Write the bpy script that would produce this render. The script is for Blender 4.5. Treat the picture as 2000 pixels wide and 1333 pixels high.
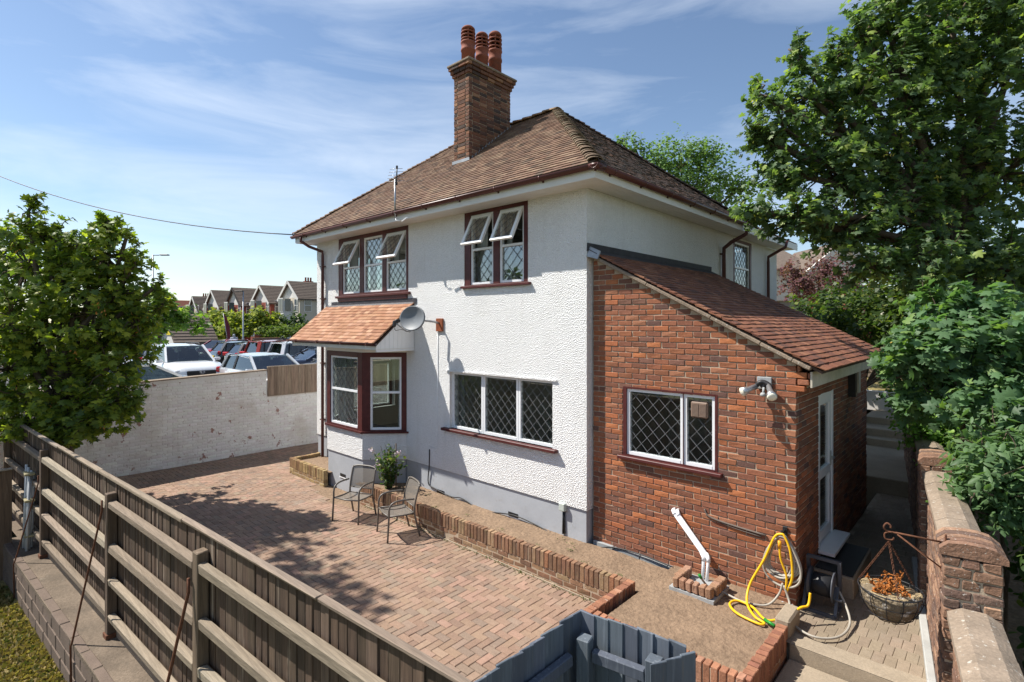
import bpy, bmesh, math, random
import numpy as np
from mathutils import Vector, Matrix

for _o in list(bpy.data.objects): bpy.data.objects.remove(_o)
scene = bpy.context.scene
COL = scene.collection
R = math.radians
random.seed(7); RNG = np.random.default_rng(7)

# ------------------------------------------------------------------ camera
cam_d = bpy.data.cameras.new('camera'); CAM = bpy.data.objects.new('camera', cam_d); COL.objects.link(CAM)
cam_d.sensor_width = 36.0; cam_d.lens = 18.648; cam_d.shift_y = -0.01725
cam_d.clip_start = 0.05; cam_d.clip_end = 6000
CAM.location = (0, 0, 3.6); CAM.rotation_euler = (R(90), 0, R(42.5))
scene.camera = CAM
FW = (-math.sin(R(42.5)), math.cos(R(42.5))); RT = (math.cos(R(42.5)), math.sin(R(42.5)))

# ------------------------------------------------------------------ sky, sun, exposure
SUN_TO = Vector((-1.65, -1.0, 2.45)).normalized()
EL = math.asin(SUN_TO.z); AZ = math.atan2(SUN_TO.x, SUN_TO.y)
world = bpy.data.worlds.new('World'); scene.world = world; world.use_nodes = True
wn = world.node_tree.nodes; wl = world.node_tree.links
wn.clear()
w_out = wn.new('ShaderNodeOutputWorld'); w_bg = wn.new('ShaderNodeBackground'); w_bg.inputs[1].default_value = 0.094
w_sky = wn.new('ShaderNodeTexSky'); w_sky.sky_type = 'NISHITA'; w_sky.sun_disc = False
w_sky.sun_elevation = EL; w_sky.sun_rotation = AZ; w_sky.altitude = 30; w_sky.air_density = 1.0; w_sky.dust_density = 0.25; w_sky.ozone_density = 1.3
w_tc = wn.new('ShaderNodeTexCoord')
w_map = wn.new('ShaderNodeMapping'); w_map.inputs['Scale'].default_value = (1.0, 1.3, 5.5); w_map.inputs['Rotation'].default_value = (0.10, 0.06, 0.9)
w_n = wn.new('ShaderNodeTexNoise'); w_n.inputs['Scale'].default_value = 2.0; w_n.inputs['Detail'].default_value = 9; w_n.inputs['Roughness'].default_value = 0.58; w_n.inputs['Distortion'].default_value = 0.55
w_r = wn.new('ShaderNodeValToRGB'); w_r.color_ramp.elements[0].position = 0.42; w_r.color_ramp.elements[1].position = 0.84
w_r.color_ramp.elements[0].color = (0, 0, 0, 1); w_r.color_ramp.elements[1].color = (0.55, 0.55, 0.55, 1)
w_mix = wn.new('ShaderNodeMix'); w_mix.data_type = 'RGBA'; w_mix.inputs['B'].default_value = (7.0, 7.6, 8.4, 1)
wl.new(w_tc.outputs['Generated'], w_map.inputs['Vector']); wl.new(w_map.outputs[0], w_n.inputs['Vector']); wl.new(w_n.outputs['Fac'], w_r.inputs['Fac'])
wl.new(w_r.outputs['Color'], w_mix.inputs['Factor']); wl.new(w_sky.outputs['Color'], w_mix.inputs['A']); wl.new(w_mix.outputs['Result'], w_bg.inputs['Color']); wl.new(w_bg.outputs[0], w_out.inputs[0])
sun_d = bpy.data.lights.new('sun', 'SUN'); SUN = bpy.data.objects.new('sun', sun_d); COL.objects.link(SUN)
sun_d.energy = 5.0; sun_d.angle = R(0.5); sun_d.color = (1.0, 0.95, 0.87)
SUN.rotation_euler = (-SUN_TO).to_track_quat('-Z', 'Y').to_euler(); SUN.location = (-20, -12, 40)
scene.view_settings.view_transform = 'Standard'; scene.view_settings.look = 'None'
scene.view_settings.exposure = 0.68; scene.view_settings.gamma = 1.0; scene.view_settings.use_curve_mapping = False
scene.render.engine = 'CYCLES'
scene.cycles.max_bounces = 6; scene.cycles.diffuse_bounces = 4; scene.cycles.glossy_bounces = 3; scene.cycles.transmission_bounces = 4; scene.cycles.transparent_max_bounces = 24
scene.cycles.sample_clamp_indirect = 6.0
try: scene.cycles.use_denoising = True
except Exception: pass

# ------------------------------------------------------------------ materials
MATS = {}
def mat(name, col=(.5, .5, .5), rough=.7, attr=False, var=None, spots=(), bump=None, metal=0., spec=.3, grain=None, coat=0., transl=0., alpha=None, local=False, streak=None):
    """var=(scale, amount); spots=[(scale, lo, hi, colour, amount)]; bump=(kind, scale, strength, distance)"""
    if name in MATS: return MATS[name]
    m = bpy.data.materials.new(name); m.use_nodes = True
    nt = m.node_tree; N = nt.nodes; L = nt.links; N.clear()
    out = N.new('ShaderNodeOutputMaterial'); b = N.new('ShaderNodeBsdfPrincipled')
    b.inputs['Roughness'].default_value = rough; b.inputs['Metallic'].default_value = metal
    b.inputs['Specular IOR Level'].default_value = spec; b.inputs['Coat Weight'].default_value = coat; b.inputs['Coat Roughness'].default_value = .04
    if local: pos = N.new('ShaderNodeTexCoord').outputs['Object']
    else: pos = N.new('ShaderNodeNewGeometry').outputs['Position']
    gpos = pos
    if grain:
        mp = N.new('ShaderNodeMapping'); mp.inputs['Scale'].default_value = grain; L.new(pos, mp.inputs['Vector']); gpos = mp.outputs[0]
    if attr:
        a = N.new('ShaderNodeAttribute'); a.attribute_name = 'Col'; c = a.outputs['Color']
    else:
        a = N.new('ShaderNodeRGB'); a.outputs[0].default_value = (*col, 1); c = a.outputs[0]
    def noise(scale, detail=4, p=None, rough_=.55):
        n = N.new('ShaderNodeTexNoise'); n.inputs['Scale'].default_value = scale; n.inputs['Detail'].default_value = detail; n.inputs['Roughness'].default_value = rough_
        L.new(p if p is not None else pos, n.inputs['Vector']); return n.outputs['Fac']
    vlist = var if isinstance(var, list) else ([var] if var else [])
    for (sc, am) in vlist:
        mr = N.new('ShaderNodeMapRange'); mr.inputs['From Min'].default_value = .25; mr.inputs['From Max'].default_value = .75
        mr.inputs['To Min'].default_value = 1 - am; mr.inputs['To Max'].default_value = 1 + am
        L.new(noise(sc, 5, gpos), mr.inputs['Value'])
        mx = N.new('ShaderNodeMix'); mx.data_type = 'RGBA'; mx.blend_type = 'MULTIPLY'; mx.inputs['Factor'].default_value = 1
        L.new(c, mx.inputs['A']); L.new(mr.outputs[0], mx.inputs['B']); c = mx.outputs['Result']
    for (sc, lo, hi, cc, am) in spots:
        mr = N.new('ShaderNodeMapRange'); mr.inputs['From Min'].default_value = lo; mr.inputs['From Max'].default_value = hi; mr.inputs['To Max'].default_value = am
        L.new(noise(sc, 6, gpos if grain else None, .65), mr.inputs['Value'])
        mx = N.new('ShaderNodeMix'); mx.data_type = 'RGBA'; mx.inputs['B'].default_value = (*cc, 1)
        L.new(mr.outputs[0], mx.inputs['Factor']); L.new(c, mx.inputs['A']); c = mx.outputs['Result']
    if streak:
        sm, lo, hi, cc, am = streak; mp2 = N.new('ShaderNodeMapping'); mp2.inputs['Scale'].default_value = sm; L.new(pos, mp2.inputs['Vector'])
        mr = N.new('ShaderNodeMapRange'); mr.inputs['From Min'].default_value = lo; mr.inputs['From Max'].default_value = hi; mr.inputs['To Max'].default_value = am
        L.new(noise(1.0, 5, mp2.outputs[0], .6), mr.inputs['Value']); mx = N.new('ShaderNodeMix'); mx.data_type = 'RGBA'; mx.inputs['B'].default_value = (*cc, 1)
        L.new(mr.outputs[0], mx.inputs['Factor']); L.new(c, mx.inputs['A']); c = mx.outputs['Result']
    L.new(c, b.inputs['Base Color'])
    if bump:
        kind, sc, st, di = bump
        bp = N.new('ShaderNodeBump'); bp.inputs['Strength'].default_value = st; bp.inputs['Distance'].default_value = di
        if kind == 'v':
            v = N.new('ShaderNodeTexVoronoi'); v.inputs['Scale'].default_value = sc; L.new(gpos, v.inputs['Vector']); L.new(v.outputs['Distance'], bp.inputs['Height'])
        else: L.new(noise(sc, 6 if kind == 'n' else 2, gpos), bp.inputs['Height'])
        L.new(bp.outputs[0], b.inputs['Normal'])
    sh = b.outputs[0]
    if transl:
        t = N.new('ShaderNodeBsdfTranslucent'); mx = N.new('ShaderNodeMixShader'); mx.inputs[0].default_value = transl
        br = N.new('ShaderNodeMix'); br.data_type = 'RGBA'; br.blend_type = 'MULTIPLY'; br.inputs['Factor'].default_value = 1; br.inputs['B'].default_value = (1.3, 1.5, .6, 1)
        L.new(c, br.inputs['A']); L.new(br.outputs['Result'], t.inputs['Color']); L.new(sh, mx.inputs[1]); L.new(t.outputs[0], mx.inputs[2]); sh = mx.outputs[0]
    if alpha is not None:
        t = N.new('ShaderNodeBsdfTransparent'); mx = N.new('ShaderNodeMixShader'); mx.inputs[0].default_value = alpha
        L.new(t.outputs[0], mx.inputs[1]); L.new(sh, mx.inputs[2]); sh = mx.outputs[0]
    L.new(sh, out.inputs[0]); MATS[name] = m; return m

def glass(name, tint=(.82, .86, .84), refl=.15, edge=.8):
    if name in MATS: return MATS[name]
    m = bpy.data.materials.new(name); m.use_nodes = True; nt = m.node_tree; N = nt.nodes; L = nt.links; N.clear()
    out = N.new('ShaderNodeOutputMaterial'); t = N.new('ShaderNodeBsdfTransparent'); t.inputs[0].default_value = (*tint, 1)
    g = N.new('ShaderNodeBsdfGlossy'); g.inputs['Roughness'].default_value = .015; g.inputs[0].default_value = (.95, .97, 1, 1)
    lw = N.new('ShaderNodeLayerWeight'); lw.inputs[0].default_value = .5; pw = N.new('ShaderNodeMath'); pw.operation = 'POWER'; pw.inputs[1].default_value = 4.5; L.new(lw.outputs['Facing'], pw.inputs[0])
    ma = N.new('ShaderNodeMath'); ma.operation = 'MULTIPLY_ADD'; ma.inputs[1].default_value = edge; ma.inputs[2].default_value = refl; ma.use_clamp = True
    L.new(pw.outputs[0], ma.inputs[0]); mx = N.new('ShaderNodeMixShader'); L.new(ma.outputs[0], mx.inputs[0]); L.new(t.outputs[0], mx.inputs[1]); L.new(g.outputs[0], mx.inputs[2]); L.new(mx.outputs[0], out.inputs[0])
    MATS[name] = m; return m

M = {}
M['dash'] = mat('pebble_dash', (.875, .875, .865), .9, var=[(1.3, .03), (60, .10)], bump=('v', 60, 1.0, .021), spots=[(1.1, .55, .8, (.66, .64, .60), .35)], streak=((7, 7, .6), .56, .80, (.58, .56, .52), .26))
M['plinth'] = mat('plinth_paint', (.40, .42, .45), .75, var=[(2.5, .10), (30, .04)], spots=[(6, .60, .74, (.27, .24, .21), .5), (1.4, .55, .8, (.55, .55, .55), .4)], bump=('n', 20, .15, .01))
M['maroon'] = mat('maroon_paint', (.085, .022, .020), .45, var=[(9, .25)], spots=[(14, .66, .74, (.30, .20, .16), .5)], bump=('n', 30, .1, .005))
M['gutter'] = mat('brown_plastic', (.095, .035, .030), .38, var=(3, .12), spots=[(5, .6, .8, (.17, .10, .08), .4)])
M['upvc'] = mat('white_plastic', (.80, .81, .82), .35, var=(6, .03), spots=[(9, .66, .82, (.5, .47, .42), .3)])
M['fascia'] = mat('fascia_plastic', (.72, .71, .68), .45, var=(4, .05), spots=[(6, .62, .8, (.45, .42, .36), .4)])
M['brick'] = mat('brick', attr=True, rough=.88, var=[(30, .16), (120, .14)], spots=[(22, .66, .74, (.35, .30, .25), .4)], bump=('n', 55, .5, .006))
M['mortar'] = mat('mortar', (.42, .335, .245), .95, var=[(20, .15)], bump=('n', 80, .5, .006))
M['tile'] = mat('clay_tile', attr=True, rough=.85, var=[(1.5, .12), (9, .16), (60, .14)], spots=[(4, .54, .70, (.13, .115, .08), .5), (26, .62, .70, (.33, .30, .20), .5)], bump=('n', 40, .35, .006))
M['tilenew'] = mat('clay_tile_clean', attr=True, rough=.85, var=[(14, .10), (60, .10)], bump=('n', 40, .3, .005))
M['underlay'] = mat('roof_underlay', (.075, .05, .038), .95, var=(12, .3))
M['lead'] = mat('lead_sheet', (.36, .38, .40), .5, var=[(8, .2)], metal=.35, bump=('n', 25, .2, .006))
M['leaddark'] = mat('dark_lead', (.05, .047, .055), .6, var=(10, .3), spots=[(40, .6, .68, (.5, .48, .46), .6)])
M['terracotta'] = mat('terracotta', (.25, .078, .046), .8, var=[(6, .2), (40, .1)], spots=[(5, .56, .72, (.10, .06, .05), .6)])
M['soil'] = mat('soil', (.225, .155, .102), 1., var=[(3, .18), (22, .22), (90, .14)], bump=('n', 16, .7, .05), spots=[(5, .55, .72, (.15, .10, .066), .5), (120, .70, .74, (.42, .36, .28), .35)])
M['paver'] = mat('paver', attr=True, rough=.92, var=[(1.1, .16), (25, .10), (180, .28)], spots=[(1.9, .56, .75, (.30, .25, .20), .45), (150, .63, .68, (.62, .56, .48), .6)], bump=('n', 120, .4, .004))
M['sand'] = mat('jointing_sand', (.15, .115, .085), 1., var=(60, .3), bump=('n', 90, .5, .004))
M['concrete'] = mat('concrete', (.30, .245, .18), .95, var=[(2, .16), (40, .14), (160, .2)], spots=[(3, .55, .75, (.20, .17, .13), .5), (60, .68, .74, (.55, .5, .4), .5)], bump=('n', 70, .4, .006))
M['block'] = mat('concrete_block', (.15, .112, .088), .95, var=[(3, .2), (90, .22)], bump=('n', 90, .6, .006))
M['greystrip'] = mat('grey_render', (.33, .34, .34), .9, var=[(4, .18), (50, .1)], bump=('n', 40, .3, .006))
M['wood_v'] = mat('weathered_board', attr=True, rough=.85, grain=(14, 14, .8), var=[(2.5, .38), (9, .22)], spots=[(.9, .60, .68, (.36, .29, .22), .6)], bump=('n', 7, .4, .004))
M['wood_x'] = mat('weathered_rail', attr=True, rough=.85, grain=(.8, 16, 16), var=[(3, .30), (10, .18)], spots=[(1.2, .60, .72, (.16, .12, .09), .5)], bump=('n', 8, .5, .005))
M['blue_v'] = mat('slate_blue_board', attr=True, rough=.65, grain=(12, 12, .7), var=[(3, .14), (10, .10)], spots=[(2, .56, .70, (.27, .30, .34), .5), (5, .60, .68, (.16, .13, .10), .4)], bump=('n', 8, .3, .003))
M['taupe'] = mat('powder_coated_steel', (.135, .118, .100), .42, var=(12, .06), spec=.5)
M['sling'] = mat('sling_mesh', (.17, .15, .128), .7, var=(60, .08), alpha=.80)
M['steel'] = mat('galvanised_steel', (.42, .43, .44), .38, metal=.75, var=(20, .15))
M['dark'] = mat('black_plastic', (.022, .022, .024), .45, var=(20, .2))
M['rust'] = mat('rusty_iron', (.13, .055, .03), .8, var=(30, .35), metal=.2, bump=('n', 60, .4, .003))
M['dish'] = mat('dish_grey', (.19, .205, .22), .5, var=(8, .1), spots=[(5, .66, .76, (.42, .24, .10), .7)])
M['rustplate'] = mat('rusted_plate', (.24, .07, .03), .85, var=[(12, .35)], spots=[(20, .6, .7, (.34, .17, .09), .6)])
M['hosey'] = mat('yellow_hose', (.80, .47, .015), .4, var=(10, .06))
M['hoseg'] = mat('grey_hose', (.36, .33, .28), .5, var=(10, .1))
M['bark'] = mat('bark', (.105, .080, .056), .95, var=[(9, .3), (40, .2)], bump=('n', 22, .8, .02))
M['leaf'] = mat('leaf', attr=True, rough=.5, transl=.45, spec=.3)
M['leafdull'] = mat('leaf_dull', attr=True, rough=.7, transl=.35, spec=.2)
M['grass'] = mat('lawn', (.24, .19, .075), 1., var=[(1.2, .3), (30, .35), (110, .3)], spots=[(2.4, .5, .7, (.14, .14, .05), .6), (60, .6, .7, (.40, .32, .15), .5)], bump=('n', 60, .9, .03))
M['blade'] = mat('grass_blade', attr=True, rough=.8, transl=.25)
M['asphalt'] = mat('asphalt', (.060, .060, .062), .92, var=[(1, .2), (60, .25)])
M['ground'] = mat('far_ground', (.11, .115, .055), 1., var=[(.05, .3), (1, .3)])
M['wallwhite'] = mat('whitewashed_brick', attr=True, rough=.9, var=[(.9, .05), (22, .06)], spots=[(1.3, .50, .70, (.55, .49, .40), .45), (3.4, .625, .65, (.30, .125, .08), .85), (13, .61, .66, (.38, .29, .23), .6)], streak=((2.2, 2.2, .5), .54, .74, (.50, .43, .34), .4), bump=('n', 40, .5, .008))
M['glass'] = glass('window_glass')
M['carglass'] = glass('car_glass', (.22, .27, .27), .10, .9)
M['inwall'] = mat('room_wall', (.84, .81, .74), .9, var=(2, .06))
M['infloor'] = mat('room_floor', (.42, .36, .28), .8, var=(4, .15))
M['curtain'] = mat('curtain', (.42, .42, .39), .9, var=(5, .08))
M['lead_line'] = mat('leading', (.17, .175, .18), .6)
M['stone'] = mat('old_stone', (.25, .195, .145), .95, var=[(5, .22), (50, .2)], spots=[(26, .60, .68, (.60, .58, .52), .6), (3, .58, .72, (.14, .11, .09), .5)], bump=('n', 45, .6, .01))

# ------------------------------------------------------------------ mesh helpers
class MB:
    def __init__(s): s.v = []; s.f = []; s.sm = []
    def add(s, vs, fs, smooth=False):
        o = len(s.v); s.v += [tuple(p) for p in vs]
        for f in fs: s.f.append(tuple(i + o for i in f)); s.sm.append(smooth)
        return s
    def box(s, x0, x1, y0, y1, z0, z1):
        return s.add([(x0,y0,z0),(x1,y0,z0),(x1,y1,z0),(x0,y1,z0),(x0,y0,z1),(x1,y0,z1),(x1,y1,z1),(x0,y1,z1)],
                     [(0,3,2,1),(4,5,6,7),(0,1,5,4),(1,2,6,5),(2,3,7,6),(3,0,4,7)])
    def obox(s, c, ax, d, b=0.):
        """oriented box: centre, 3 axis vectors, dims, bevel"""
        vs, fs = chamfer(d[0], d[1], d[2], b) if b else chamfer0(d[0], d[1], d[2])
        A = np.array([list(a) for a in ax]).T
        P = vs @ A.T + np.array(c)
        return s.add(P.tolist(), fs)
    def bar(s, p, q, w, h, up=(0, 0, 1), b=0.):
        p = Vector(p); q = Vector(q); d = (q - p); L = d.length; d.normalize(); u = Vector(up)
        side = d.cross(u)
        if side.length < 1e-5: side = d.cross(Vector((0, 1, 0)))
        side.normalize(); u = side.cross(d).normalized()
        return s.obox((p + q) / 2, (d, side, u), (L, w, h), b)
    def tube(s, pts, r, n=8, closed=False, caps=True):
        pts = [Vector(p) for p in pts]; m = len(pts)
        rr = r if isinstance(r, (list, tuple)) else [r] * m
        T = []
        for i in range(m):
            a = pts[(i - 1) % m] if (closed or i > 0) else pts[i]; b = pts[(i + 1) % m] if (closed or i < m - 1) else pts[i]
            t = b - a
            T.append(t.normalized() if t.length > 1e-9 else Vector((0, 0, 1)))
        ref = Vector((0, 0, 1)) if abs(T[0].z) < .9 else Vector((1, 0, 0))
        u = (ref - T[0] * ref.dot(T[0])).normalized(); vs = []
        for i in range(m):
            u = (u - T[i] * u.dot(T[i]))
            u = u.normalized() if u.length > 1e-6 else T[i].orthogonal().normalized()
            w = T[i].cross(u)
            for k in range(n):
                a = 2 * math.pi * k / n; vs.append(pts[i] + (u * math.cos(a) + w * math.sin(a)) * rr[i])
        fs = []
        for i in range(m if closed else m - 1):
            j = (i + 1) % m
            for k in range(n): fs.append((i*n+k, i*n+(k+1)%n, j*n+(k+1)%n, j*n+k))
        if caps and not closed: fs.append(tuple(range(n))[::-1]); fs.append(tuple((m-1)*n+k for k in range(n)))
        return s.add(vs, fs, True)
    def lathe(s, prof, c=(0,0,0), n=16, axis=None):
        """prof [(r,z)]; axis: optional 3x3 (x,y,z vectors)"""
        c = Vector(c); vs = []; fs = []
        ax = axis or (Vector((1,0,0)), Vector((0,1,0)), Vector((0,0,1)))
        for (r, z) in prof:
            for k in range(n):
                a = 2*math.pi*k/n; vs.append(c + ax[0]*(r*math.cos(a)) + ax[1]*(r*math.sin(a)) + ax[2]*z)
        for i in range(len(prof)-1):
            for k in range(n): fs.append((i*n+k, i*n+(k+1)%n, (i+1)*n+(k+1)%n, (i+1)*n+k))
        if prof[0][0] > 1e-4: fs.append(tuple(range(n))[::-1])
        if prof[-1][0] > 1e-4: fs.append(tuple((len(prof)-1)*n+k for k in range(n)))
        return s.add(vs, fs, True)
    def prism(s, poly, d):
        """poly: list of 3D points (planar), extruded by vector d"""
        n = len(poly); d = Vector(d); P = [Vector(p) for p in poly]
        vs = P + [p + d for p in P]
        fs = [tuple(range(n))[::-1], tuple(range(n, 2*n))] + [(i, (i+1) % n, n+(i+1) % n, n+i) for i in range(n)]
        return s.add(vs, fs)
    def quad(s, a, b, c, d): return s.add([a, b, c, d], [(0, 1, 2, 3)])

_CB = {}
def chamfer0(dx, dy, dz):
    x, y, z = dx/2, dy/2, dz/2
    v = np.array([(-x,-y,-z),(x,-y,-z),(x,y,-z),(-x,y,-z),(-x,-y,z),(x,-y,z),(x,y,z),(-x,y,z)])
    return v, [(0,3,2,1),(4,5,6,7),(0,1,5,4),(1,2,6,5),(2,3,7,6),(3,0,4,7)]
def chamfer(dx, dy, dz, b):
    x, y, z = dx/2, dy/2, dz/2; b = min(b, x*.45, y*.45, z*.45)
    vs = []; idx = {}
    for sx in (-1, 1):
        for sy in (-1, 1):
            for sz in (-1, 1):
                for a in range(3):
                    p = [sx*(x-b), sy*(y-b), sz*(z-b)]
                    p[a] = (sx*x, sy*y, sz*z)[a]
                    idx[(sx, sy, sz, a)] = len(vs); vs.append(p)
    fs = []
    for a in range(3):
        o = [k for k in range(3) if k != a]
        for s_ in (-1, 1):
            q = []
            for (p_, r_) in ((-1,-1), (1,-1), (1,1), (-1,1)):
                k = [0,0,0]; k[a] = s_; k[o[0]] = p_; k[o[1]] = r_; q.append(idx[(*k, a)])
            fs.append(q)
        for p_ in (-1, 1):
            for r_ in (-1, 1):
                k0 = [0,0,0]; k0[o[0]] = p_; k0[o[1]] = r_; k0[a] = -1; k1 = list(k0); k1[a] = 1
                fs.append([idx[(*k0, o[0])], idx[(*k1, o[0])], idx[(*k1, o[1])], idx[(*k0, o[1])]])
    for sx in (-1, 1):
        for sy in (-1, 1):
            for sz in (-1, 1): fs.append([idx[(sx, sy, sz, 0)], idx[(sx, sy, sz, 1)], idx[(sx, sy, sz, 2)]])
    V = np.array(vs); out = []
    for f in fs:
        c = V[f].mean(0); n = np.cross(V[f[1]]-V[f[0]], V[f[2]]-V[f[0]])
        out.append(tuple(f) if np.dot(n, c) > 0 else tuple(f[::-1]))
    return V, out

def wloc(o):
    v = Vector((0, 0, 0))
    while o is not None: v = v + o.location; o = o.parent
    return v
def mkobj(name, me, parent=None, world_coords=True):
    o = bpy.data.objects.new(name, me); COL.objects.link(o)
    if parent is not None:
        o.parent = parent
        if world_coords: o.location = -wloc(parent)
    return o
def newmesh(name, vs, fs, m, smooth=None, cols=None):
    me = bpy.data.meshes.new(name); me.from_pydata(vs, [], fs); me.materials.append(m)
    if smooth is True: me.polygons.foreach_set('use_smooth', [True]*len(me.polygons))
    elif smooth: me.polygons.foreach_set('use_smooth', smooth)
    if cols is not None:
        a = me.color_attributes.new('Col', 'FLOAT_COLOR', 'POINT'); a.data.foreach_set('color', np.asarray(cols, dtype=np.float32).ravel())
    return me
def part(name, mb, m, parent=None, col=None, wc=True, label=None):
    mm = M[m] if isinstance(m, str) else m
    me = newmesh(name, mb.v, mb.f, mm, mb.sm, None if col is None else np.tile(np.array([*col, 1.]), (len(mb.v), 1)))
    o = mkobj(name, me, parent, wc)
    if label: o['label'] = label
    return o
def tag(o, label, cat, group=None):
    o['label'] = label; o['category'] = cat
    if group: o['group'] = group
    return o
def thing(name, label, cat, loc=(0,0,0), group=None, rz=0.):
    o = bpy.data.objects.new(name, None); COL.objects.link(o); o.location = loc; o.rotation_euler = (0, 0, rz); o.empty_display_size = .2
    return tag(o, label, cat, group)
def struct(name, mb, m, parent=None, **k):
    o = part(name, mb, m, parent, **k)
    if parent is None: o['kind'] = 'structure'
    return o
def copytree(o, parent=None):
    c = o.copy(); COL.objects.link(c); c.parent = parent
    for ch in o.children: copytree(ch, c)
    return c
def project(p):
    fw = p[0]*FW[0] + p[1]*FW[1]; l = p[0]*RT[0] + p[1]*RT[1]
    if fw < .2: return None
    return 1000 + 1036*l/fw, 632 - 1036*(p[2]-3.6)/fw, fw

class Pieces:
    """many alike pieces: the ones that show largest become objects, the rest one 'stuff' part"""
    def __init__(s, name, m, parent, palette, bevel=.004, nvar=14, jit=.0015, limit=300, seed=1, stuffname=None, jcol=.10):
        s.name = name; s.m = M[m]; s.parent = parent; s.pal = palette; s.b = bevel; s.nv = nvar; s.j = jit; s.limit = limit
        s.rng = random.Random(seed); s.items = []; s.cache = {}; s.stuff = stuffname or name + 's'; s.jcol = jcol
        s.cols = []
        tot = sum(w for w, c in palette); 
        for k in range(nvar):
            t = (k + .5)/nvar*tot; acc = 0
            for w, c in palette:
                acc += w
                if t <= acc: break
            f = 1 + s.rng.uniform(-jcol, jcol); s.cols.append((c[0]*f, c[1]*f*(1+s.rng.uniform(-.03, .03)), c[2]*f))
    def add(s, c, d, ax=None, var=None):
        s.items.append((tuple(c), tuple(round(q, 3) for q in d), ax, s.rng.randrange(s.nv) if var is None else var))
    def mesh(s, d, k):
        key = (d, k)
        if key not in s.cache:
            V, fs = chamfer(*d, s.b); V = V.copy(); rg = np.random.default_rng(hash(key) % (2**31))
            sg = np.sign(V); key8 = ((sg[:,0] > 0)*4 + (sg[:,1] > 0)*2 + (sg[:,2] > 0)*1).astype(int)
            J = rg.uniform(-s.j, s.j, (8, 3)); V += J[key8] + rg.uniform(-s.j*.3, s.j*.3, V.shape)
            s.cache[key] = (V, fs, s.cols[k], None)
        return s.cache[key]
    def done(s):
        off = wloc(s.parent) if s.parent is not None else Vector((0,0,0))
        sc = []
        for i, (c, d, ax, k) in enumerate(s.items):
            p = project(c); big = sorted(d)[1]*sorted(d)[2]
            sc.append(big/p[2]**2 if p and -20 < p[0] < 2020 and -20 < p[1] < 1353 else -1.)
        order = sorted(range(len(s.items)), key=lambda i: -sc[i])
        ind = [i for i in order[:s.limit] if sc[i] > 0]; inds = set(ind); meshes = {}
        for i in ind:
            c, d, ax, k = s.items[i]
            if (d, k) not in meshes:
                V, fs, col, _ = s.mesh(d, k)
                meshes[(d, k)] = newmesh(s.name, V.tolist(), fs, s.m, None, np.tile(np.array([*col, 1.]), (len(V), 1)))
            o = bpy.data.objects.new(s.name, meshes[(d, k)]); COL.objects.link(o); o.parent = s.parent
            o.location = Vector(c) - off
            if ax is not None: o.rotation_euler = Matrix([list(a) for a in ax]).transposed().to_euler()
        rest = [i for i in range(len(s.items)) if i not in inds]
        if rest:
            VV = []; FF = []; CC = []; n = 0
            for i in rest:
                c, d, ax, k = s.items[i]; V, fs, col, _ = s.mesh(d, k)
                P = V if ax is None else V @ np.array([list(a) for a in ax])
                VV.append(P + np.array(c)); FF += [tuple(q+n for q in f) for f in fs]; CC.append(np.tile(np.array([*col, 1.]), (len(V), 1))); n += len(V)
            me = newmesh(s.stuff, np.concatenate(VV).tolist(), FF, s.m, None, np.concatenate(CC))
            o = mkobj(s.stuff, me, s.parent); o['kind'] = 'stuff'
        return s

def arc(c, r, a0, a1, n, ax=(Vector((1,0,0)), Vector((0,0,1)))):
    return [Vector(c) + ax[0]*(r*math.cos(a0+(a1-a0)*i/n)) + ax[1]*(r*math.sin(a0+(a1-a0)*i/n)) for i in range(n+1)]
def smoothpath(P, n=6):
    """Catmull-Rom through points"""
    P = [Vector(p) for p in P]; out = []
    for i in range(len(P)-1):
        p0 = P[max(i-1, 0)]; p1 = P[i]; p2 = P[i+1]; p3 = P[min(i+2, len(P)-1)]
        for k in range(n):
            t = k/n; out.append(.5*((2*p1) + (p2-p0)*t + (2*p0-5*p1+4*p2-p3)*t*t + (3*p1-p0-3*p2+p3)*t**3))
    out.append(P[-1]); return out
Z = Vector((0, 0, 1)); X_ = Vector((1, 0, 0)); Y_ = Vector((0, 1, 0))
class Fr:
    """local frame on a wall: s to the right, z up, n outwards"""
    def __init__(s, O, S, N): s.O = Vector(O); s.S = Vector(S); s.N = Vector(N)
    def p(s, a, z, n=0.): return s.O + s.S*a + Z*z + s.N*n
    def box(s, mb, a0, a1, z0, z1, n0, n1, b=0.):
        return mb.obox(s.p((a0+a1)/2, (z0+z1)/2, (n0+n1)/2), (s.S, s.N, Z), (abs(a1-a0), abs(n1-n0), abs(z1-z0)), b)

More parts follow.
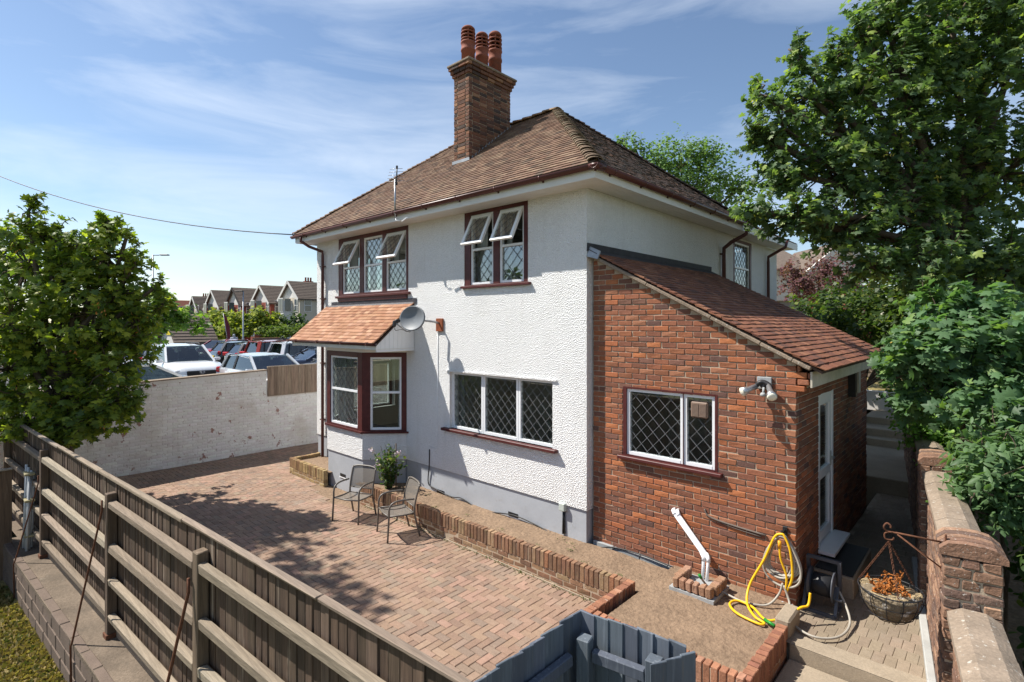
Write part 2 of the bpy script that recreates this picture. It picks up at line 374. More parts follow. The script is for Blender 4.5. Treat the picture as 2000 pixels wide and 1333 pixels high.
def wall_holes(fr, a0, a1, z0, z1, holes, th=.25, rev=.12, mb=None):
    mb = mb or MB()
    xs = sorted({a0, a1, *[h[0] for h in holes], *[h[1] for h in holes]}); zs = sorted({z0, z1, *[h[2] for h in holes], *[h[3] for h in holes]})
    xs = [x for x in xs if a0 <= x <= a1]; zs = [z for z in zs if z0 <= z <= z1]
    for i in range(len(xs)-1):
        for j in range(len(zs)-1):
            cx, cz = (xs[i]+xs[i+1])/2, (zs[j]+zs[j+1])/2
            if any(h[0] < cx < h[1] and h[2] < cz < h[3] for h in holes): continue
            A, B, C, D = xs[i], xs[i+1], zs[j], zs[j+1]
            mb.quad(fr.p(A, C), fr.p(B, C), fr.p(B, D), fr.p(A, D)); mb.quad(fr.p(B, C, -th), fr.p(A, C, -th), fr.p(A, D, -th), fr.p(B, D, -th))
    for h in holes:
        A, B, C, D = h
        for (p, q) in (((A, C), (B, C)), ((B, C), (B, D)), ((B, D), (A, D)), ((A, D), (A, C))):
            mb.quad(fr.p(*p), fr.p(*q), fr.p(*q, -th), fr.p(*p, -th))
    mb.quad(fr.p(a1, z0), fr.p(a0, z0), fr.p(a0, z0, -th), fr.p(a1, z0, -th))
    return mb

def lattice(mb, P, s0, s1, z0, z1, n, dw=.18, dh=.19, w=.006, up=None):
    """diamond leading clipped to a rectangle; P(s,z,n)->world"""
    k = dh/dw
    for sg in (1, -1):
        c0 = min(z0 - sg*k*s0, z0 - sg*k*s1); c1 = max(z1 - sg*k*s0, z1 - sg*k*s1)
        c = math.floor(c0/dh)*dh + dh*.5; rl_ = random.Random(int(abs(s0*977+z0*131+n*7))+int(sg))
        while c < c1:
            pts = []
            for s_ in (s0, s1):
                z = c + sg*k*s_ + rl_.uniform(-.006, .006)
                if z0 <= z <= z1: pts.append((s_, z))
            for z in (z0, z1):
                s_ = (z - c)/(sg*k)
                if s0 < s_ < s1: pts.append((s_, z))
            if len(pts) >= 2:
                a, b = pts[0], pts[-1]
                if math.hypot(a[0]-b[0], a[1]-b[1]) > .03:
                    A = P(a[0], a[1], n); B = P(b[0], b[1], n); nn = (P(0, 0, 1) - P(0, 0, 0)).normalized()
                    d = (B-A).normalized(); t = d.cross(nn)*(w/2); e = nn*.0035
                    mb.add([A-t-e, A+t-e, B+t-e, B-t-e, A-t+e, A+t+e, B+t+e, B-t+e], [(4,5,6,7), (0,1,5,4), (2,3,7,6), (1,2,6,5), (3,0,4,7)])
            c += dh

def window(parent, fr, w, h, lights, surround=None, sill=None, deep=-.09, label=None, curtains=(), sillm='maroon', name='window'):
    """lights: (s0,s1,z0,z1,transom z or None,'fixed'|'open', leading 0/1/2)   n measured from the wall face"""
    F_ = MB(); n0, n1 = deep-.03, deep+.03; fw_ = .042
    for (a, b, c, d, tr, mode, ld) in lights:
        fr.box(F_, a, a+fw_, c, d, n0, n1); fr.box(F_, b-fw_, b, c, d, n0, n1)
        fr.box(F_, a+fw_, b-fw_, c, c+fw_, n0, n1+.004); fr.box(F_, a+fw_, b-fw_, d-fw_, d, n0, n1)
        if tr: fr.box(F_, a+fw_, b-fw_, tr-fw_/2, tr+fw_/2, n0, n1+.002)
    root = part(name, F_, 'upvc', parent, label=label)
    if surround:
        t = surround; S_ = MB()
        ss = sorted(lights, key=lambda q: q[0]); zb, zt = ss[0][2], ss[0][3]
        fr.box(S_, 0, ss[0][0], 0, h, n0-.02, n1+.022); fr.box(S_, ss[-1][1], w, 0, h, n0-.02, n1+.022)
        fr.box(S_, ss[0][0], ss[-1][1], zt, h, n0-.02, n1+.026)
        if zb > .005: fr.box(S_, ss[0][0], ss[-1][1], 0, zb, n0-.02, n1+.026)
        for i in range(len(ss)-1): fr.box(S_, ss[i][1], ss[i+1][0], zb, zt, n0-.02, n1+.018)
        part('surround', S_, 'maroon', root)
    if sill:
        (sa, sb, zt, zb, pr) = sill; S_ = MB(); fr.box(S_, sa, sb, zb, zt, deep+.03, pr, .006); part('sill', S_, sillm, root)
    for (a, b, c, d, tr, mode, ld) in lights:
        G_ = MB(); L_ = MB(); a2, b2 = a+fw_, b-fw_
        cells = [(c+fw_, (tr-fw_/2) if tr else d-fw_, 'fixed', ld)] + ([(tr+fw_/2, d-fw_, mode, ld)] if tr else [])
        for (za, zb, md, l2) in cells:
            if md == 'open':
                th = R(27); hgt = zb-za; top = fr.p(0, zb, deep+.03)
                Dn = -Z*math.cos(th) + fr.N*math.sin(th); Nn = fr.N*math.cos(th) + Z*math.sin(th)
                def Q(s_, z_, n_): return top + fr.S*s_ + Dn*(hgt+.03-z_) + Nn*n_
                Sa = MB()
                def sb_(s0, s1, z0, z1, nn0=-.012, nn1=.03):
                    Sa.obox((Q(s0, z0, nn0)+Q(s1, z1, nn1))/2, (fr.S, Nn, -Dn), (s1-s0, nn1-nn0, z1-z0))
                e = .012
                sb_(a2-e, a2+.045, 0, hgt+.03); sb_(b2-.045, b2+e, 0, hgt+.03); sb_(a2+.045, b2-.045, 0, .045); sb_(a2+.045, b2-.045, hgt-.015, hgt+.03)
                sp = part('casement', Sa, 'upvc', root)
                g = MB(); g.obox((Q(a2+.045, .045, .006)+Q(b2-.045, hgt-.015, .012))/2, (fr.S, Nn, -Dn), (b2-a2-.09, .006, hgt-.06)); part('pane', g, 'glass', root)
                l = MB(); lattice(l, Q, a2+.045, b2-.045, .045, hgt-.015, .016, w=.0045); part('leading', l, 'lead_line', root)
                st = MB(); st.bar(fr.p(b2-.02, za+.2, deep), Q(b2-.02, hgt*.35, 0), .012, .006); part('stay', st, 'steel', root)
            else:
                g = MB(); fr.box(g, a2, b2, za, zb, deep-.008, deep-.002); part('pane', g, 'glass', root)
                if l2: lattice(L_, fr.p, a2, b2, za, zb, deep+.004, w=.0045)
        if L_.v: part('leading', L_, 'lead_line', root)
    for (a, b, c, d) in curtains:
        C_ = MB(); n = 14; top = []; bot = []
        for i in range(n+1):
            s_ = a+(b-a)*i/n; k = deep-.16+.025*math.sin(i*1.9); top.append(fr.p(s_, d, k)); bot.append(fr.p(s_, c, k))
        C_.add(bot+top, [(i, i+1, n+2+i, n+1+i) for i in range(n)], True); part('curtain', C_, 'curtain', root)
    return root

def tiles(parent, m, pal, P0, S, U, rng_fn, ncourse, gauge=.1, tw=.165, limit=300, seed=3, jit=.0015, name='tile', tl=.17, th=.020, tilt=6, stuff='tiles'):
    """P0 eave origin; S along eave; U up the slope"""
    S = Vector(S).normalized(); U = Vector(U).normalized(); N = S.cross(U).normalized()
    if N.z < 0: N = -N
    pc = Pieces(name, m, parent, pal, bevel=.0012, nvar=18, jit=jit, limit=limit, seed=seed, stuffname=stuff); rg = random.Random(seed+5)
    for c in range(ncourse):
        d = c*gauge; a, b = rng_fn(d)
        if b-a < .06: continue
        s0 = a - (tw/2 if c % 2 else 0)
        k = 0
        while s0 + k*tw < b-.01:
            l = max(s0+k*tw, a); r = min(s0+(k+1)*tw, b); k += 1
            if r-l < .03: continue
            ang = R(tilt + rg.uniform(-1.0, 1.0)); roll = R(rg.uniform(-.2, .2))
            u2 = (U*math.cos(ang) - N*math.sin(ang)); n2 = (N*math.cos(ang) + U*math.sin(ang)); s2 = (S + n2*roll).normalized(); n3 = s2.cross(u2); n3 = n3 if n3.dot(n2) > 0 else -n3
            ctr = Vector(P0) + S*((l+r)/2) + U*(d + tl/2 - .03 + rg.uniform(-.002, .002)) + N*(.016 + rg.uniform(-.0015, .0015))
            wd = round((r-l)/.03)*.03 if (r-l) < tw-.004 else tw
            pc.add(ctr, (max(wd-.0004, .03), tl, th), (s2, u2, n3))
    pc.done(); return pc

def halfround(mb, p, q, r, n=8, th=.006, up=Z):
    p = Vector(p); q = Vector(q); d = (q-p).normalized(); side = d.cross(up).normalized(); vs = []; fs = []
    for e in (p, q):
        for rr in (r, r-th):
            for k in range(n+1):
                a = math.pi + math.pi*k/n; vs.append(e + side*(rr*math.cos(a)) + up*(rr*math.sin(a)))
    m = n+1
    for k in range(n): fs.append((k, k+1, 2*m+k+1, 2*m+k)); fs.append((m+k+1, m+k, 3*m+k, 3*m+k+1)); fs.append((k+1, k, m+k, m+k+1)); fs.append((2*m+k, 2*m+k+1, 3*m+k+1, 3*m+k))
    fs.append((0, 2*m, 3*m, m)); fs.append((n, m+n, 3*m+n, 2*m+n))
    return mb.add(vs, fs, True)

BR_RED = [(3, (.285, .108, .054)), (3, (.255, .098, .053)), (2.4, (.215, .088, .052)), (1.5, (.35, .122, .052)), (1.4, (.175, .084, .057)), (1.2, (.33, .145, .078)), (.5, (.14, .076, .058))]
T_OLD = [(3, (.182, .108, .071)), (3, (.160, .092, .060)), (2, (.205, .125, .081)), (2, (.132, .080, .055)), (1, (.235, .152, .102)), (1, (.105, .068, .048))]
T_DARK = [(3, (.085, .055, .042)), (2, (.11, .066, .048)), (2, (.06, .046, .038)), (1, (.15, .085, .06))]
T_ORANGE = [(3, (.325, .160, .088)), (3, (.355, .185, .108)), (2, (.285, .130, .07)), (1, (.39, .22, .138)), (1, (.245, .11, .062))]
T_LEAN = [(3, (.225, .092, .052)), (3, (.20, .08, .048)), (2, (.26, .115, .066)), (2, (.165, .07, .045)), (1, (.125, .062, .044))]

# ================================================================== THE HOUSE
HX0, HX1, HY, HB, SOF = -12.80, -4.54, 6.61, 12.0, 5.63
house = thing('detached_house', 'white pebble dashed two storey house with hipped clay tile roof and tall brick chimney', 'house', (-8.5, 9.5, 0))
fA = Fr((HX0, HY, 0), (1, 0, 0), (0, -1, 0))          # s = X - HX0
sx = lambda x: x - HX0
holesA = [(sx(-11.74), sx(-8.95), 4.25, 5.625), (sx(-7.25), sx(-5.70), 4.28, 5.625), (sx(-7.66), sx(-5.19), 1.62, 2.68), (sx(-11.45), sx(-9.3), .85, 2.95)]
mb = wall_holes(fA, 0, HX1-HX0, .79, 5.63, holesA)
fS = Fr((HX1, HY, 0), (0, 1, 0), (1, 0, 0))
wall_holes(fS, 0.0, 9.24, .79, 5.63, [(12.57-HY, 13.80-HY, 4.3, 5.58)], mb=mb)
fL = Fr((HX0, HB, 0), (0, -1, 0), (-1, 0, 0)); wall_holes(fL, 0, HB-HY, .79, 5.63, [(3.2, 4.8, 1.3, 2.6), (3.2, 4.8, 4.2, 5.4)], mb=mb)
fB = Fr((HX1, 15.85, 0), (-1, 0, 0), (0, 1, 0)); wall_holes(fB, 0, 3.2, .79, 5.63, [], mb=mb)
fB2 = Fr((HX1-3.2, HB, 0), (-1, 0, 0), (0, 1, 0)); wall_holes(fB2, 0, HX1-3.2-HX0, .79, 5.63, [], mb=mb)
fB3 = Fr((HX1-3.2, 15.85, 0), (0, -1, 0), (-1, 0, 0)); wall_holes(fB3, 0, 15.85-HB, .79, 5.63, [], mb=mb)
part('wall', mb, 'dash', house)
mb = MB(); e = .022
mb.box(HX0+e, HX1-e, HY+e, HY+.24, -.2, .79); mb.box(HX1-.24, HX1-e, HY+.24, 15.82, -.2, .79); mb.box(HX0+e, HX0+.24, HY+.24, HB-e, -.2, .79)
part('plinth', mb, 'plinth', house)
# rooms behind the windows
mb = MB(); mb.box(HX0+.26, HX1-.26, HY+.27, HB-.3, .42, .45); mb.box(HX0+.26, HX1-.26, HY+.27, HB-.3, 3.12, 3.15); part('room_floor', mb, 'infloor', house)
mb = MB(); mb.box(HX0+.26, HX1-.26, 9.6, 9.7, .45, 3.0); mb.box(HX0+.26, HX1-.26, 9.4, 9.5, 3.15, 5.58); mb.box(-8.3, -8.2, HY+.27, 9.39, 3.15, 5.58)
mb.box(HX0+.26, HX1-.26, HY+.27, 9.39, 3.0, 3.11); mb.box(HX0+.26, HX1-.26, HY+.27, 9.39, 5.585, 5.62)
mb.box(HX1-.30, HX1-.27, HY+.28, 9.39, .46, 2.99); mb.box(HX1-.30, HX1-.27, HY+.28, 9.39, 3.16, 5.57); 
part('room_wall', mb, 'inwall', house)
# windows of the front
def on_front(x, z): return Fr((x, HY, z), (1, 0, 0), (0, -1, 0))
window(house, on_front(-11.74, 4.25), 2.79, 1.375, [(.17, .92, .05, 1.29, .66, 'open', 1), (1.08, 1.83, .05, 1.29, .66, 'fixed', 1), (1.97, 2.70, .05, 1.29, .66, 'open', 1)], surround=.1,
       sill=(-.06, 2.87, .0, -.05, .06), deep=-.06, curtains=[(.14, .55, 0, 1.3), (1.05, 1.3, 0, 1.3), (1.95, 2.2, 0, 1.3)], label='three light maroon framed window above the bay with two casements propped open')
window(house, on_front(-7.25, 4.28), 1.55, 1.345, [(.155, .735, .02, 1.28, .655, 'open', 2), (.885, 1.45, .02, 1.28, .655, 'open', 2)], surround=.1,
       sill=(-.05, 1.62, .0, -.045, .06), deep=-.06, curtains=[(.12, .42, 0, 1.3), (.88, 1.02, 0, 1.3)], label='two light maroon framed window with both casements propped open')
window(house, on_front(-7.66, 1.62), 2.47, 1.06, [(.0, .83, .0, 1.06, None, 'fixed', 2), (.84, 1.68, .0, 1.06, None, 'fixed', 2), (1.69, 2.47, .0, 1.06, None, 'fixed', 2)],
       sill=(-.16, 2.58, .0, -.05, .09), deep=-.10, label='wide white three light window with diamond leading', curtains=[(.0, .16, 0, 1.06)])
window(house, Fr((HX1, 12.57, 4.3), (0, 1, 0), (1, 0, 0)), 1.23, 1.28, [(.1, 1.13, .05, 1.22, .62, 'fixed', 2)], surround=.08, deep=-.05)
for z_ in (1.3, 4.2): window(house, Fr((HX0, HB-3.2, z_), (0, -1, 0), (-1, 0, 0)), 1.6, 1.25, [(.05, .8, .03, 1.22, None, 'fixed', 0), (.8, 1.55, .03, 1.22, None, 'fixed', 0)], surround=.05, deep=-.06)
# painted drip over the wide window and the cable mark on the wall
mb = MB(); mb.box(-7.75, -5.10, HY-.025, HY-.002, 2.69, 2.715); part('drip_mould', mb, M['dash'], house)
# bay
bx0, bxa, bxb, bx1, by = -11.73, -11.09, -9.65, -9.01, 5.97
S45 = Vector((.7071, .7071, 0)); N45 = Vector((.7071, -.7071, 0)); SL = Vector((.7071, -.7071, 0)); NL = Vector((-.7071, -.7071, 0)); w45 = .905
def bayprism(mb, z0, z1, off):
    k = off*.414
    poly = [(bx0-off*1.414+.0, HY-.001, z0), (bxa-k, by-off, z0), (bxb+k, by-off, z0), (bx1+off*1.414, HY-.001, z0)]
    return mb.prism(poly[::-1], (0, 0, z1-z0))
mb = bayprism(MB(), .79, 1.335, .0); part('bay_wall', mb, 'dash', house)
mb = bayprism(MB(), -.12, .789, -.022); part('bay_plinth', mb, 'plinth', house)
mb = bayprism(MB(), 1.336, 1.372, .05); part('bay_sill', mb, 'maroon', house)
mb = bayprism(MB(), 3.00, 3.09, .01); part('bay_head', mb, 'fascia', house)
window(house, Fr((bxa, by, 1.373), (1, 0, 0), (0, -1, 0)), bxb-bxa, 1.626, [(.14, 1.27, .04, 1.52, .80, 'fixed', 2)], surround=.1, deep=-.045, curtains=[(.16, .5, 0, 1.55), (1.0, 1.2, 0, 1.55)], label='front light of the bay window with diamond leading')
window(house, Fr((bxb, by, 1.373), S45, N45), w45, 1.626, [(.16, .80, .03, 1.53, .80, 'fixed', 0)], surround=.1, deep=-.045, label='right hand cant of the bay window')
window(house, Fr((bx0, HY, 1.373), SL, NL), w45, 1.626, [(.12, .78, .03, 1.53, .80, 'fixed', 2)], surround=.1, deep=-.045, label='far cant of the bay window')
# bay roof
bY0, bZ0, bY1, bZ1, bXL, bXR = 5.68, 3.22, 6.60, 4.0, -12.25, -8.74
U = Vector((0, bY1-bY0, bZ1-bZ0)); sl = U.length
mb = MB(); mb.prism([(bXL, bY0+.02, bZ0-.03), (bXR, bY0+.02, bZ0-.03), (bXR, bY1, bZ1-.02), (bXL, bY1, bZ1-.02)], (0, 0, -.03)); br = part('bay_roof', mb, 'underlay', house)
tiles(br, 'tilenew', T_ORANGE, (bXL, bY0, bZ0), (1, 0, 0), U, lambda d: (0, bXR-bXL), 12, seed=31, gauge=.1)
mb = MB(); mb.box(bXL+.02, bXR-.0, bY0+.035, HY, 3.095, 3.11); mb.box(bXL+.02, bXR-.0, bY0+.02, bY0+.034, 3.09, 3.21); part('bay_soffit', mb, 'fascia', house)
mb = MB()
for i in range(9):
    y0 = bY0+.035+(HY-bY0-.04)*i/9; y1 = bY0+.035+(HY-bY0-.04)*(i+1)/9-.004
    zt = lambda y: bZ0-.05+(bZ1-bZ0)*(y-bY0)/(bY1-bY0)
    mb.prism([(bXR-.03, y0, 3.075), (bXR-.03, y1, 3.075), (bXR-.03, y1, zt(y1)), (bXR-.03, y0, max(zt(y0), 3.08))], (.018, 0, 0))
    mb.prism([(bXL+.03, y0, 3.075), (bXL+.03, y0, max(zt(y0), 3.08)), (bXL+.03, y1, zt(y1)), (bXL+.03, y1, 3.075)], (-.018, 0, 0))
mb.box(bXR-.035, bXR+.0, bY0+.035, HY, 3.05, 3.074)
part('cheek_board', mb, 'upvc', house)
mb = MB(); mb.prism([(-12.05, HY-.014, 4.0), (-8.67, HY-.014, 4.0), (-8.67, HY-.014, 4.115), (-12.05, HY-.014, 4.115)], (0, .012, 0)); mb.prism([(-12.2, HY-.1, 3.935), (-8.76, HY-.1, 3.935), (-8.76, HY-.012, 4.03), (-12.2, HY-.012, 4.03)], (0, 0, .008)); part('flashing', mb, 'leaddark', house)
mb = MB(); mb.box(-11.72, -8.97, HY-.03, HY-.002, 4.12, 4.198); part('under_sill_panel', mb, 'maroon', house)
mb = MB(); halfround(mb, (bXL-.06, bY0-.035, 3.225), (bXR+.02, bY0-.035, 3.225), .05)
for x in (-11.9, -10.9, -9.9, -8.95): mb.box(x, x+.04, bY0-.09, bY0+.02, 3.17, 3.235)
part('bay_gutter', mb, 'gutter', house)

# main roof
EX0, EX1, EY0, EY1, EZ, RZ, RT_ = -13.07, -4.10, 6.17, 11.97, 5.80, 8.15, 2.9
mb = MB()
A, B, C, D = Vector((EX0, EY0, EZ)), Vector((EX1, EY0, EZ)), Vector((EX1, EY1, EZ)), Vector((EX0, EY1, EZ)); P, Q = Vector((EX0+RT_, EY0+RT_, RZ)), Vector((EX1-RT_, EY0+RT_, RZ))
mb.add([A, B, C, D, P, Q], [(0, 1, 5, 4), (1, 2, 5), (2, 3, 4, 5), (3, 0, 4)]); roof = part('roof', mb, 'underlay', house)
U = Vector((0, RT_, RZ-EZ)); sl = U.length; kk = RT_/sl
tiles(roof, 'tile', T_OLD, (EX0, EY0-.03, EZ), (1, 0, 0), U, lambda d: (max(d*kk-.02, 0), EX1-EX0-max(d*kk-.02, 0)), int(sl/.1)+1, seed=41, tilt=8.5, th=.031)
U2 = Vector((-RT_, 0, RZ-EZ))
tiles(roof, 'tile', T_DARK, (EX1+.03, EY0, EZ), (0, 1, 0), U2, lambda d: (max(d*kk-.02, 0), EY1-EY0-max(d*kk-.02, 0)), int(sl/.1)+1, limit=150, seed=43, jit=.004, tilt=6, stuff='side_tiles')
U3 = Vector((RT_, 0, RZ-EZ))
tiles(roof, 'tile', T_OLD, (EX0-.03, EY1, EZ), (0, -1, 0), U3, lambda d: (max(d*kk-.02, 0), EY1-EY0-max(d*kk-.02, 0)), int(sl/.1)+1, limit=0, seed=44, stuff='far_tiles')
# hip bonnets and ridge tiles
def capping(parent, p, q, n, r, pal, seed, name='hip_tile', lift=.02, drop=.5, m='tile'):
    p = Vector(p); q = Vector(q); rg = random.Random(seed); d = (q-p)/n; L = d.length; dn = d.normalized(); side = dn.cross(Z).normalized(); up = side.cross(dn)
    V = []; K = 8
    for e, rr, dz in ((0, r*1.12, .012), (1.25, r*.9, 0)):
        for r2 in (rr, rr-.016):
            for k in range(K+1):
                a = math.pi*(-.02+1.04*k/K); V.append((e*L, r2*math.cos(a)*1.15, r2*math.sin(a)*drop+dz))
    m_ = K+1; Fs = []
    for k in range(K): Fs += [(k, k+1, 2*m_+k+1, 2*m_+k), (m_+k+1, m_+k, 3*m_+k, 3*m_+k+1), (k+1, k, m_+k, m_+k+1), (2*m_+k, 2*m_+k+1, 3*m_+k+1, 3*m_+k)]
    mes = []
    for v in range(5):
        w, c = pal[v % len(pal)]; mes.append(newmesh(name, V, Fs, M[m], True, np.tile(np.array([*c, 1.]), (len(V), 1))))
    off = wloc(parent)
    for i in range(n):
        o = bpy.data.objects.new(name, mes[rg.randrange(5)]); COL.objects.link(o); o.parent = parent
        o.location = p + d*i + up*(lift-r*drop*.5+rg.uniform(-.006, .006)) - off
        ax = Matrix([list(dn), list(side), list(up)]).transposed(); o.rotation_euler = (ax @ Matrix.Rotation(R(rg.uniform(-3, 3)), 3, 'X') @ Matrix.Rotation(R(rg.uniform(-2, 2)), 3, 'Y')).to_euler()
HIPC = [(1, (.25, .20, .13)), (1, (.21, .15, .10)), (1, (.28, .22, .15)), (1, (.19, .13, .085)), (1, (.25, .17, .11))]
capping(roof, B+Vector((.02, -.02, .03)), Q+Vector((0, 0, .02)), 36, .095, HIPC, 3)
capping(roof, A+Vector((-.02, -.02, .03)), P+Vector((0, 0, .02)), 36, .10, T_OLD[:5], 4)
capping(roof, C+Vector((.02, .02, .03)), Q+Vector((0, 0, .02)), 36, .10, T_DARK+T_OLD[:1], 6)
capping(roof, P+Vector((0, 0, .03)), Q+Vector((0, 0, .03)), 11, .13, [(1, (.33, .17, .08)), (1, (.36, .20, .10)), (1, (.28, .15, .09)), (1, (.34, .22, .12)), (1, (.30, .16, .08))], 5, 'ridge_tile')
# wing roof behind
wx = HX1-3.2-.4
mb = MB(); a = [Vector(v) for v in ((EX1, 11.9, EZ), (EX1, 16.25, EZ), (wx, 16.25, EZ), (wx, 11.9, EZ))]; rp = Vector(((EX1+wx)/2, 11.0, 7.0)); rq = Vector(((EX1+wx)/2, 14.4, 7.0))
mb.add(a+[rp, rq], [(0, 1, 5, 4), (1, 2, 5), (2, 3, 4, 5)]); part('wing_roof', mb, 'underlay', house)
# soffit, fascia, gutters
mb = MB(); fz0, fz1 = 5.615, 5.775
for i in range(4):
    pass
mb.box(EX0, EX1, EY0+.0, EY0+.02, fz0, fz1); mb.box(EX1-.02, EX1, EY0+.02, 16.2, fz0, fz1); mb.box(EX0, EX0+.02, EY0+.02, EY1, fz0, fz1)
part('fascia_board', mb, 'fascia', house)
mb = MB()
n = 60
for i in range(5):
    y0 = EY0+.021+i*.088; mb.box(EX0+.021, EX1-.021, y0, y0+.084, 5.63, 5.645)
for i in range(5):
    x0 = HX1+.003+i*.084; mb.box(x0, x0+.080, EY0+.461, 16.1, 5.631, 5.646)
part('soffit_board', mb, 'fascia', house)
mb = MB(); gy = EY0-.055; gx = EX1+.055; gz = 5.78
halfround(mb, (EX0-.05, gy, gz), (gx+.06, gy, gz), .06); part('gutter', mb, 'gutter', house)
mb = MB(); halfround(mb, (gx, gy-.06, gz-.004), (gx, 11.95, gz-.004), .06); part('gutter', mb, 'gutter', house)
mb = MB(); halfround(mb, (gx-.09, gy, gz-.001), (gx+.066, gy, gz-.001), .067); halfround(mb, (gx, gy-.066, gz-.003), (gx, gy+.16, gz-.003), .067); part('gutter_corner', mb, 'gutter', house)
for i in range(10):
    x = EX0+.6+i*.93; mb = MB(); halfround(mb, (x, gy, gz), (x+.03, gy, gz), .066, th=.01); mb.box(x, x+.03, gy+.04, EY0, gz-.08, gz-.05); part('gutter_bracket', mb, 'gutter', house)
for i in range(6):
    y = EY0+.35+i*.9; mb = MB(); halfround(mb, (gx, y, gz-.004), (gx, y+.03, gz-.004), .066, th=.01); mb.box(EX1, gx-.04, y, y+.03, gz-.08, gz-.05); part('gutter_bracket', mb, 'gutter', house)
mb = MB(); dx = -12.40
mb.tube([(dx-.25, gy, gz-.05), (dx-.25, gy, gz-.16), (dx-.16, gy+.16, gz-.28), (dx, HY-.06, 5.38), (dx, HY-.06, 5.25), (dx, HY-.06, .15)], .036, 10)
for z in (5.0, 4.2, 2.6, 1.2): mb.box(dx-.055, dx+.055, HY-.105, HY-.0, z, z+.025)
part('downpipe', mb, 'gutter', house)
mb = MB(); dy = 11.82
mb.lathe([(.045, -.19), (.055, -.17), (.055, .0), (.048, .0)], (gx+.02, dy+.12, gz+.05), 12)
mb.tube([(gx+.02, dy+.12, gz-.1), (gx+.02, dy+.1, gz-.24), (HX1+.22, dy+.02, 5.38), (HX1+.07, dy, 5.26), (HX1+.07, dy, 5.1), (HX1+.07, dy, 3.9)], .042, 10); mb.box(HX1, HX1+.08, dy-.06, dy+.06, 5.12, 5.15)
part('downpipe', mb, 'gutter', house)
mb = MB(); dy = 14.89; mb.tube([(gx, dy+.1, gz-.05), (gx-.02, dy+.06, gz-.2), (HX1+.07, dy, 5.35), (HX1+.07, dy, 5.2), (HX1+.07, dy, 1.2)], .04, 8); part('downpipe', mb, 'gutter', house)
# air bricks
for (x, z, y) in ((-10.45, .31, by+.021), (-7.95, .34, HY+.021), (-6.05, .36, HY+.021)):
    mb = MB(); mb.box(x-.11, x+.11, y-.006, y+.0, z-.035, z+.035); o = part('air_brick', mb, 'dark', house)
    mb = MB(); mb.box(x-.13, x+.13, y-.012, y, z-.055, z-.036); part('grille_lip', mb, 'upvc', o)
# cable clipped on the wall above the bed
mb = MB(); mb.tube(smoothpath([(-8.25, HY-.01, 1.12), (-8.26, HY-.01, .8), (-8.3, HY+.0, .45), (-8.1, HY-.0, .38), (-7.6, HY-.01, .33), (-7.3, HY-.0, .36), (-6.8, HY-.01, .25), (-6.5, HY-.01, .30), (-6.0, HY-.01, .37), (-5.5, HY-.01, .33), (-5.05, HY-.03, .26), (-4.75, HY-.05, .27), (-4.4, HY-.03, .28), (-4.15, 6.70, .33), (-3.7, 6.70, .36), (-3.2, 6.68, .34)], 5), .011, 6); part('ground_cable', mb, 'dark', house)
mb = MB(); mb.tube([(-8.0, HY-.008, 3.5), (-8.0, HY-.008, 1.2), (-8.03, HY-.008, 1.17), (-8.25, HY-.008, 1.17)], .006, 5); part('wall_cable', mb, 'upvc', house)

# chimney
cx0, cx1, cy0, cy1 = -8.67, -8.19, 7.60, 8.89
mb = MB(); mb.box(cx0+.012, cx1-.012, cy0+.012, cy1-.012, 6.5, 9.1); chim = part('chimney', mb, 'mortar', house)
BR_CH = [(3, (.185, .085, .05)), (3, (.15, .07, .045)), (2, (.23, .10, .055)), (2, (.105, .055, .04)), (2, (.07, .045, .037)), (1, (.27, .14, .08))]
pc = Pieces('brick', 'brick', chim, BR_CH, bevel=.005, nvar=20, jit=.004, limit=260, seed=51, stuffname='chimney_bricks', jcol=.18)
rg = random.Random(5)
def ring(x0, x1, y0, y1, z, odd, h=.065, pc=pc):
    D_ = .1025
    def run(a, b, fn, odd):
        L = b-a; n = max(1, round(L/.225)); p = a
        cuts = [a]
        step = L/n
        if odd: cuts += [a+step*(i+.5) for i in range(n)]
        else: cuts += [a+step*(i+1) for i in range(n-1)]
        cuts.append(b)
        for i in range(len(cuts)-1): fn(cuts[i], cuts[i+1])
    xs0, xs1 = (x0, x1) if odd else (x0+D_+.01, x1-D_-.01); ys0, ys1 = (y0+D_+.01, y1-D_-.01) if odd else (y0, y1)
    q = lambda v: round(v*50)/50
    for yy in (y0+D_/2, y1-D_/2): run(xs0, xs1, lambda a, b: pc.add(((a+b)/2, yy+rg.uniform(-.002, .002), z), (b-a-.009, D_, h)), odd)
    for xx in (x1-D_/2, x0+D_/2): run(ys0, ys1, lambda a, b: pc.add((xx+rg.uniform(-.002, .002), (a+b)/2, z), (D_, b-a-.009, h)), not odd)
z = 6.72; k = 0
while z < 8.86: ring(cx0, cx1, cy0, cy1, z, k % 2); z += .0755; k += 1
for i, (o_, n_) in enumerate(((.03, 1), (.06, 1), (.09, 1))): ring(cx0-o_, cx1+o_, cy0-o_, cy1+o_, z, k % 2); z += .075; k += 1
pc.done()
mb = MB(); mb.obox(((cx0+cx1)/2, (cy0+cy1)/2, z-.012), (X_, Y_, Z), (cx1-cx0+.22, cy1-cy0+.22, .05), .012); mb.obox(((cx0+cx1)/2, (cy0+cy1)/2, z+.03), (X_, Y_, Z), (cx1-cx0, cy1-cy0, .05), .02); part('capping_slab', mb, 'stone', chim)
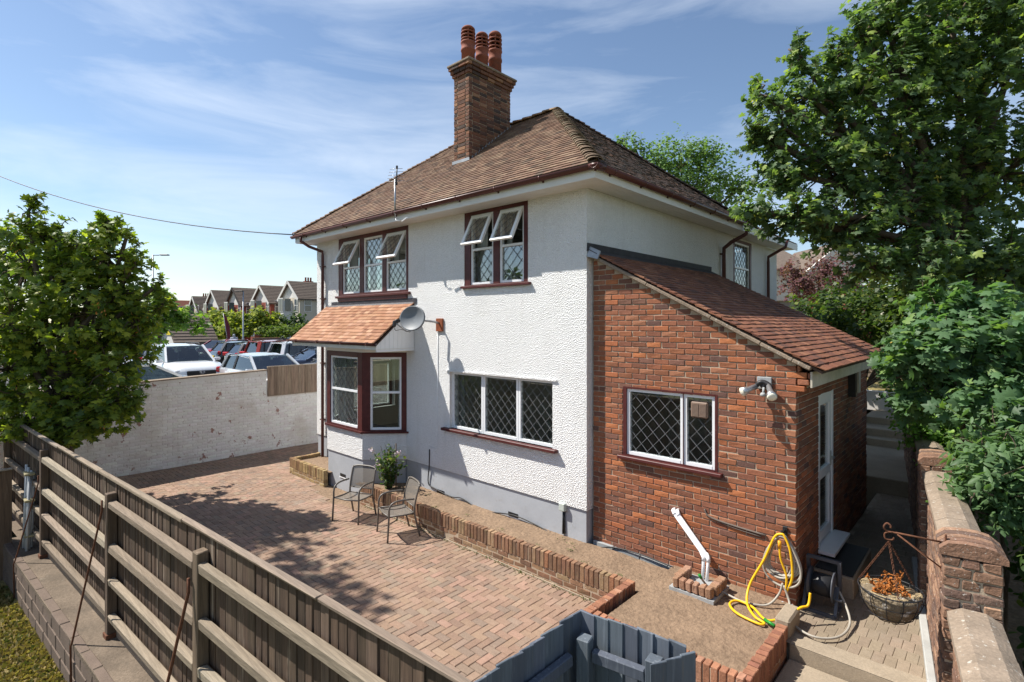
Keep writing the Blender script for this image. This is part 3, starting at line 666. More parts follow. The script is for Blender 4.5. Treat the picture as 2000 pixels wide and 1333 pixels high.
def pot(x, y, z0, z1, r):
    h = z1-z0; t = part('chimney_pot', MB().lathe([(r*1.0, 0), (r*.98, h*.36), (r*1.08, h*.37), (r*1.08, h*.42), (r*.98, h*.44), (r*1.0, h*.55), (r*1.1, h*.57), (r*1.1, h*.60), (r*.75, h*.60)], (x, y, z0), 16), 'terracotta', chim)
    mb = MB()
    for i in range(6):
        a = i*math.pi/3+.3; mb.bar((x+r*.82*math.cos(a), y+r*.82*math.sin(a), z0+h*.59), (x+r*.82*math.cos(a), y+r*.82*math.sin(a), z0+h*.92), r*.22, r*.2, up=(math.cos(a), math.sin(a), 0))
    for i in range(3): mb.lathe([(r*.72, h*(.655+i*.085)), (r*1.06, h*(.645+i*.085)), (r*1.06, h*(.672+i*.085)), (r*.72, h*(.69+i*.085)), (r*.72, h*(.655+i*.085))], (x, y, z0), 16)
    mb.lathe([(r*1.02, h*.90), (r*.98, h*.94), (r*.75, h*.98), (r*.4, h*1.0), (.001, h*1.005)], (x, y, z0), 16)
    part('louvre_top', mb, 'terracotta', chim)
pot(-8.43, 7.80, z+.0, 10.00, .148); pot(-8.43, 8.215, z+.0, 10.03, .138); pot(-8.43, 8.63, z+.0, 10.22, .148)
# lead soakers round the chimney foot
mb = MB(); rz = lambda y: EZ+(y-EY0)*(RZ-EZ)/RT_
mb.prism([(cx0-.04, cy0-.012, rz(cy0)-.03), (cx1+.02, cy0-.012, rz(cy0)-.03), (cx1+.02, cy0-.012, rz(cy0)+.13), (cx0-.04, cy0-.012, rz(cy0)+.13)], (0, .01, 0))
mb.prism([(cx0-.06, cy0-.16, rz(cy0-.16)+.035), (cx1+.06, cy0-.16, rz(cy0-.16)+.035), (cx1+.06, cy0, rz(cy0)+.035), (cx0-.06, cy0, rz(cy0)+.035)], (0, 0, .006))
n = 13
for i in range(n):
    y0 = cy0+(cy1-cy0)*i/n; y1 = cy0+(cy1-cy0)*(i+1)/n; zt = rz(y1)+.12
    mb.prism([(cx1+.002, y0, rz(y0)+.02), (cx1+.002, y1+.01, rz(y1)+.02), (cx1+.002, y1+.01, zt), (cx1+.002, y0+.02, rz(y0)+.06)], (.010, 0, 0))
mb.prism([(cx1, cy0-.05, rz(cy0-.05)+.034), (cx1+.1, cy0-.05, rz(cy0-.05)+.034), (cx1+.1, cy1+.05, rz(cy1+.05)+.034), (cx1, cy1+.05, rz(cy1+.05)+.034)], (0, 0, .006))
part('lead_flashing', mb, 'lead', chim)
# ================================================================== BRICK LEAN-TO EXTENSION
AX0, AX1, AY, AYB = -4.52, -1.72, 6.75, 11.2
ext = thing('lean_to_extension', 'red brick lean to extension with clay tile roof against the white house', 'extension', (-3.1, 9.0, 0))
zr = lambda x: 4.66 - (x+4.53)*.520
WX0, WX1, WZ0, WZ1 = -4.004, -2.634, 1.70, 2.69; DY0, DY1, DZ0, DZ1 = 7.79, 8.64, .66, 2.68
mb = MB(); yb = AY+.009; d = (0, .20, 0); xr = AX1-.009
mb.prism([(AX0, yb, .1), (xr, yb, .1), (xr, yb, WZ0), (AX0, yb, WZ0)], d); mb.prism([(AX0, yb, WZ0), (WX0, yb, WZ0), (WX0, yb, WZ1), (AX0, yb, WZ1)], d)
mb.prism([(WX1, yb, WZ0), (xr, yb, WZ0), (xr, yb, WZ1), (WX1, yb, WZ1)], d); mb.prism([(AX0, yb, WZ1), (xr, yb, WZ1), (xr, yb, zr(xr)-.05), (AX0, yb, zr(AX0)-.05)], d)
front = part('front_wall', mb, 'mortar', ext)
mb = MB(); xb = AX1-.009
mb.box(xb-.2, xb, AY+.21, DY0, .1, 3.0); mb.box(xb-.2, xb, DY1, AYB, .1, 3.0); mb.box(xb-.2, xb, DY0, DY1, DZ1, 3.0); mb.box(xb-.2, xb, DY0, DY1, .1, .6)
mb.prism([(AX0, AYB, .1), (AX0, AYB, 4.6), (xb, AYB, 3.0), (xb, AYB, .1)], (0, -.2, 0))
side = part('side_wall', mb, 'mortar', ext)
CH = .0757; BL = .225; BD = .1025
def lay(pc, fr, z0, z1, a_rng, holes, D=BD, seed=1, holes_pad=.006, anchor=0., flip=0):
    rg = random.Random(seed); z = z0; row = 0
    while z + .065 < z1:
        zc = z + .0325; lo, hi = a_rng(zc, row); off = BL/2 if (row+flip) % 2 else 0.
        segs = [(lo, hi)]
        for (h0, h1, g0, g1) in holes:
            if zc > g0-.02 and zc < g1-.004:
                ns = []
                for (p, q) in segs:
                    if h1 <= p or h0 >= q: ns.append((p, q)); continue
                    if h0-holes_pad > p: ns.append((p, h0-holes_pad))
                    if h1+holes_pad < q: ns.append((h1+holes_pad, q))
                segs = ns
        for (p, q) in segs:
            # cuts measured from the far end so that corners carry whole bricks
            k0 = math.floor((p-anchor-off)/BL); pts = [anchor+off+k_*BL for k_ in range(k0, k0+int((q-p)/BL)+4)]
            pts = [t for t in pts if p+.03 < t < q-.03]
            cuts = [p] + sorted(pts) + [q]
            for i in range(len(cuts)-1):
                l, r = cuts[i], cuts[i+1]; w = r-l-.0105
                if w < .025: continue
                wq = .2145 if abs(w-.2145) < .006 else round(w/.015)*.015
                hh = .0655
                pc.add(fr.p((l+r)/2, zc+rg.uniform(-.0015, .0015), -D/2+rg.uniform(-.0025, .0035)), (wq, D, hh), (fr.S, -fr.N, Z))
        z += CH; row += 1
fF = Fr((0, AY, 0), (1, 0, 0), (0, -1, 0))
def fr_rng(z, row):
    hi = AX1
    if z > 2.93: hi = -1.55
    elif z > 2.86: hi = -1.585
    elif z > 2.785: hi = -1.63
    lo = AX0
    # under the sloping verge
    xm = -4.53 + (4.66-.07-(z+.033))/.520
    hi = min(hi, xm)
    if row % 2 and z <= 2.785: hi -= BD+.0105
    return lo, hi
pc = Pieces('brick', 'brick', front, BR_RED, bevel=.006, nvar=26, jit=.0035, limit=300, seed=61, stuffname='front_bricks', jcol=.16)
lay(pc, fF, .315, 4.62, fr_rng, [(WX0, WX1, WZ0-.03, WZ1)], seed=2, anchor=AX1); pc.done()
fD = Fr((AX1, AY, 0), (0, 1, 0), (1, 0, 0))
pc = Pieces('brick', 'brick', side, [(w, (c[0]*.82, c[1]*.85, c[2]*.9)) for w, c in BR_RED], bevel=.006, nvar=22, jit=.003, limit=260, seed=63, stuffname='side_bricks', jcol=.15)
def sd_rng(z, row): return (0.0 if row % 2 else BD+.0105), AYB-AY
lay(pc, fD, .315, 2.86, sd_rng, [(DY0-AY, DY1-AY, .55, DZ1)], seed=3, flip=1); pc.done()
# damp course strip
for i, (x0, x1, zt) in enumerate(((-4.5, -4.15, .335), (-4.145, -3.72, .33), (-3.715, -3.3, .325), (-3.295, -2.9, .322), (-2.45, -2.1, .33), (-2.095, -1.75, .335))):
    mb = MB(); mb.obox(((x0+x1)/2, AY-.012, (zt+.12)/2), (X_, Y_, Z), (x1-x0, .05, zt-.12), .008); part('footing_block', mb, 'greystrip', ext)
mb = MB(); mb.box(AX0+.2, AX1-.22, AY+.22, AYB-.22, .40, .42); part('room_floor', mb, 'infloor', ext)
mb = MB(); mb.box(AX0+.02, AX1-.25, 9.2, 9.25, .42, 3.2); mb.box(AX0+.0, AX0+.02, AY+.23, 9.2, .42, 3.6); part('room_wall', mb, 'inwall', ext)
mb = MB(); mb.box(-4.1, -2.2, AY+.25, AY+.75, 1.28, 1.32); mb.box(-4.1, -2.2, AY+.27, AY+.73, .42, 1.279); mb.lathe([(.0, 0), (.16, .02), (.19, .12), (.18, .12), (.15, .03), (0, .015)], (-3.55, AY+.5, 1.321), 16); part('worktop', mb, mat('worktop', (.13, .11, .10), .3), ext)
# window with fan
wfr = Fr((WX0, AY, WZ0), (1, 0, 0), (0, -1, 0))
w = window(ext, wfr, WX1-WX0, WZ1-WZ0, [(.055, .905, .02, .965, None, 'fixed', 2), (.91, 1.335, .02, .965, None, 'fixed', 2)], surround=.05, sill=(-.06, 1.44, .0, -.045, .075), deep=-.05, label='two light white window with diamond leading and an extractor grille')
mb = MB(); wfr.box(mb, 1.015, 1.235, .665, .87, -.05, .0, .02); fan = part('extractor_grille', mb, mat('fan_brown', (.20, .135, .10), .5), w)
mb = MB()
for i in range(11):
    for s in (0, 1): wfr.box(mb, 1.03+s*.1, 1.12+s*.1, .685+i*.0155, .693+i*.0155, .0005, .008)
part('louvre', mb, mat('fan_slat', (.27, .19, .145), .5), w)
# roof
EXx, EZz = -1.47, zr(-1.47)+.0; U = Vector((AX0-EXx, 0, zr(AX0)-EZz)); sl = U.length; LY0, LY1 = 6.665, 11.28
mb = MB(); mb.prism([(AX0, LY0+.03, zr(AX0)), (EXx+.02, LY0+.03, EZz), (EXx+.02, LY1, EZz), (AX0, LY1, zr(AX0))], (0, 0, -.035)); lr = part('lean_to_roof', mb, 'underlay', ext)
tiles(lr, 'tilenew', T_LEAN, (EXx+.03, LY0, EZz+.004), (0, 1, 0), U, lambda d: (0, LY1-LY0), int(sl/.1), seed=71, limit=300, jit=.003, tilt=6, th=.016)
mb = MB(); pts = [(-4.5, zr(-4.5)-.035), (-3.6, zr(-3.6)-.035), (-2.7, zr(-2.7)-.035), (-2.1, zr(-2.1)-.04), (-1.75, zr(-1.75)-.04), (-1.56, zr(-1.56)-.03)]
for i in range(len(pts)-1): mb.bar((pts[i][0], LY0+.055, pts[i][1]), (pts[i+1][0]+.004, LY0+.055, pts[i+1][1]), .10-.002*i, .05, b=.012)
part('verge_mortar', mb, 'stone', ext)
mb = MB(); mb.box(-1.575, -1.555, 6.745, 11.27, 2.865, 3.045); mb.box(-1.72, -1.576, 6.86, 11.2, 2.868, 2.885); part('fascia_board', mb, mat('cream_board', (.52, .47, .38), .7, var=[(5, .15), (30, .1)], spots=[(8, .6, .75, (.3, .25, .18), .5)]), ext)
mb = MB(); mb.prism([(HX1+.006, 6.60, zr(AX0)+.03), (HX1+.012, 6.60, zr(AX0)+.15), (HX1+.012, 11.25, zr(AX0)+.15), (HX1+.006, 11.25, zr(AX0)+.03)], (.012, 0, 0)); mb.prism([(HX1+.01, 6.64, zr(AX0)+.05), (HX1+.16, 6.64, zr(AX0)-.03), (HX1+.16, 11.25, zr(AX0)-.03), (HX1+.01, 11.25, zr(AX0)+.05)], (0, 0, .012)); part('flashing', mb, mat('dark_flashing', (.045, .042, .045), .7, var=(8, .3)), ext)
mb = MB(); mb.prism([(-4.53, 6.60, 4.60), (-4.36, 6.62, 4.55), (-4.34, 6.66, 4.67), (-4.53, 6.66, 4.76)], (.0, .03, .0)); part('lead_patch', mb, 'lead', ext)
mb = MB(); mb.box(-1.72, -1.62, 9.62, 9.74, 2.46, 2.86); part('vent_box', mb, 'dark', ext)
mb = MB(); mb.box(-1.72, -1.60, 9.745, 9.90, 2.52, 2.86); part('hopper_board', mb, mat('cream_board'), ext)
# door
df = Fr((AX1, DY0, DZ0), (0, 1, 0), (1, 0, 0)); W_, H_ = DY1-DY0, DZ1-DZ0
mb = MB()
for (a, b, c, e_) in ((0, .06, 0, H_), (W_-.06, W_, 0, H_), (.06, W_-.06, H_-.06, H_)): df.box(mb, a, b, c, e_, -.09, -.005)
door = part('door', mb, 'upvc', ext, label='white plastic half glazed back door')
mb = MB()
for (a, b, c, e_) in ((.062, .16, .03, H_-.062), (W_-.16, W_-.062, .03, H_-.062), (.16, W_-.16, .03, .16), (.16, W_-.16, .86, .98), (.16, W_-.16, H_-.17, H_-.062)): df.box(mb, a, b, c, e_, -.075, -.02)
part('door_leaf', mb, 'upvc', door)
mb = MB(); df.box(mb, .16, W_-.16, .98, H_-.17, -.05, -.044); df.box(mb, .16, W_-.16, .16, .86, -.05, -.044); part('pane', mb, 'glass', door)
mb = MB(); df.box(mb, W_-.125, W_-.095, .95, 1.15, -.02, -.01); df.box(mb, W_-.22, W_-.10, 1.05, 1.07, .015, .03); df.box(mb, W_-.12, W_-.10, 1.045, 1.075, -.01, .03); part('handle', mb, 'steel', door)
mb = MB(); df.box(mb, -.04, W_+.06, -.045, .0, -.09, .19, .006); part('door_sill', mb, 'upvc', door)
mb = MB(); mb.box(-2.3, -2.24, 7.9, 8.2, .7, 1.25); mb.box(-2.35, -2.2, 8.25, 8.45, .7, 1.1); part('kitchen_unit', mb, 'upvc', door)

# ================================================================== GROUND, PATIO, PATH
mb = MB(); mb.add([(-3000, -3000, -.62), (3000, -3000, -.62), (3000, 3000, -.62), (-3000, 3000, -.62)], [(0, 1, 2, 3)]); struct('ground', mb, 'ground')
FB = Vector((-7.53, 1.385, 0)); FD = Vector((.9977, .068, 0))       # fence line through its posts
fy = lambda x: 1.385 + (x+7.53)*.0682
# patio: bed of sand and herringbone blocks
mb = MB(); mb.add([(-15.25, fy(-15.25)-.1, -.02), (-1.7, fy(-1.7)-.1, -.02), (-1.7, 5.9, -.02), (-4.6, 5.9, -.02), (-4.6, 6.6, -.02), (-12.7, 6.7, -.02), (-12.7, 14, -.02), (-15.25, 14, -.02)], [(0, 1, 2, 3, 4, 5, 6, 7)]); patio = struct('patio', mb, 'sand')
PAV = [(3, (.268, .178, .126)), (3, (.288, .194, .142)), (2, (.245, .162, .116)), (2, (.250, .182, .134)), (1, (.232, .172, .128)), (1, (.300, .194, .140)), (.6, (.218, .145, .106))]
pc = Pieces('paver', 'paver', patio, PAV, bevel=.007, nvar=28, jit=.0018, limit=300, seed=81, stuffname='pavers', jcol=.08)
rg = random.Random(81)
def inpatio(x, y):
    if x < -15.2 or y < fy(x)+.17: return False
    if -11.15 < x < -8.75 and 5.42+abs(x+9.9)*.16 < y: return False
    if x > -3.32: return False
    if y > 5.56 and x > -8.9: return False
    if y > 5.80 and x > -12.62: return False
    return y < 13.5
Ax = (X_, Y_, Z); Ay = (Y_, -X_, Z); g = .1
def pav(x, y, ax, l=.198, w=.098):
    zz = -.03 + .012*math.sin(x*1.3)*math.sin(y*1.7) + rg.uniform(-.002, .002)
    a = R(rg.uniform(-.5, .5)); c, s = math.cos(a), math.sin(a)
    A0 = ax[0]*c + ax[1]*s; A1 = -ax[0]*s + ax[1]*c
    t1, t2 = rg.uniform(-.008, .008), rg.uniform(-.012, .012); A0 = (A0+Z*t1).normalized(); A1 = (A1+Z*t2); N_ = A0.cross(A1).normalized(); A1 = N_.cross(A0)
    pc.add((x, y, zz), (l, w, .06), (A0, A1, N_))
# herringbone: unit cells on the 0.1 m grid
COV = set()
x0g, y0g = -15.3, 1.0
for i in range(-2, 125):
    for j in range(-2, 130):
        k = (i-j) % 4
        x = x0g + i*g; y = y0g + j*g
        if k == 0 and inpatio(x+.05, y+.05) and inpatio(x+.15, y+.05): pav(x+.1, y+.05, Ax); COV |= {(i, j), (i+1, j)}
        elif k == 3 and inpatio(x+.05, y+.05) and inpatio(x+.05, y+.15): pav(x+.05, y+.1, Ay); COV |= {(i, j), (i, j+1)}
for i in range(-2, 125):
    for j in range(-2, 130):
        if (i, j) not in COV and inpatio(x0g+i*g+.05, y0g+j*g+.05): pav(x0g+i*g+.05, y0g+j*g+.05, Ax, .098)
x = -8.85
while x < -3.4:
    pav(x, 5.66, Ay); x += .1005
pc.done()
mb = MB(); mb.box(-9.2, -3.25, 5.755, 5.80, -.05, .012); struct('mortar_strip', mb, 'concrete', patio)
# dirt patch under the chairs by the bay
def rough(name, poly_fn, x0, x1, y0, y1, z, amp, m, step=.04, parent=None, seed=0, edge=None):
    nx = int((x1-x0)/step)+1; ny = int((y1-y0)/step)+1; rg = np.random.default_rng(seed)
    xs = np.linspace(x0, x1, nx+1); ys = np.linspace(y0, y1, ny+1); XX, YY = np.meshgrid(xs, ys)
    H = np.zeros_like(XX)
    for f_, a_ in ((1.7, .5), (4.1, .3), (9.3, .22), (19., .14)):
        for q in range(3):
            t = rg.uniform(0, 6.28); ph = rg.uniform(0, 6.28); H += a_/2*np.sin(f_*(XX*math.cos(t)+YY*math.sin(t))+ph)
    H += rg.normal(0, .10, H.shape)
    Zg = z + amp*H
    V = np.stack([XX, YY, Zg], -1).reshape(-1, 3); F = []
    for j in range(ny):
        for i in range(nx):
            cx_, cy_ = (xs[i]+xs[i+1])/2, (ys[j]+ys[j+1])/2
            if poly_fn is None or poly_fn(cx_, cy_): a = j*(nx+1)+i; F.append((a, a+1, a+nx+2, a+nx+1))
    o = mkobj(name, newmesh(name, V.tolist(), F, M[m], True), parent)
    if parent is None: o['kind'] = 'structure'
    return o
rough('soil', None, -11.2, -8.65, 5.36, 5.99, -.012, .012, 'soil', .03, seed=2)
soil = rough('soil', None, -9.75, -3.2, 5.85, 6.66, .30, .022, 'soil', .03, seed=3)
rough('soil', None, -3.22, -1.72, 4.98, 6.76, .335, .020, 'soil', .025, seed=4)
rough('soil', None, -12.55, -10.9, 5.88, 6.62, .285, .02, 'soil', .03, seed=5)

# soldier course planters
BR_PL = [(3, (.25, .145, .085)), (3, (.21, .115, .07)), (2, (.28, .185, .11)), (2, (.17, .10, .065)), (1, (.31, .155, .085))]
BR_YL = [(3, (.33, .235, .11)), (2, (.28, .185, .09)), (2, (.25, .15, .08)), (1, (.37, .27, .14))]
BR_OR = [(3, (.33, .155, .09)), (3, (.28, .125, .075)), (2, (.36, .19, .12)), (1, (.23, .10, .065))]
M['oldbrick'] = mat('mossy_brick', attr=True, rough=.92, var=[(12, .22), (70, .2)], spots=[(30, .665, .70, (.62, .58, .50), .7), (7, .56, .70, (.13, .115, .05), .55)], bump=('n', 50, .6, .008))
M['freshbrick'] = mat('clean_brick', attr=True, rough=.92, var=[(12, .14), (70, .2)], spots=[(26, .66, .70, (.60, .53, .45), .6)], bump=('n', 50, .6, .008))
def soldiers(root, p, q, N, ztop, pal, lower=2, seed=1, m='oldbrick', toppal=None, D=.1025):
    """p->q along the face line, N outward; face is at the line"""
    p = Vector(p); q = Vector(q); d = (q-p); L = d.length; d.normalize(); N = Vector(N); rg = random.Random(seed)
    mb = MB(); c = (p+q)/2 - N*(D/2+.0); mb.obox((c.x, c.y, (ztop-.03-.25)/2), (d, N, Z), (L-.03, D-.02, ztop-.03+.25), 0); part('mortar_core', mb, 'mortar', root)
    pc = Pieces('brick', m, root, pal, bevel=.006, nvar=16, jit=.003, limit=400, seed=seed, stuffname='bricks', jcol=.15)
    n = round(L/.0755)
    for i in range(n):
        s = (i+.5)*L/n; c = p + d*s - N*(D/2 + rg.uniform(-.004, .004)); pc.add((c.x, c.y, ztop-.1075+rg.uniform(-.005, .005)), (.0655, D, .215), (d, N*1.0, Z) if d.cross(N).z > 0 else (-d, N, Z))
    for r in range(lower):
        zc = ztop - .215 - .010 - .0325 - r*CH; off = .1125 if r % 2 else 0; s = -off
        while s < L:
            a, b = max(s, 0), min(s+.225, L)
            if b-a > .03:
                c = p + d*((a+b)/2) - N*(D/2+.006+rg.uniform(-.003, .003)); pc.add((c.x, c.y, zc), (round((b-a-.0105)/.01)*.01, D, .0655), (d, N, Z) if d.cross(N).z > 0 else (-d, N, Z))
            s += .225
    pc.done()
bed = thing('brick_planter', 'long low brick planter with upright soldier bricks along the front of the white house', 'planter', (-6.5, 5.8, 0))
soldiers(bed, (-9.42, 5.77, 0), (-3.40, 5.77, 0), (0, -1, 0), .405, BR_PL, 3, seed=91)
bed2 = thing('brick_planter', 'square brick planter of bare soil in the corner below the brick extension', 'planter', (-2.5, 5.0, 0))
soldiers(bed2, (-3.385, 4.86, 0), (-3.385, 5.83, 0), (-1, 0, 0), .43, BR_OR, 3, seed=92, m='freshbrick')
soldiers(bed2, (-3.27, 4.86, 0), (-1.66, 4.86, 0), (0, -1, 0), .43, BR_OR, 4, seed=93, m='freshbrick')
soldiers(bed2, (-1.62, 4.90, 0), (-1.62, 6.05, 0), (1, 0, 0), .43, BR_OR, 4, seed=94, m='freshbrick')
mb = MB(); mb.obox((-1.68, 6.25, .24), (X_, Y_, Z), (.15, .40, .48), .02); part('end_block', mb, 'concrete', bed2)
bed3 = thing('brick_planter', 'short yellowish brick planter at the far corner of the house beside the bay', 'planter', (-11.8, 5.9, 0))
soldiers(bed3, (-12.60, 5.80, 0), (-10.93, 5.80, 0), (0, -1, 0), .36, BR_YL, 2, seed=95)
soldiers(bed3, (-12.60, 6.56, 0), (-12.60, 5.91, 0), (-1, 0, 0), .36, BR_YL, 2, seed=96)
# gully surround
gul = thing('gully_surround', 'small square of bricks on edge around the white waste pipes', 'gully', (-2.7, 6.3, .3))
pc = Pieces('brick', 'freshbrick', gul, [(2, (.30, .17, .105)), (2, (.26, .14, .085)), (1, (.34, .2, .13))], bevel=.012, nvar=10, jit=.005, limit=60, seed=97)
for i in range(6): pc.add((-2.90+i*.081, 6.16, .44), (.072, .10, .12))
for i in range(4):
    pc.add((-2.92, 6.26+i*.081, .44), (.10, .072, .12)); pc.add((-2.485, 6.26+i*.081, .44), (.10, .072, .12))
pc.done()
mb = MB(); mb.box(-2.98, -2.43, 6.105, 6.60, .26, .375); part('gully_base', mb, 'greystrip', gul)
# path beside the extension, steps
wx_ = lambda y: -.24 - .133*(y-4.87)
mb = MB(); mb.add([(-1.74, 5.98, .296), (wx_(5.98)+.02, 5.98, .296), (wx_(12.45)+.02, 12.45, .296), (-1.74, 12.45, .296)], [(0, 1, 2, 3)]); path = struct('path', mb, 'concrete')
pc = Pieces('paver', 'paver', path, [(2, (.25, .195, .14)), (2, (.235, .183, .132)), (1, (.265, .207, .15))], bevel=.006, nvar=12, jit=.002, limit=150, seed=83, stuffname='path_pavers')
for j in range(30):
    y = 6.32 + j*.205
    x = -1.72 + (.05 if j % 2 else 0)
    while x < wx_(y)-.08: pc.add((x+.05, y, .272), (.099, .203, .06)); x += .100
pc.done()
mb = MB()
for (y0, y1, z1) in ((5.98, 6.21, .305), (5.30, 5.979, .145), (3.6, 5.299, -.005)): mb.obox(((-1.60+wx_(y0)-.02)/2, (y0+y1)/2, z1-.2), (X_, Y_, Z), (wx_(y0)-.02+1.60, y1-y0-.004, .4), .018)
struct('steps', mb, 'concrete')
mb = MB(); prev = .28
for (y0, y1, z1) in ((12.45, 15.6, .60), (15.6, 16.0, .77), (16.0, 16.8, .95), (16.8, 18.3, 1.12)): mb.obox((-1.55, (y0+y1)/2, z1-.3), (X_, Y_, Z), (2.2, y1-y0-.004, .6), .015)
struct('back_steps', mb, 'concrete')
mb = MB(); mb.obox((-1.3, 18.42, 1.37), (X_, Y_, Z), (6.5, .2, .56), .015); o = part('low_wall', mb, mat('painted_render', (.55, .53, .50), .9, var=[(2, .1)])); tag(o, 'low pale rendered garden wall at the top of the back steps', 'wall')
mb = MB(); mb.obox((-1.0, 17.8, 1.21), (X_, Y_, Z), (.55, .35, .18), .02); o = part('stone_block', mb, 'stone'); tag(o, 'rough stone block lying on the landing by the pale wall', 'stone block')
rough('upper_lawn', None, -4.5, 6, 18.5, 22.6, 1.66, .03, 'grass', .25, seed=12)
mb = MB()
for i in range(4):
    for k in range(10): mb.obox((-3.6+k*.62+(i % 2)*.3, 22.7, 1.75+i*.17), (X_, Y_, Z), (.60, .25, .16), .02)
o = part('stone_wall', mb, 'stone'); tag(o, 'low weathered stone wall behind the upper lawn', 'wall')
# door step with mat
mb = MB(); mb.obox((-1.49, 8.02, .415), (X_, Y_, Z), (.44, 1.20, .25), .012); st = part('door_step', mb, 'concrete'); tag(st, 'dark concrete step below the white back door', 'step')
mb = MB(); mb.obox((-1.49, 8.02, .547), (X_, Y_, Z), (.40, 1.1, .012), .003); o = part('rubber_mat', mb, 'dark'); tag(o, 'black rubber mat lying on the back door step', 'mat')
# ================================================================== WHITEWASHED WALL + PANEL
WXF = -15.25
ww = thing('whitewashed_wall', 'tall whitewashed brick wall with peeling paint between patio and car park', 'wall', (WXF, 5, 0))
def wtop(y): return 2.17 + .033*(y-3.6) if y < 6.38 else 1.53
mb = MB(); wh = (.60, .575, .53)
mb.prism([(WXF-.006, .2, -.3), (WXF-.006, 6.38, -.3), (WXF-.006, 6.38, wtop(6.37)), (WXF-.006, .2, wtop(.2))], (-.24, 0, 0)); mb.box(WXF-.24, WXF-.006, 6.382, 14, -.3, 1.53)
core = part('wall_core', mb, 'wallwhite', ww, col=(.76, .735, .69))
mb = MB(); mb.prism([(WXF+.01, .2, wtop(.2)), (WXF+.01, 6.39, wtop(6.379)), (WXF+.01, 6.39, wtop(6.379)+.03), (WXF+.01, .2, wtop(.2)+.03)], (-.27, 0, 0)); part('mortar_coping', mb, 'stone', ww)
pc = Pieces('brick', 'wallwhite', core, [(3, (.84, .82, .78)), (3, (.82, .80, .76)), (2, (.86, .845, .81)), (1, (.79, .765, .72))], bevel=.006, nvar=24, jit=.003, limit=300, seed=101, stuffname='wall_bricks', jcol=.04)
fW = Fr((WXF, .9, 0), (0, 1, 0), (1, 0, 0))
def ww_rng(z, row):
    hi = 12.0-.9 if z < 1.47 else 6.37-.9
    return 0., hi
lay(pc, fW, -.02, 2.12, ww_rng, [], D=.03, seed=5); pc.done()
pan = thing('fence_panel', 'brown close boarded fence panel on top of the lower white wall', 'fence panel', (WXF, 8, 1.5))
pc = Pieces('board', 'wood_v', pan, [(2, (.30, .225, .16)), (2, (.26, .19, .135)), (1, (.33, .25, .18)), (1, (.22, .16, .115))], bevel=.003, nvar=12, jit=.003, limit=90, seed=103)
y = 6.43
while y < 12:
    pc.add((WXF+.01+random.uniform(-.003, .003), y, 1.545+.405), (.02, .098, .81+.0*y)); y += .1
pc.done()
mb = MB(); mb.box(WXF-.03, WXF+.03, 6.39, 12, 2.352, 2.38); mb.box(WXF+.0, WXF+.028, 6.39, 12, 1.528, 1.544); part('capping_rail', mb, 'wood_x', pan, col=(.33, .26, .19))

# ================================================================== TIMBER FENCE
fence = thing('timber_fence', 'long weathered grey brown timber fence with posts and rails beside the patio', 'fence', (-7.5, 1.4, 0))
FN = Vector((FD.y, -FD.x, 0))                                         # towards the camera side
def fp(x, z, n=0.): return Vector((x, fy(x), z)) + FN*n
WB = [(3, (.076, .050, .033)), (3, (.084, .056, .038)), (2, (.064, .043, .029)), (1, (.10, .07, .049))]
WR = [(2, (.25, .198, .148)), (2, (.215, .168, .124)), (1, (.285, .235, .18))]
WP = [(2, (.145, .105, .074)), (1, (.125, .09, .064)), (1, (.16, .12, .085))]
pb = Pieces('board', 'wood_v', fence, WB, bevel=.003, nvar=22, jit=.004, limit=300, seed=111, jcol=.2)
x = -14.0; rg = random.Random(11)
while x < -2.05:
    ang = R(2.5); A0 = (FD*math.cos(ang)+FN*math.sin(ang)); A1 = Z.cross(A0)
    pb.add(fp(x, .90+rg.uniform(-.008, .008), -.062), (.118, .018, 1.74), (A0, A1, Z)); x += .1005
pb.done()
posts = [-13.9, -10.85, -7.53, -5.05, -1.95]
pp = Pieces('post', 'wood_v', fence, WP, bevel=.008, nvar=5, jit=.003, limit=20, seed=112)
for x in posts: pp.add(fp(x, .62, 0), (.10, .10, 2.06), (FD, -FN, Z))
pp.done()
M['wood_r'] = mat('rail_wood', attr=True, rough=.85, grain=(.9, 18, 18), var=[(3, .28), (10, .16)], spots=[(1.2, .60, .70, (.14, .105, .08), .55)], bump=('n', 8, .6, .006))
pr = Pieces('rail', 'wood_r', fence, WR, bevel=.012, nvar=9, jit=.006, limit=40, seed=113)
for i in range(len(posts)-1):
    a, b = posts[i]+.052, posts[i+1]-.052
    for z in (1.515, 1.045, .645, .24):
        t = rg.uniform(-.006, .006); c = fp((a+b)/2, z+rg.uniform(-.012, .012), .008); L = (b-a)*1.002
        A0 = (FD + Z*t).normalized(); N_ = FN; U_ = A0.cross(-N_)
        pr.add(c, (L, .075, .085), (A0, -N_, U_ if U_.z > 0 else -U_))
pr.done()
pcp = Pieces('capping', 'wood_r', fence, WR, bevel=.006, nvar=7, jit=.006, limit=20, seed=114)
x = -14.0
for L in (2.0, 1.85, 2.0, 2.6, 2.25, 1.35):
    pcp.add(fp(x+L/2, 1.785+rg.uniform(-.006, .006), -.05), (L+.0, .058, .034), (FD, -FN, Z)); x += L+.002
pcp.done()
pg = Pieces('gravel_board', 'wood_r', fence, [(1, (.22, .17, .13))], bevel=.005, nvar=3, jit=.003, limit=10, seed=115)
for i in range(len(posts)-1):
    a, b = posts[i]+.05, posts[i+1]-.05; pg.add(fp((a+b)/2, .03, -.045), (b-a, .025, .15), (FD, -FN, Z))
pg.done()
for i, x in enumerate(posts[1:4]):
    mb = MB(); mb.obox(fp(x, -.03, 0), (FD, FN, Z), (.13, .13, .16), .004); part('post_shoe', mb, 'rust', fence)
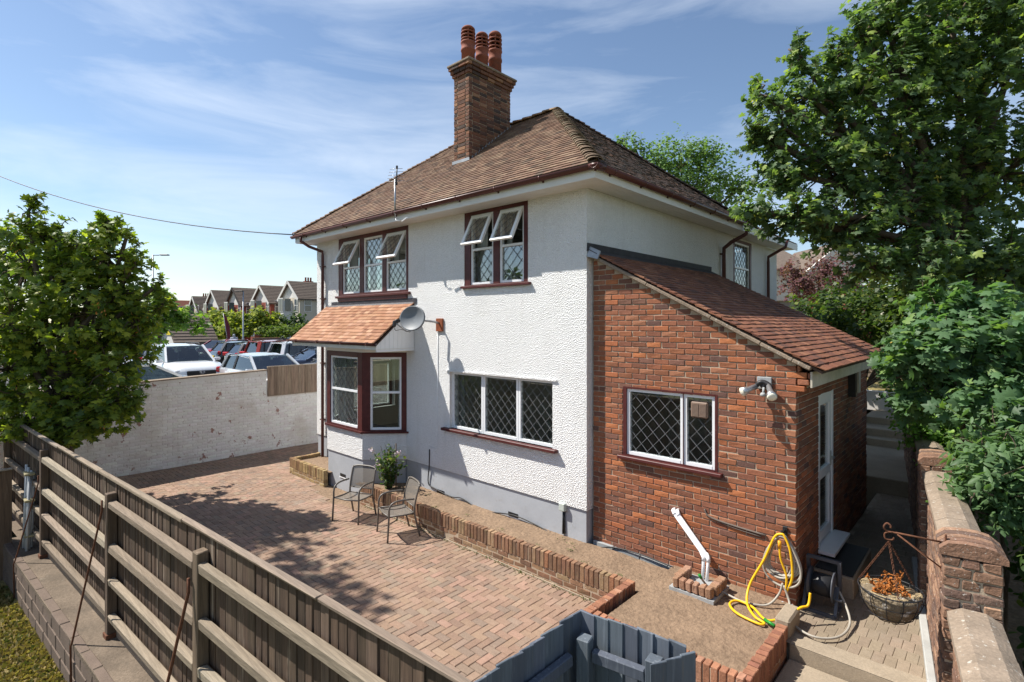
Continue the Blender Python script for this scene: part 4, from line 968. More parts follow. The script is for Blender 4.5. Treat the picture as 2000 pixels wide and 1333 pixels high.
# steel ties from the posts down over the ledge
tl = ['thin rusty tie rod running from the far post down over the ledge', 'thin pale tie rod leaning from the middle fence post to the block ledge', 'flat rusty tie bar leaning from the nearest fence post']
for i, (x, top, m_, r_) in enumerate(((-10.85, 1.15, 'rust', .010), (-7.60, 1.45, 'rust', .011), (-5.13, 1.3, 'rust', .013))):
    mb = MB(); e0 = fp(x+.02, top, .075); e1 = Vector((x-.05, fy(x)-.33, .015)); e2 = Vector((x-.05, fy(x)-.335, -.6)); mb.tube([e0+Z*.12, e0, e1, e1-Z*.03+Vector((0, -.012, 0)), e2], r_, 6)
    o = part('tie_rod', mb, m_); tag(o, tl[i], 'tie rod', 'tie rods bracing the fence')
# ledge of concrete blocks below the fence
led = thing('retaining_wall', 'low concrete block retaining wall under the timber fence above the lawn', 'retaining wall', (-8.5, 1.1, 0))
ly = lambda x: fy(x)-.315
mb = MB(); mb.prism([(-12.2, ly(-12.2), -.06), (-2.5, ly(-2.5), -.06), (-2.5, fy(-2.5)+.2, -.06), (-12.2, fy(-12.2)+.2, -.06)], (0, 0, .058)); part('ledge_top', mb, mat('ledge_concrete', (.155, .12, .088), .95, var=[(2.5, .3), (30, .25), (140, .25)], spots=[(3, .52, .68, (.10, .08, .06), .7), (6, .62, .74, (.36, .31, .24), .6)], bump=('n', 40, .7, .012)), led)
mb = MB(); mb.prism([(-12.2, ly(-12.2)+.03, -.8), (-2.5, ly(-2.5)+.03, -.8), (-2.5, fy(-2.5)+.1, -.8), (-12.2, fy(-12.2)+.1, -.8)], (0, 0, .735)); part('wall_core', mb, 'mortar', led)
pk = Pieces('block', 'block', led, [(1, (.15, .112, .088))], bevel=.012, nvar=6, jit=.004, limit=120, seed=117)
for r in range(4):
    x = -12.2 + (.22 if r % 2 else 0)
    while x < -2.6:
        pk.add((x+.215, ly(x+.215)+.05, .0-.09-r*.2), (.43, .10, .19), (FD, -FN, Z)); x += .44
pk.done()
# boarded side fence and bundle of pipes at the far end
sf = thing('side_fence', 'dark brown boarded side fence at the end of the block ledge', 'fence', (-11.9, .1, 0))
pc = Pieces('board', 'wood_v', sf, [(2, (.105, .066, .044)), (2, (.125, .08, .052)), (1, (.085, .054, .038))], bevel=.003, nvar=8, jit=.003, limit=40, seed=118)
for i in range(20): pc.add((-11.95+.0*i, .80-i*.152, .30+random.uniform(-.006, .006)), (.022, .148, 1.80))
pc.done()
mb = MB(); mb.box(-11.99, -11.91, -2.2, .88, 1.201, 1.225); part('capping_strip', mb, 'wood_x', sf, col=(.30, .25, .2))
mb = MB(); bw = thing('pipe_bundle', 'bundle of grey white plastic pipes propped against the far fence post', 'pipes', (-11.3, 1.0, 0))
for i, (dx, dy) in enumerate(((0, 0), (.07, .02), (.14, .05), (.05, .09), (.20, .02))):
    mb = MB(); mb.tube([(-11.52+dx, .98+dy, .0), (-11.57+dx*.9, 1.02+dy, 1.32-.04*i)], .019, 8); part('pipe', mb, mat('aged_pvc', (.46, .47, .48), .5, var=(6, .15)), bw)
for z in (.22, .78, 1.2):
    mb = MB(); mb.obox((-11.45, 1.04, z), (X_, Y_, Z), (.27, .13, .035), .008); part('strap', mb, mat('straw_tape', (.30, .26, .15), .8), bw)
pier = thing('brick_pier', 'red brick pier at the far end of the timber fence under the maple', 'pier', (-14.6, .55, 0))
mb = MB(); mb.box(-14.83, -14.37, .33, .77, -.6, 1.6); part('pier_core', mb, 'mortar', pier)
pc = Pieces('brick', 'brick', pier, BR_RED, bevel=.005, nvar=10, jit=.003, limit=90, seed=119); z = -.5; k = 0
while z < 1.6: ring(-14.85, -14.35, .31, .79, z, k % 2, pc=pc); z += .0757; k += 1
pc.done()

# ================================================================== SLATE BLUE ENCLOSURE
blue = thing('blue_fence', 'slate blue painted board fence enclosure with square posts at the near corner', 'fence', (-1.9, 2.6, 0))
BL_ = [(2, (.092, .108, .132)), (2, (.108, .125, .15)), (1, (.082, .096, .118))]
pc = Pieces('board', 'blue_v', blue, BL_, bevel=.003, nvar=12, jit=.003, limit=80, seed=121)
bc = Vector((-2.10, 2.97, 0)); e2 = Vector((-1.36, 3.09, 0)); d2 = (e2-bc).normalized(); n2 = Vector((d2.y, -d2.x, 0))
for i in range(13):
    ang = R(6); A0 = (-Y_*math.cos(ang) - X_*math.sin(ang)); pc.add((bc.x, bc.y-.05-i*.1, .77+random.uniform(-.01, .01)), (.115, .018, 1.76), (A0, Z.cross(A0), Z))
for i in range(7):
    c = bc + d2*(.06+i*.1); A0 = d2*math.cos(R(6)) + n2*math.sin(R(6)); pc.add((c.x, c.y, .77+random.uniform(-.008, .008)), (.115, .018, 1.76), (A0, Z.cross(A0), Z))
for i in range(3):
    c = e2 + Vector((-.0-.05*i, -.06-.085*i, 0)); A0 = Vector((-.5, -.86, 0)).normalized(); pc.add((c.x, c.y, .77-.01*i), (.105, .018, 1.74), (A0, Z.cross(A0), Z))
pc.done()
pc = Pieces('post', 'blue_v', blue, BL_, bevel=.006, nvar=3, jit=.002, limit=10, seed=122)
q1 = bc + d2*.11 + Vector((.0, -.11, 0)); q2 = bc + d2*.545 + n2*.075
pc.add((q1.x, q1.y, .70), (.09, .09, 1.70), (d2, Z.cross(d2), Z)); pc.add((q2.x, q2.y, .70), (.09, .09, 1.70), (d2, Z.cross(d2), Z)); pc.done()
pc = Pieces('rail', 'blue_v', blue, BL_, bevel=.006, nvar=3, jit=.002, limit=10, seed=123)
for z in (1.44, .75):
    c = (q1+q2)/2; pc.add((c.x+n2.x*.0, c.y, z), ((q2-q1).length-.1, .055, .075), (d2, Z.cross(d2), Z)); pc.add((bc.x+.05, bc.y-.75, z-.02), (1.15, .05, .075), (-Y_, X_, Z))
pc.done()

# ================================================================== OLD BRICK BOUNDARY WALL
M['wallbrick'] = mat('lichened_brick', attr=True, rough=.93, var=[(14, .25), (70, .22)], spots=[(55, .62, .67, (.62, .60, .55), .75), (6, .58, .70, (.075, .06, .05), .6)], bump=('n', 45, .7, .012))
bw = thing('boundary_wall', 'old dark brick garden wall with piers and weathered coping beside the path', 'wall', (-.4, 6, 0))
S_w = Vector((-.132, .9912, 0)).normalized(); N_w = Vector((-S_w.y, S_w.x, 0))     # N faces the path
def wp(s, z, n=0.): return Vector((-.24, 4.87, 0)) + S_w*s + Z*z + N_w*n
BW = [(3, (.215, .122, .08)), (3, (.175, .10, .068)), (2, (.25, .145, .092)), (2, (.135, .085, .064)), (1, (.29, .175, .112))]
secs = [(-2.4, -.02, 1.52), (.40, 2.78, 1.84), (3.32, 10, 1.9)]
pc = Pieces('brick', 'wallbrick', bw, BW, bevel=.008, nvar=22, jit=.005, limit=300, seed=131, stuffname='wall_bricks', jcol=.15)
fWp = Fr((0, 0, 0), S_w, N_w)
for (a, b, zt) in secs:
    c = wp((a+b)/2, (zt-.4)/2, -.115); mb = MB(); mb.obox(c, (S_w, -N_w, Z), (b-a, .20, zt+.36), 0); part('wall_core', mb, 'mortar', bw)
    fr = Fr(wp(0, 0, 0), S_w, N_w); lay(pc, fr, -.1, zt-.01, (lambda z, r, a=a, b=b: (a, b)), [], seed=int(a*10)+50)
    fr = Fr(wp(0, 0, -.23), -S_w, -N_w)
for (s0, s1, zt) in ((0, .38, 1.95), (2.80, 3.30, 1.98)):
    n = int((zt+.1)/CH); hw = .33
    for r in range(n):
        zc = zt - .035 - r*CH; nb = 2 if s1-s0 < .45 else 3
        if r % 2 == 0:
            for i in range(3): pc.add(wp(s0+(s1-s0)*.25, zc, .055-i*.112-.05), ((s1-s0)/2-.012, .10, .066), (S_w, -N_w, Z)); pc.add(wp(s0+(s1-s0)*.75, zc, .055-i*.112-.05), ((s1-s0)/2-.012, .10, .066), (S_w, -N_w, Z))
        else:
            m_ = 4 if nb == 2 else 5
            for i in range(m_):
                for t in (0, 1): pc.add(wp(s0+(s1-s0)*(i+.5)/m_, zc, .055-.083-t*.168), ((s1-s0)/m_-.01, .158, .066), (S_w, -N_w, Z))
    mb = MB(); mb.obox(wp((s0+s1)/2, (zt-.3)/2, -.115), (S_w, -N_w, Z), (s1-s0-.03, .31, zt+.26), 0); part('wall_core', mb, 'mortar', bw)
    pcp_ = None
    for i in range(5):                                                # rounded brick cap
        L_ = (s1-s0)/5; mb = MB(); prof = [(.07, 0), (.07, .04), (.02, .085), (-.08, .10), (-.17, .10), (-.24, .085), (-.30, .035), (-.30, 0)]
        mb.prism([wp(s0+L_*i+.004, zt+.003+z, n_) for n_, z in prof], S_w*(L_-.008)); part('cap_brick', mb, 'wallbrick', bw, col=BW[i % 5][1])
pc.done()
for (a, b, zt) in secs:
    x = a
    while x < b-.05:
        L_ = min(.62, b-x); mb = MB(); k = random.uniform(-.006, .006); mb.prism([wp(x+.003, zt+z+k, n_) for n_, z in ((.03, 0), (.03, .05), (-.05, .095), (-.18, .095), (-.26, .05), (-.26, 0))], S_w*(L_-.006)); part('coping_stone', mb, 'stone', bw); x += L_
for i in range(6):
    mb = MB(); mb.obox(wp(.95+i*.62, .30, .035), (S_w, -N_w, Z), (.612, .07, .14), .008); part('kerb', mb, mat('painted_kerb', (.38, .38, .36), .8, var=[(5, .15)], spots=[(12, .62, .72, (.3, .28, .25), .5)]), bw)

# ================================================================== SMALL THINGS ON THE HOUSE
def ray(u, v): r = (u-1000)/1036; return Vector((FW[0]+r*RT[0], FW[1]+r*RT[1], -(v-632)/1036))
CP = Vector((0, 0, 3.6))
# satellite dish
dc = Vector((-8.20, 6.13, 3.70)); dn = Vector((.22, -.96, .16)).normalized(); du = X_.copy(); du = (du-dn*du.dot(dn)).normalized(); dv = dn.cross(du); dv = dv if dv.z > 0 else -dv
dish = thing('satellite_dish', 'grey satellite dish on the white wall above the wide window', 'satellite dish', (-7.98, 6.55, 3.6))
n = 28; mb = MB(); rings = []
vs = []; 
for k, rr in enumerate((0, .25, .5, .75, .93, 1.0, 1.03)):
    dz = -.075*(1-min(rr, 1)**2) - (.02 if rr > 1 else 0)
    for i in range(n):
        a = 2*math.pi*i/n; vs.append(dc + du*(.30*rr*math.cos(a)) + dv*(.235*rr*math.sin(a)) + dn*dz)
fs = []
for k in range(6):
    for i in range(n): fs.append((k*n+i, k*n+(i+1) % n, (k+1)*n+(i+1) % n, (k+1)*n+i))
back = [v - dn*.008 for v in vs]; o_ = len(vs)
mb.add(vs+back, fs+[tuple(reversed([q+o_ for q in f])) for f in fs], True); part('reflector', mb, 'dish', dish)
mb = MB(); lnb = dc + dn*.36 - dv*.12 - du*.06; mb.tube([dc-dv*.25-dn*.03, dc-dv*.27+dn*.1, lnb-dv*.03], .012, 8); part('arm', mb, 'steel', dish)
mb = MB(); mb.tube([lnb-dv*.0, lnb-dn*.09+dv*.02], [.03, .036], 10); mb.obox(lnb+dn*.02-dv*.05, (du, dn, dv), (.055, .06, .11), .01); part('receiver_head', mb, 'dark', dish)
mb = MB(); mb.tube(smoothpath([lnb-dv*.1, lnb-dv*.17+du*.03, lnb-dv*.14+du*.09-dn*.1, dc-dv*.27], 4), .005, 5); part('lead_wire', mb, 'dark', dish)
mb = MB(); mb.tube([dc-dn*.085, dc-dn*.16, (-7.93, 6.45, 3.63), (-7.93, 6.59, 3.60)], .02, 8); mb.obox(dc-dn*.10, (du, dn, dv), (.16, .05, .12), .01); part('mount', mb, 'steel', dish)
mb = MB(); mb.obox((-7.93, 6.592, 3.57), (X_, Y_, Z), (.20, .03, .25), .005); o = part('mounting_plate', mb, 'rustplate', dish)
# television aerial
ae = thing('television_aerial', 'grey pole aerial with short cross rods standing at the gutter', 'aerial', (-8.72, 6.09, 5.7))
ax_, ay_ = -8.66, 6.08
mb = MB(); mb.tube([(ax_, ay_, 5.62), (ax_, ay_, 6.40)], .019, 10); part('mast', mb, 'steel', ae)
mb = MB(); mb.tube([(ax_+.05, ay_, 6.28), (ax_+.06, ay_, 6.64)], .012, 8); mb.obox((ax_+.06, ay_, 6.63), (X_, Y_, Z), (.032, .032, .06), .004); mb.obox((ax_+.025, ay_, 6.31), (X_, Y_, Z), (.08, .03, .05), .004); part('boom', mb, 'dark', ae)
mb = MB()
for i in range(5):
    z = 6.36 + i*.06; L_ = .20-.016*i; mb.tube([(ax_+.06-L_*.74, ay_-L_*.67, z-.01), (ax_+.06, ay_, z), (ax_+.06+L_*.74*.8, ay_+L_*.67*.8, z+.004)], .005, 5)
part('element', mb, 'steel', ae)
mb = MB(); mb.tube([(ax_, ay_, 5.66), (ax_+.05, ay_-.02, 5.60), (ax_+.17, ay_-.01, 5.57)], .008, 6); mb.tube([(ax_+.25, ay_-.02, 5.55), (ax_+.42, ay_-.02, 5.60)], .013, 6); part('cable', mb, 'upvc', ae)
# outdoor socket
so = thing('outdoor_socket', 'small pale grey weatherproof socket box on the grey plinth', 'socket', (-4.98, 6.62, .6))
mb = MB(); mb.obox((-4.98, 6.60, .755), (X_, Y_, Z), (.115, .075, .125), .012); part('box', mb, mat('pale_green_plastic', (.50, .55, .50), .5), so)
mb = MB(); mb.tube([(-4.98, 6.62, .70), (-4.985, 6.615, .33)], .016, 8); mb.tube([(-4.955, 6.62, .70), (-4.95, 6.615, .33)], .008, 6); part('conduit', mb, 'dark', so)
# security light
sl_ = thing('security_light', 'twin spotlight security lamp with sensor on the brick gable', 'light', (-2.07, 6.72, 2.85))
mb = MB(); mb.obox((-2.065, 6.735, 2.885), (X_, Y_, Z), (.165, .03, .145), .006); part('back_plate', mb, 'greystrip', sl_)
mb = MB(); mb.tube(smoothpath([(-2.16, 6.66, 2.82), (-2.10, 6.66, 2.89), (-2.05, 6.67, 2.90), (-1.99, 6.66, 2.87), (-1.96, 6.62, 2.84)], 4), .028, 8); mb.obox((-2.06, 6.69, 2.87), (X_, Y_, Z), (.07, .08, .08), .02); part('bracket', mb, 'dark', sl_)
for (p, q, r0) in (((-2.13, 6.64, 2.85), (-2.25, 6.52, 2.78), .0), ((-1.99, 6.64, 2.86), (-1.90, 6.46, 2.76), .0)):
    p = Vector(p); q = Vector(q); mb = MB(); mb.tube([p, p+(q-p)*.55, p+(q-p)*.7, q], [.028, .032, .045, .06], 12); lamp = part('lamp', mb, 'steel', sl_)
    mb = MB(); d = (q-p).normalized(); mb.tube([q, q+d*.012, q+d*.02], [.056, .045, .015], 12); part('lens', mb, mat('lamp_lens', (.75, .72, .6), .15), lamp)
mb = MB(); mb.tube([(-2.05, 6.66, 2.84), (-2.05, 6.64, 2.76)], .014, 8); mb.lathe([(.0, -.03), (.03, -.02), (.034, 0), (.02, .02)], (-2.05, 6.63, 2.76), 12); part('sensor', mb, 'greystrip', sl_)
# waste pipes
wp_ = thing('waste_pipe', 'pair of white plastic waste pipes sloping down the brick wall', 'pipe', (-2.8, 6.6, .3))
for i, dx in enumerate((0, .06)):
    mb = MB(); mb.tube([(-3.21+dx*.9, 6.76, 1.10), (-3.21+dx*.9, 6.70, 1.10), (-3.19+dx, 6.67, 1.075), (-2.775+dx, 6.62, .665), (-2.75+dx, 6.60, .63), (-2.75+dx, 6.56-.02*i, .33)], .021, 10); 
    mb.tube([(-2.79+dx, 6.625, .68), (-2.75+dx, 6.60, .635), (-2.75+dx, 6.597, .59)], .026, 10); mb.tube([(-3.21+dx*.9, 6.70, 1.10), (-3.17+dx, 6.665, 1.055)], .026, 10); part('pipe', mb, 'upvc', wp_)
mb = MB(); mb.tube(smoothpath([(-2.80, 6.745, 1.20), (-2.74, 6.735, 1.12), (-2.5, 6.735, 1.085), (-2.05, 6.735, 1.06)], 4), .012, 6); mb.tube(smoothpath([(-2.78, 6.74, 1.13), (-2.5, 6.738, 1.06), (-2.1, 6.738, 1.03)], 4), .008, 6); o = part('cold_pipe', mb, mat('dull_pipe', (.14, .11, .09), .7)); tag(o, 'thin dull pipe clipped along the brick wall towards the hose', 'pipe')
# garden hose on its hook
hx, hy, hz = -1.84, 6.70, 1.16; rg = random.Random(9)
hook = MB(); hook.tube([(hx, 6.75, hz+.02), (hx, 6.62, hz), (hx, 6.60, hz+.05)], .012, 8); hook.obox((hx, 6.742, hz), (X_, Y_, Z), (.05, .015, .12), .003); o = part('hose_hook', hook, 'dark'); tag(o, 'dark metal hook on the brick wall holding the coiled hose', 'hook')
hose = thing('grey_hose', 'coil of grey garden hose hanging on the brick corner', 'hose', (hx, 6.65, .5))
mb = MB(); pts = []
for l in range(7):
    w0 = .10+.012*l+rg.uniform(-.02, .05); h0 = .52+rg.uniform(-.06, .06); sh = rg.uniform(-.05, .05); dy_ = .012*l
    for k in range(14):
        a = 2*math.pi*k/14; y_ = hy-.045-dy_*.9; pts.append((hx + sh*(1-math.cos(a))/2 + w0*math.sin(a)*(1-.45*math.cos(a)), y_ + .01*math.sin(a*2), hz-.01 - h0*(1-math.cos(a))/2))
mb.tube(smoothpath(pts, 3), .0125, 7); part('coil', mb, 'hoseg', hose)
mb = MB(); mb.tube(smoothpath([(hx+.02, hy-.12, .62), (hx-.02, hy-.14, .48), (hx-.12, hy-.25, .37), (hx-.35, hy-.34, .365), (hx-.60, 6.40, .375), (hx-.72, 6.33, .40), (-2.62, 6.20, .56)], 6), .0125, 7); part('tail', mb, 'hoseg', hose)
mb = MB(); mb.tube(smoothpath([(hx+.03, hy-.12, .6), (hx+.10, hy-.16, .45), (hx+.18, 6.33, .345), (hx+.42, 6.18, .345), (hx+.62, 6.35, .345), (hx+.66, 6.7, .36), (hx+.56, 6.9, .5), (hx+.45, 6.98, .62)], 6), .0125, 7); part('tail', mb, 'hoseg', hose)
mb = MB(); mb.tube([(-2.615, 6.20, .555), (-2.635, 6.185, .60)], .018, 8); part('connector', mb, mat('green_plastic', (.02, .22, .03), .4), hose)
yh = thing('yellow_hose', 'yellow garden hose looped over the hook and trailing on the soil', 'hose', (hx-.2, 6.5, .4))
P_ = [(hx+.05, hy-.11, .52), (hx+.12, hy-.12, .72), (hx+.10, hy-.12, 1.0), (hx+.04, hy-.11, 1.15), (hx, hy-.11, 1.175), (hx-.07, hy-.12, 1.12), (hx-.17, hy-.15, .85), (hx-.30, hy-.24, .55), (hx-.28, 6.30, .40), (hx-.14, 6.12, .37), (hx-.02, 6.06, .365), (hx-.06, 6.0, .368), (hx-.3, 6.05, .37), (hx-.44, 6.2, .365), (hx-.40, 6.34, .365), (hx-.22, 6.30, .37), (hx-.02, 6.12, .375), (hx+.12, 6.25, .40), (hx+.24, 6.42, .48), (hx+.30, 6.50, .50), (hx+.31, 6.55, .62)]
mb = MB(); mb.tube(smoothpath(P_, 7), .0135, 8); part('tube', mb, 'hosey', yh)
mb = MB(); mb.tube(smoothpath([(hx-.01, hy-.13, 1.06), (hx, hy-.13, .9), (hx+.06, hy-.125, .72), (hx+.05, hy-.12, .55)], 5), .012, 7); part('short_end', mb, 'hosey', yh)
mb = MB(); mb.tube([(hx-.01, hy-.13, 1.02), (hx-.01, hy-.13, 1.10)], .02, 8); part('connector', mb, mat('orange_plastic', (.75, .33, .02), .4), yh)
mb = MB(); mb.tube([(hx-.03, 6.10, .385), (hx+.09, 6.04, .385)], .018, 8); part('connector', mb, mat('green_plastic'), yh)
# hose reel
rl = thing('hose_reel', 'dark grey plastic hose reel standing on the path by the extension corner', 'hose reel', (-1.47, 6.95, .3))
mb = MB(); rx, ry = -1.50, 6.92
for s in (-.16, .16):
    mb.bar((rx+s, ry-.13, .32), (rx+s, ry+.16, .32), .035, .035); mb.bar((rx+s, ry+.15, .32), (rx+s, ry+.1, .86), .035, .05); mb.bar((rx+s, ry-.12, .32), (rx+s, ry+.03, .60), .03, .03)
mb.bar((rx-.16, ry+.1, .85), (rx+.16, ry+.1, .85), .04, .035); mb.bar((rx-.16, ry-.13, .32), (rx+.16, ry-.13, .32), .03, .03)
M['reel'] = mat('grey_plastic', (.075, .08, .095), .45, var=(9, .1))
part('frame', mb, 'reel', rl)
axr = (Y_, Z, X_); mb = MB(); mb.lathe([(.03, -.13), (.17, -.13), (.17, -.115), (.085, -.11), (.085, .11), (.17, .115), (.17, .13), (.03, .13)], (rx, ry+.03, .58), 22, axr); part('drum', mb, 'reel', rl)
mb = MB(); mb.lathe([(.09, -.10), (.12, -.09), (.125, 0), (.12, .09), (.09, .10)], (rx, ry+.03, .58), 20, axr); part('wound_hose', mb, 'dark', rl)
mb = MB(); mb.bar((rx+.14, ry+.03, .58), (rx+.14, ry-.08, .50), .02, .03); mb.tube([(rx+.14, ry-.08, .5), (rx+.22, ry-.08, .5)], .015, 8); part('crank', mb, 'reel', rl)
# hanging basket and bracket
hk = Vector((-.607, 4.87, 2.03))
br_ = thing('basket_bracket', 'rusty wrought iron bracket with curled hook on the brick pier', 'bracket', (-.28, 4.93, 2.0))
mb = MB(); mt = Vector((-.285, 4.955, 2.01)); mb.tube([mt, hk+Vector((.02, .005, -.0))], .007, 7); mb.tube(smoothpath([hk+Vector((.02, 0, 0)), hk+Vector((-.01, 0, .0)), hk+Vector((-.03, -.01, .03)), hk+Vector((-.012, 0, .06)), hk+Vector((.012, 0, .045)), hk+Vector((.01, 0, .03))], 5), .007, 7)
mb.tube(smoothpath([hk+Vector((.01, 0, 0)), hk+Vector((-.025, 0, -.02)), hk+Vector((-.02, 0, -.06)), hk+Vector((.02, .01, -.06)), hk+Vector((.03, .01, -.04))], 5), .006, 7); part('arm', mb, 'rust', br_)
mb = MB(); mb.tube([hk+Vector((.05, .01, -.01)), mt+Vector((-.02, 0, -.19))]+arc(mt+Vector((0, 0, -.19)), .025, -3, 3, 10, (X_, Z)), .006, 7); part('brace', mb, 'rust', br_)
mb = MB(); mb.obox(mt+Vector((.006, 0, -.11)), (X_, Y_, Z), (.012, .03, .34), .003); part('wall_strip', mb, 'rust', br_)
hb = thing('hanging_basket', 'hanging wire basket of dead orange brown plants on rusty chains', 'hanging basket', (-.6, 4.88, 1.35))
bcn = Vector((-.60, 4.88, 1.60)); mb = MB(); rb = .205
mb.tube([bcn+Vector((rb*math.cos(a), rb*math.sin(a), 0)) for a in [2*math.pi*i/28 for i in range(28)]], .005, 6, closed=True)
for rr, dz in ((.19, -.09), (.145, -.18)): mb.tube([bcn+Vector((rr*math.cos(a), rr*math.sin(a), dz)) for a in [2*math.pi*i/24 for i in range(24)]], .003, 5, closed=True)
for i in range(12):
    a = 2*math.pi*i/12; mb.tube([bcn+Vector((rb*math.cos(b_)*math.cos(a), rb*math.cos(b_)*math.sin(a), -.25*math.sin(b_))) for b_ in [k*math.pi/2/6 for k in range(7)]], .003, 5)
part('wire_frame', mb, 'dark', hb)
prof = [(.001, -.235), (.07, -.225), (.13, -.185), (.17, -.12), (.19, -.04), (.188, -.015)]
mb = MB(); mb.lathe(prof, bcn, 24); part('moss_liner', mb, mat('dry_moss', (.20, .155, .10), 1., var=[(20, .4), (70, .3)], spots=[(18, .58, .66, (.62, .60, .56), .8)], bump=('n', 40, 1, .03)), hb)
rgn = np.random.default_rng(5); mb = MB()
for i in range(26):
    a, r_ = rgn.uniform(0, 6.28), rgn.uniform(0, .16); c = bcn+Vector((r_*math.cos(a), r_*math.sin(a), -.03)); 
    mb.obox(c, (Vector((math.cos(a), math.sin(a), .3)).normalized(), Vector((-math.sin(a), math.cos(a), 0)), Vector((-.3*math.cos(a), -.3*math.sin(a), 1)).normalized()), (rgn.uniform(.05, .1), rgn.uniform(.05, .1), .03), .012)
part('dry_compost', mb, mat('straw', (.33, .25, .14), 1., var=[(30, .4)], bump=('n', 60, 1, .02)), hb)
mb = MB()
for i in range(46):
    a, r_ = rgn.uniform(0, 6.28), rgn.uniform(0, .11); b0 = bcn+Vector((r_*math.cos(a)-.02, r_*math.sin(a), -.02)); h = rgn.uniform(.06, .22) if i < 10 else rgn.uniform(.02, .09); q = [b0]
    for k in range(5): q.append(q[-1]+Vector((rgn.normal(0, .018), rgn.normal(0, .018), h/5*(1 if k < 3 else rgn.uniform(-.6, .8)))))
    mb.tube(q, [.006, .006, .0055, .005, .005, .004], 5)
    for k in range(5):
        c = q[rgn.integers(1, 6)]; d_ = Vector(rgn.normal(0, 1, 3)).normalized(); e_ = d_.orthogonal().normalized(); s_ = rgn.uniform(.010, .022)
        mb.add([c-d_*s_, c+e_*s_*.6+Vector((0, 0, s_*.4)), c+d_*s_, c-e_*s_*.6+Vector((0, 0, s_*.4))], [(0, 1, 2, 3)])
part('dead_stems', mb, mat('dead_stem', (.33, .115, .025), .9, var=[(40, .35)]), hb)
for i in range(3):
    a = 2*math.pi*i/3+.9; p = bcn+Vector((rb*math.cos(a), rb*math.sin(a), 0)); q = hk+Vector((0, 0, -.075)); mb = MB(); d = (q-p); n = 22
    for k in range(n):
        c = p+d*((k+.5)/n); dd = d.normalized(); e_ = dd.orthogonal().normalized(); f_ = dd.cross(e_); w_ = e_ if k % 2 else f_
        mb.tube([c+dd*(d.length/n*.62*math.cos(t))+w_*(.0075*math.sin(t)) for t in [j*math.pi/4 for j in range(8)]], .0022, 4, closed=True)
    part('chain', mb, 'rust', hb)
# patio chairs
def chair(loc, rz, label):
    t = thing('patio_chair', label, 'chair', loc, 'taupe metal patio chairs', rz)
    for s in (-1, 1):
        mb = MB(); x = .275*s
        P_ = [(x*1.02, -.27, 0), (x, -.245, .42), (x, -.24, .54), (x, -.20, .62), (x, -.10, .655), (x, .06, .655), (x, .19, .645)]
        mb.tube(smoothpath(P_, 5), .0165, 8); part('arm', mb, 'taupe', t, wc=False)
        mb = MB(); mb.tube(smoothpath([(x*.93, .30, 0), (x*.93, .215, .34), (x*.93, .20, .45), (x*.93, .235, .65), (x*.92, .30, .86)], 5), .0165, 8); part('leg', mb, 'taupe', t, wc=False)
    mb = MB(); mb.tube(smoothpath([(-.255, .30, .86), (-.13, .315, .885), (.13, .315, .885), (.255, .30, .86)], 4), .0165, 8); mb.tube([(-.255, .205, .50), (.255, .205, .50)], .011, 8); part('back_frame', mb, 'taupe', t, wc=False)
    mb = MB(); mb.tube([(-.262, -.24, .42), (0, -.245, .405), (.262, -.24, .42)], .014, 8); mb.tube([(-.255, .20, .40), (.255, .20, .40)], .012, 8)
    for s in (-1, 1): mb.tube([(.262*s, -.24, .42), (.258*s, 0, .40), (.255*s, .20, .40)], .014, 8)
    part('seat_frame', mb, 'taupe', t, wc=False)
    mb = MB(); V = []; n, k = 8, 6
    for j in range(k+1):
        for i in range(n+1): a = i/n*2-1; b = j/k; V.append((.245*a, -.235+.43*b, .412-.010*b-.018*(1-a*a)-.012*math.sin(b*3.14)))
    mb.add(V, [(j*(n+1)+i, j*(n+1)+i+1, (j+1)*(n+1)+i+1, (j+1)*(n+1)+i) for j in range(k) for i in range(n)], True); part('seat', mb, 'sling', t, wc=False)
    mb = MB(); V = []
    for j in range(k+1):
        for i in range(n+1): a = i/n*2-1; b = j/k; zz = .50+.365*b; V.append((.242*a, .205+.10*b**1.4+.015*(1-a*a), zz+.012*(1-a*a)*b))
    mb.add(V, [(j*(n+1)+i, j*(n+1)+i+1, (j+1)*(n+1)+i+1, (j+1)*(n+1)+i) for j in range(k) for i in range(n)], True); part('backrest', mb, 'sling', t, wc=False)
    return t
chair((-8.78, 5.27, .0), R(22), 'taupe metal patio chair with mesh seat standing nearer the bay window')
chair((-7.56, 5.36, .0), R(-16), 'taupe metal patio chair with mesh seat standing farther from the bay window')
# overhead wire
mb = MB(); a = Vector((-12.85, 6.16, 5.80)); b = Vector((-34.5, -1.6, 12.55)); mb.tube([a.lerp(b, t)-Z*(1.1*4*t*(1-t)) for t in [i/24 for i in range(25)]], .014, 5); o = part('overhead_cable', mb, 'dark'); tag(o, 'black overhead telephone cable running to the eaves', 'cable')
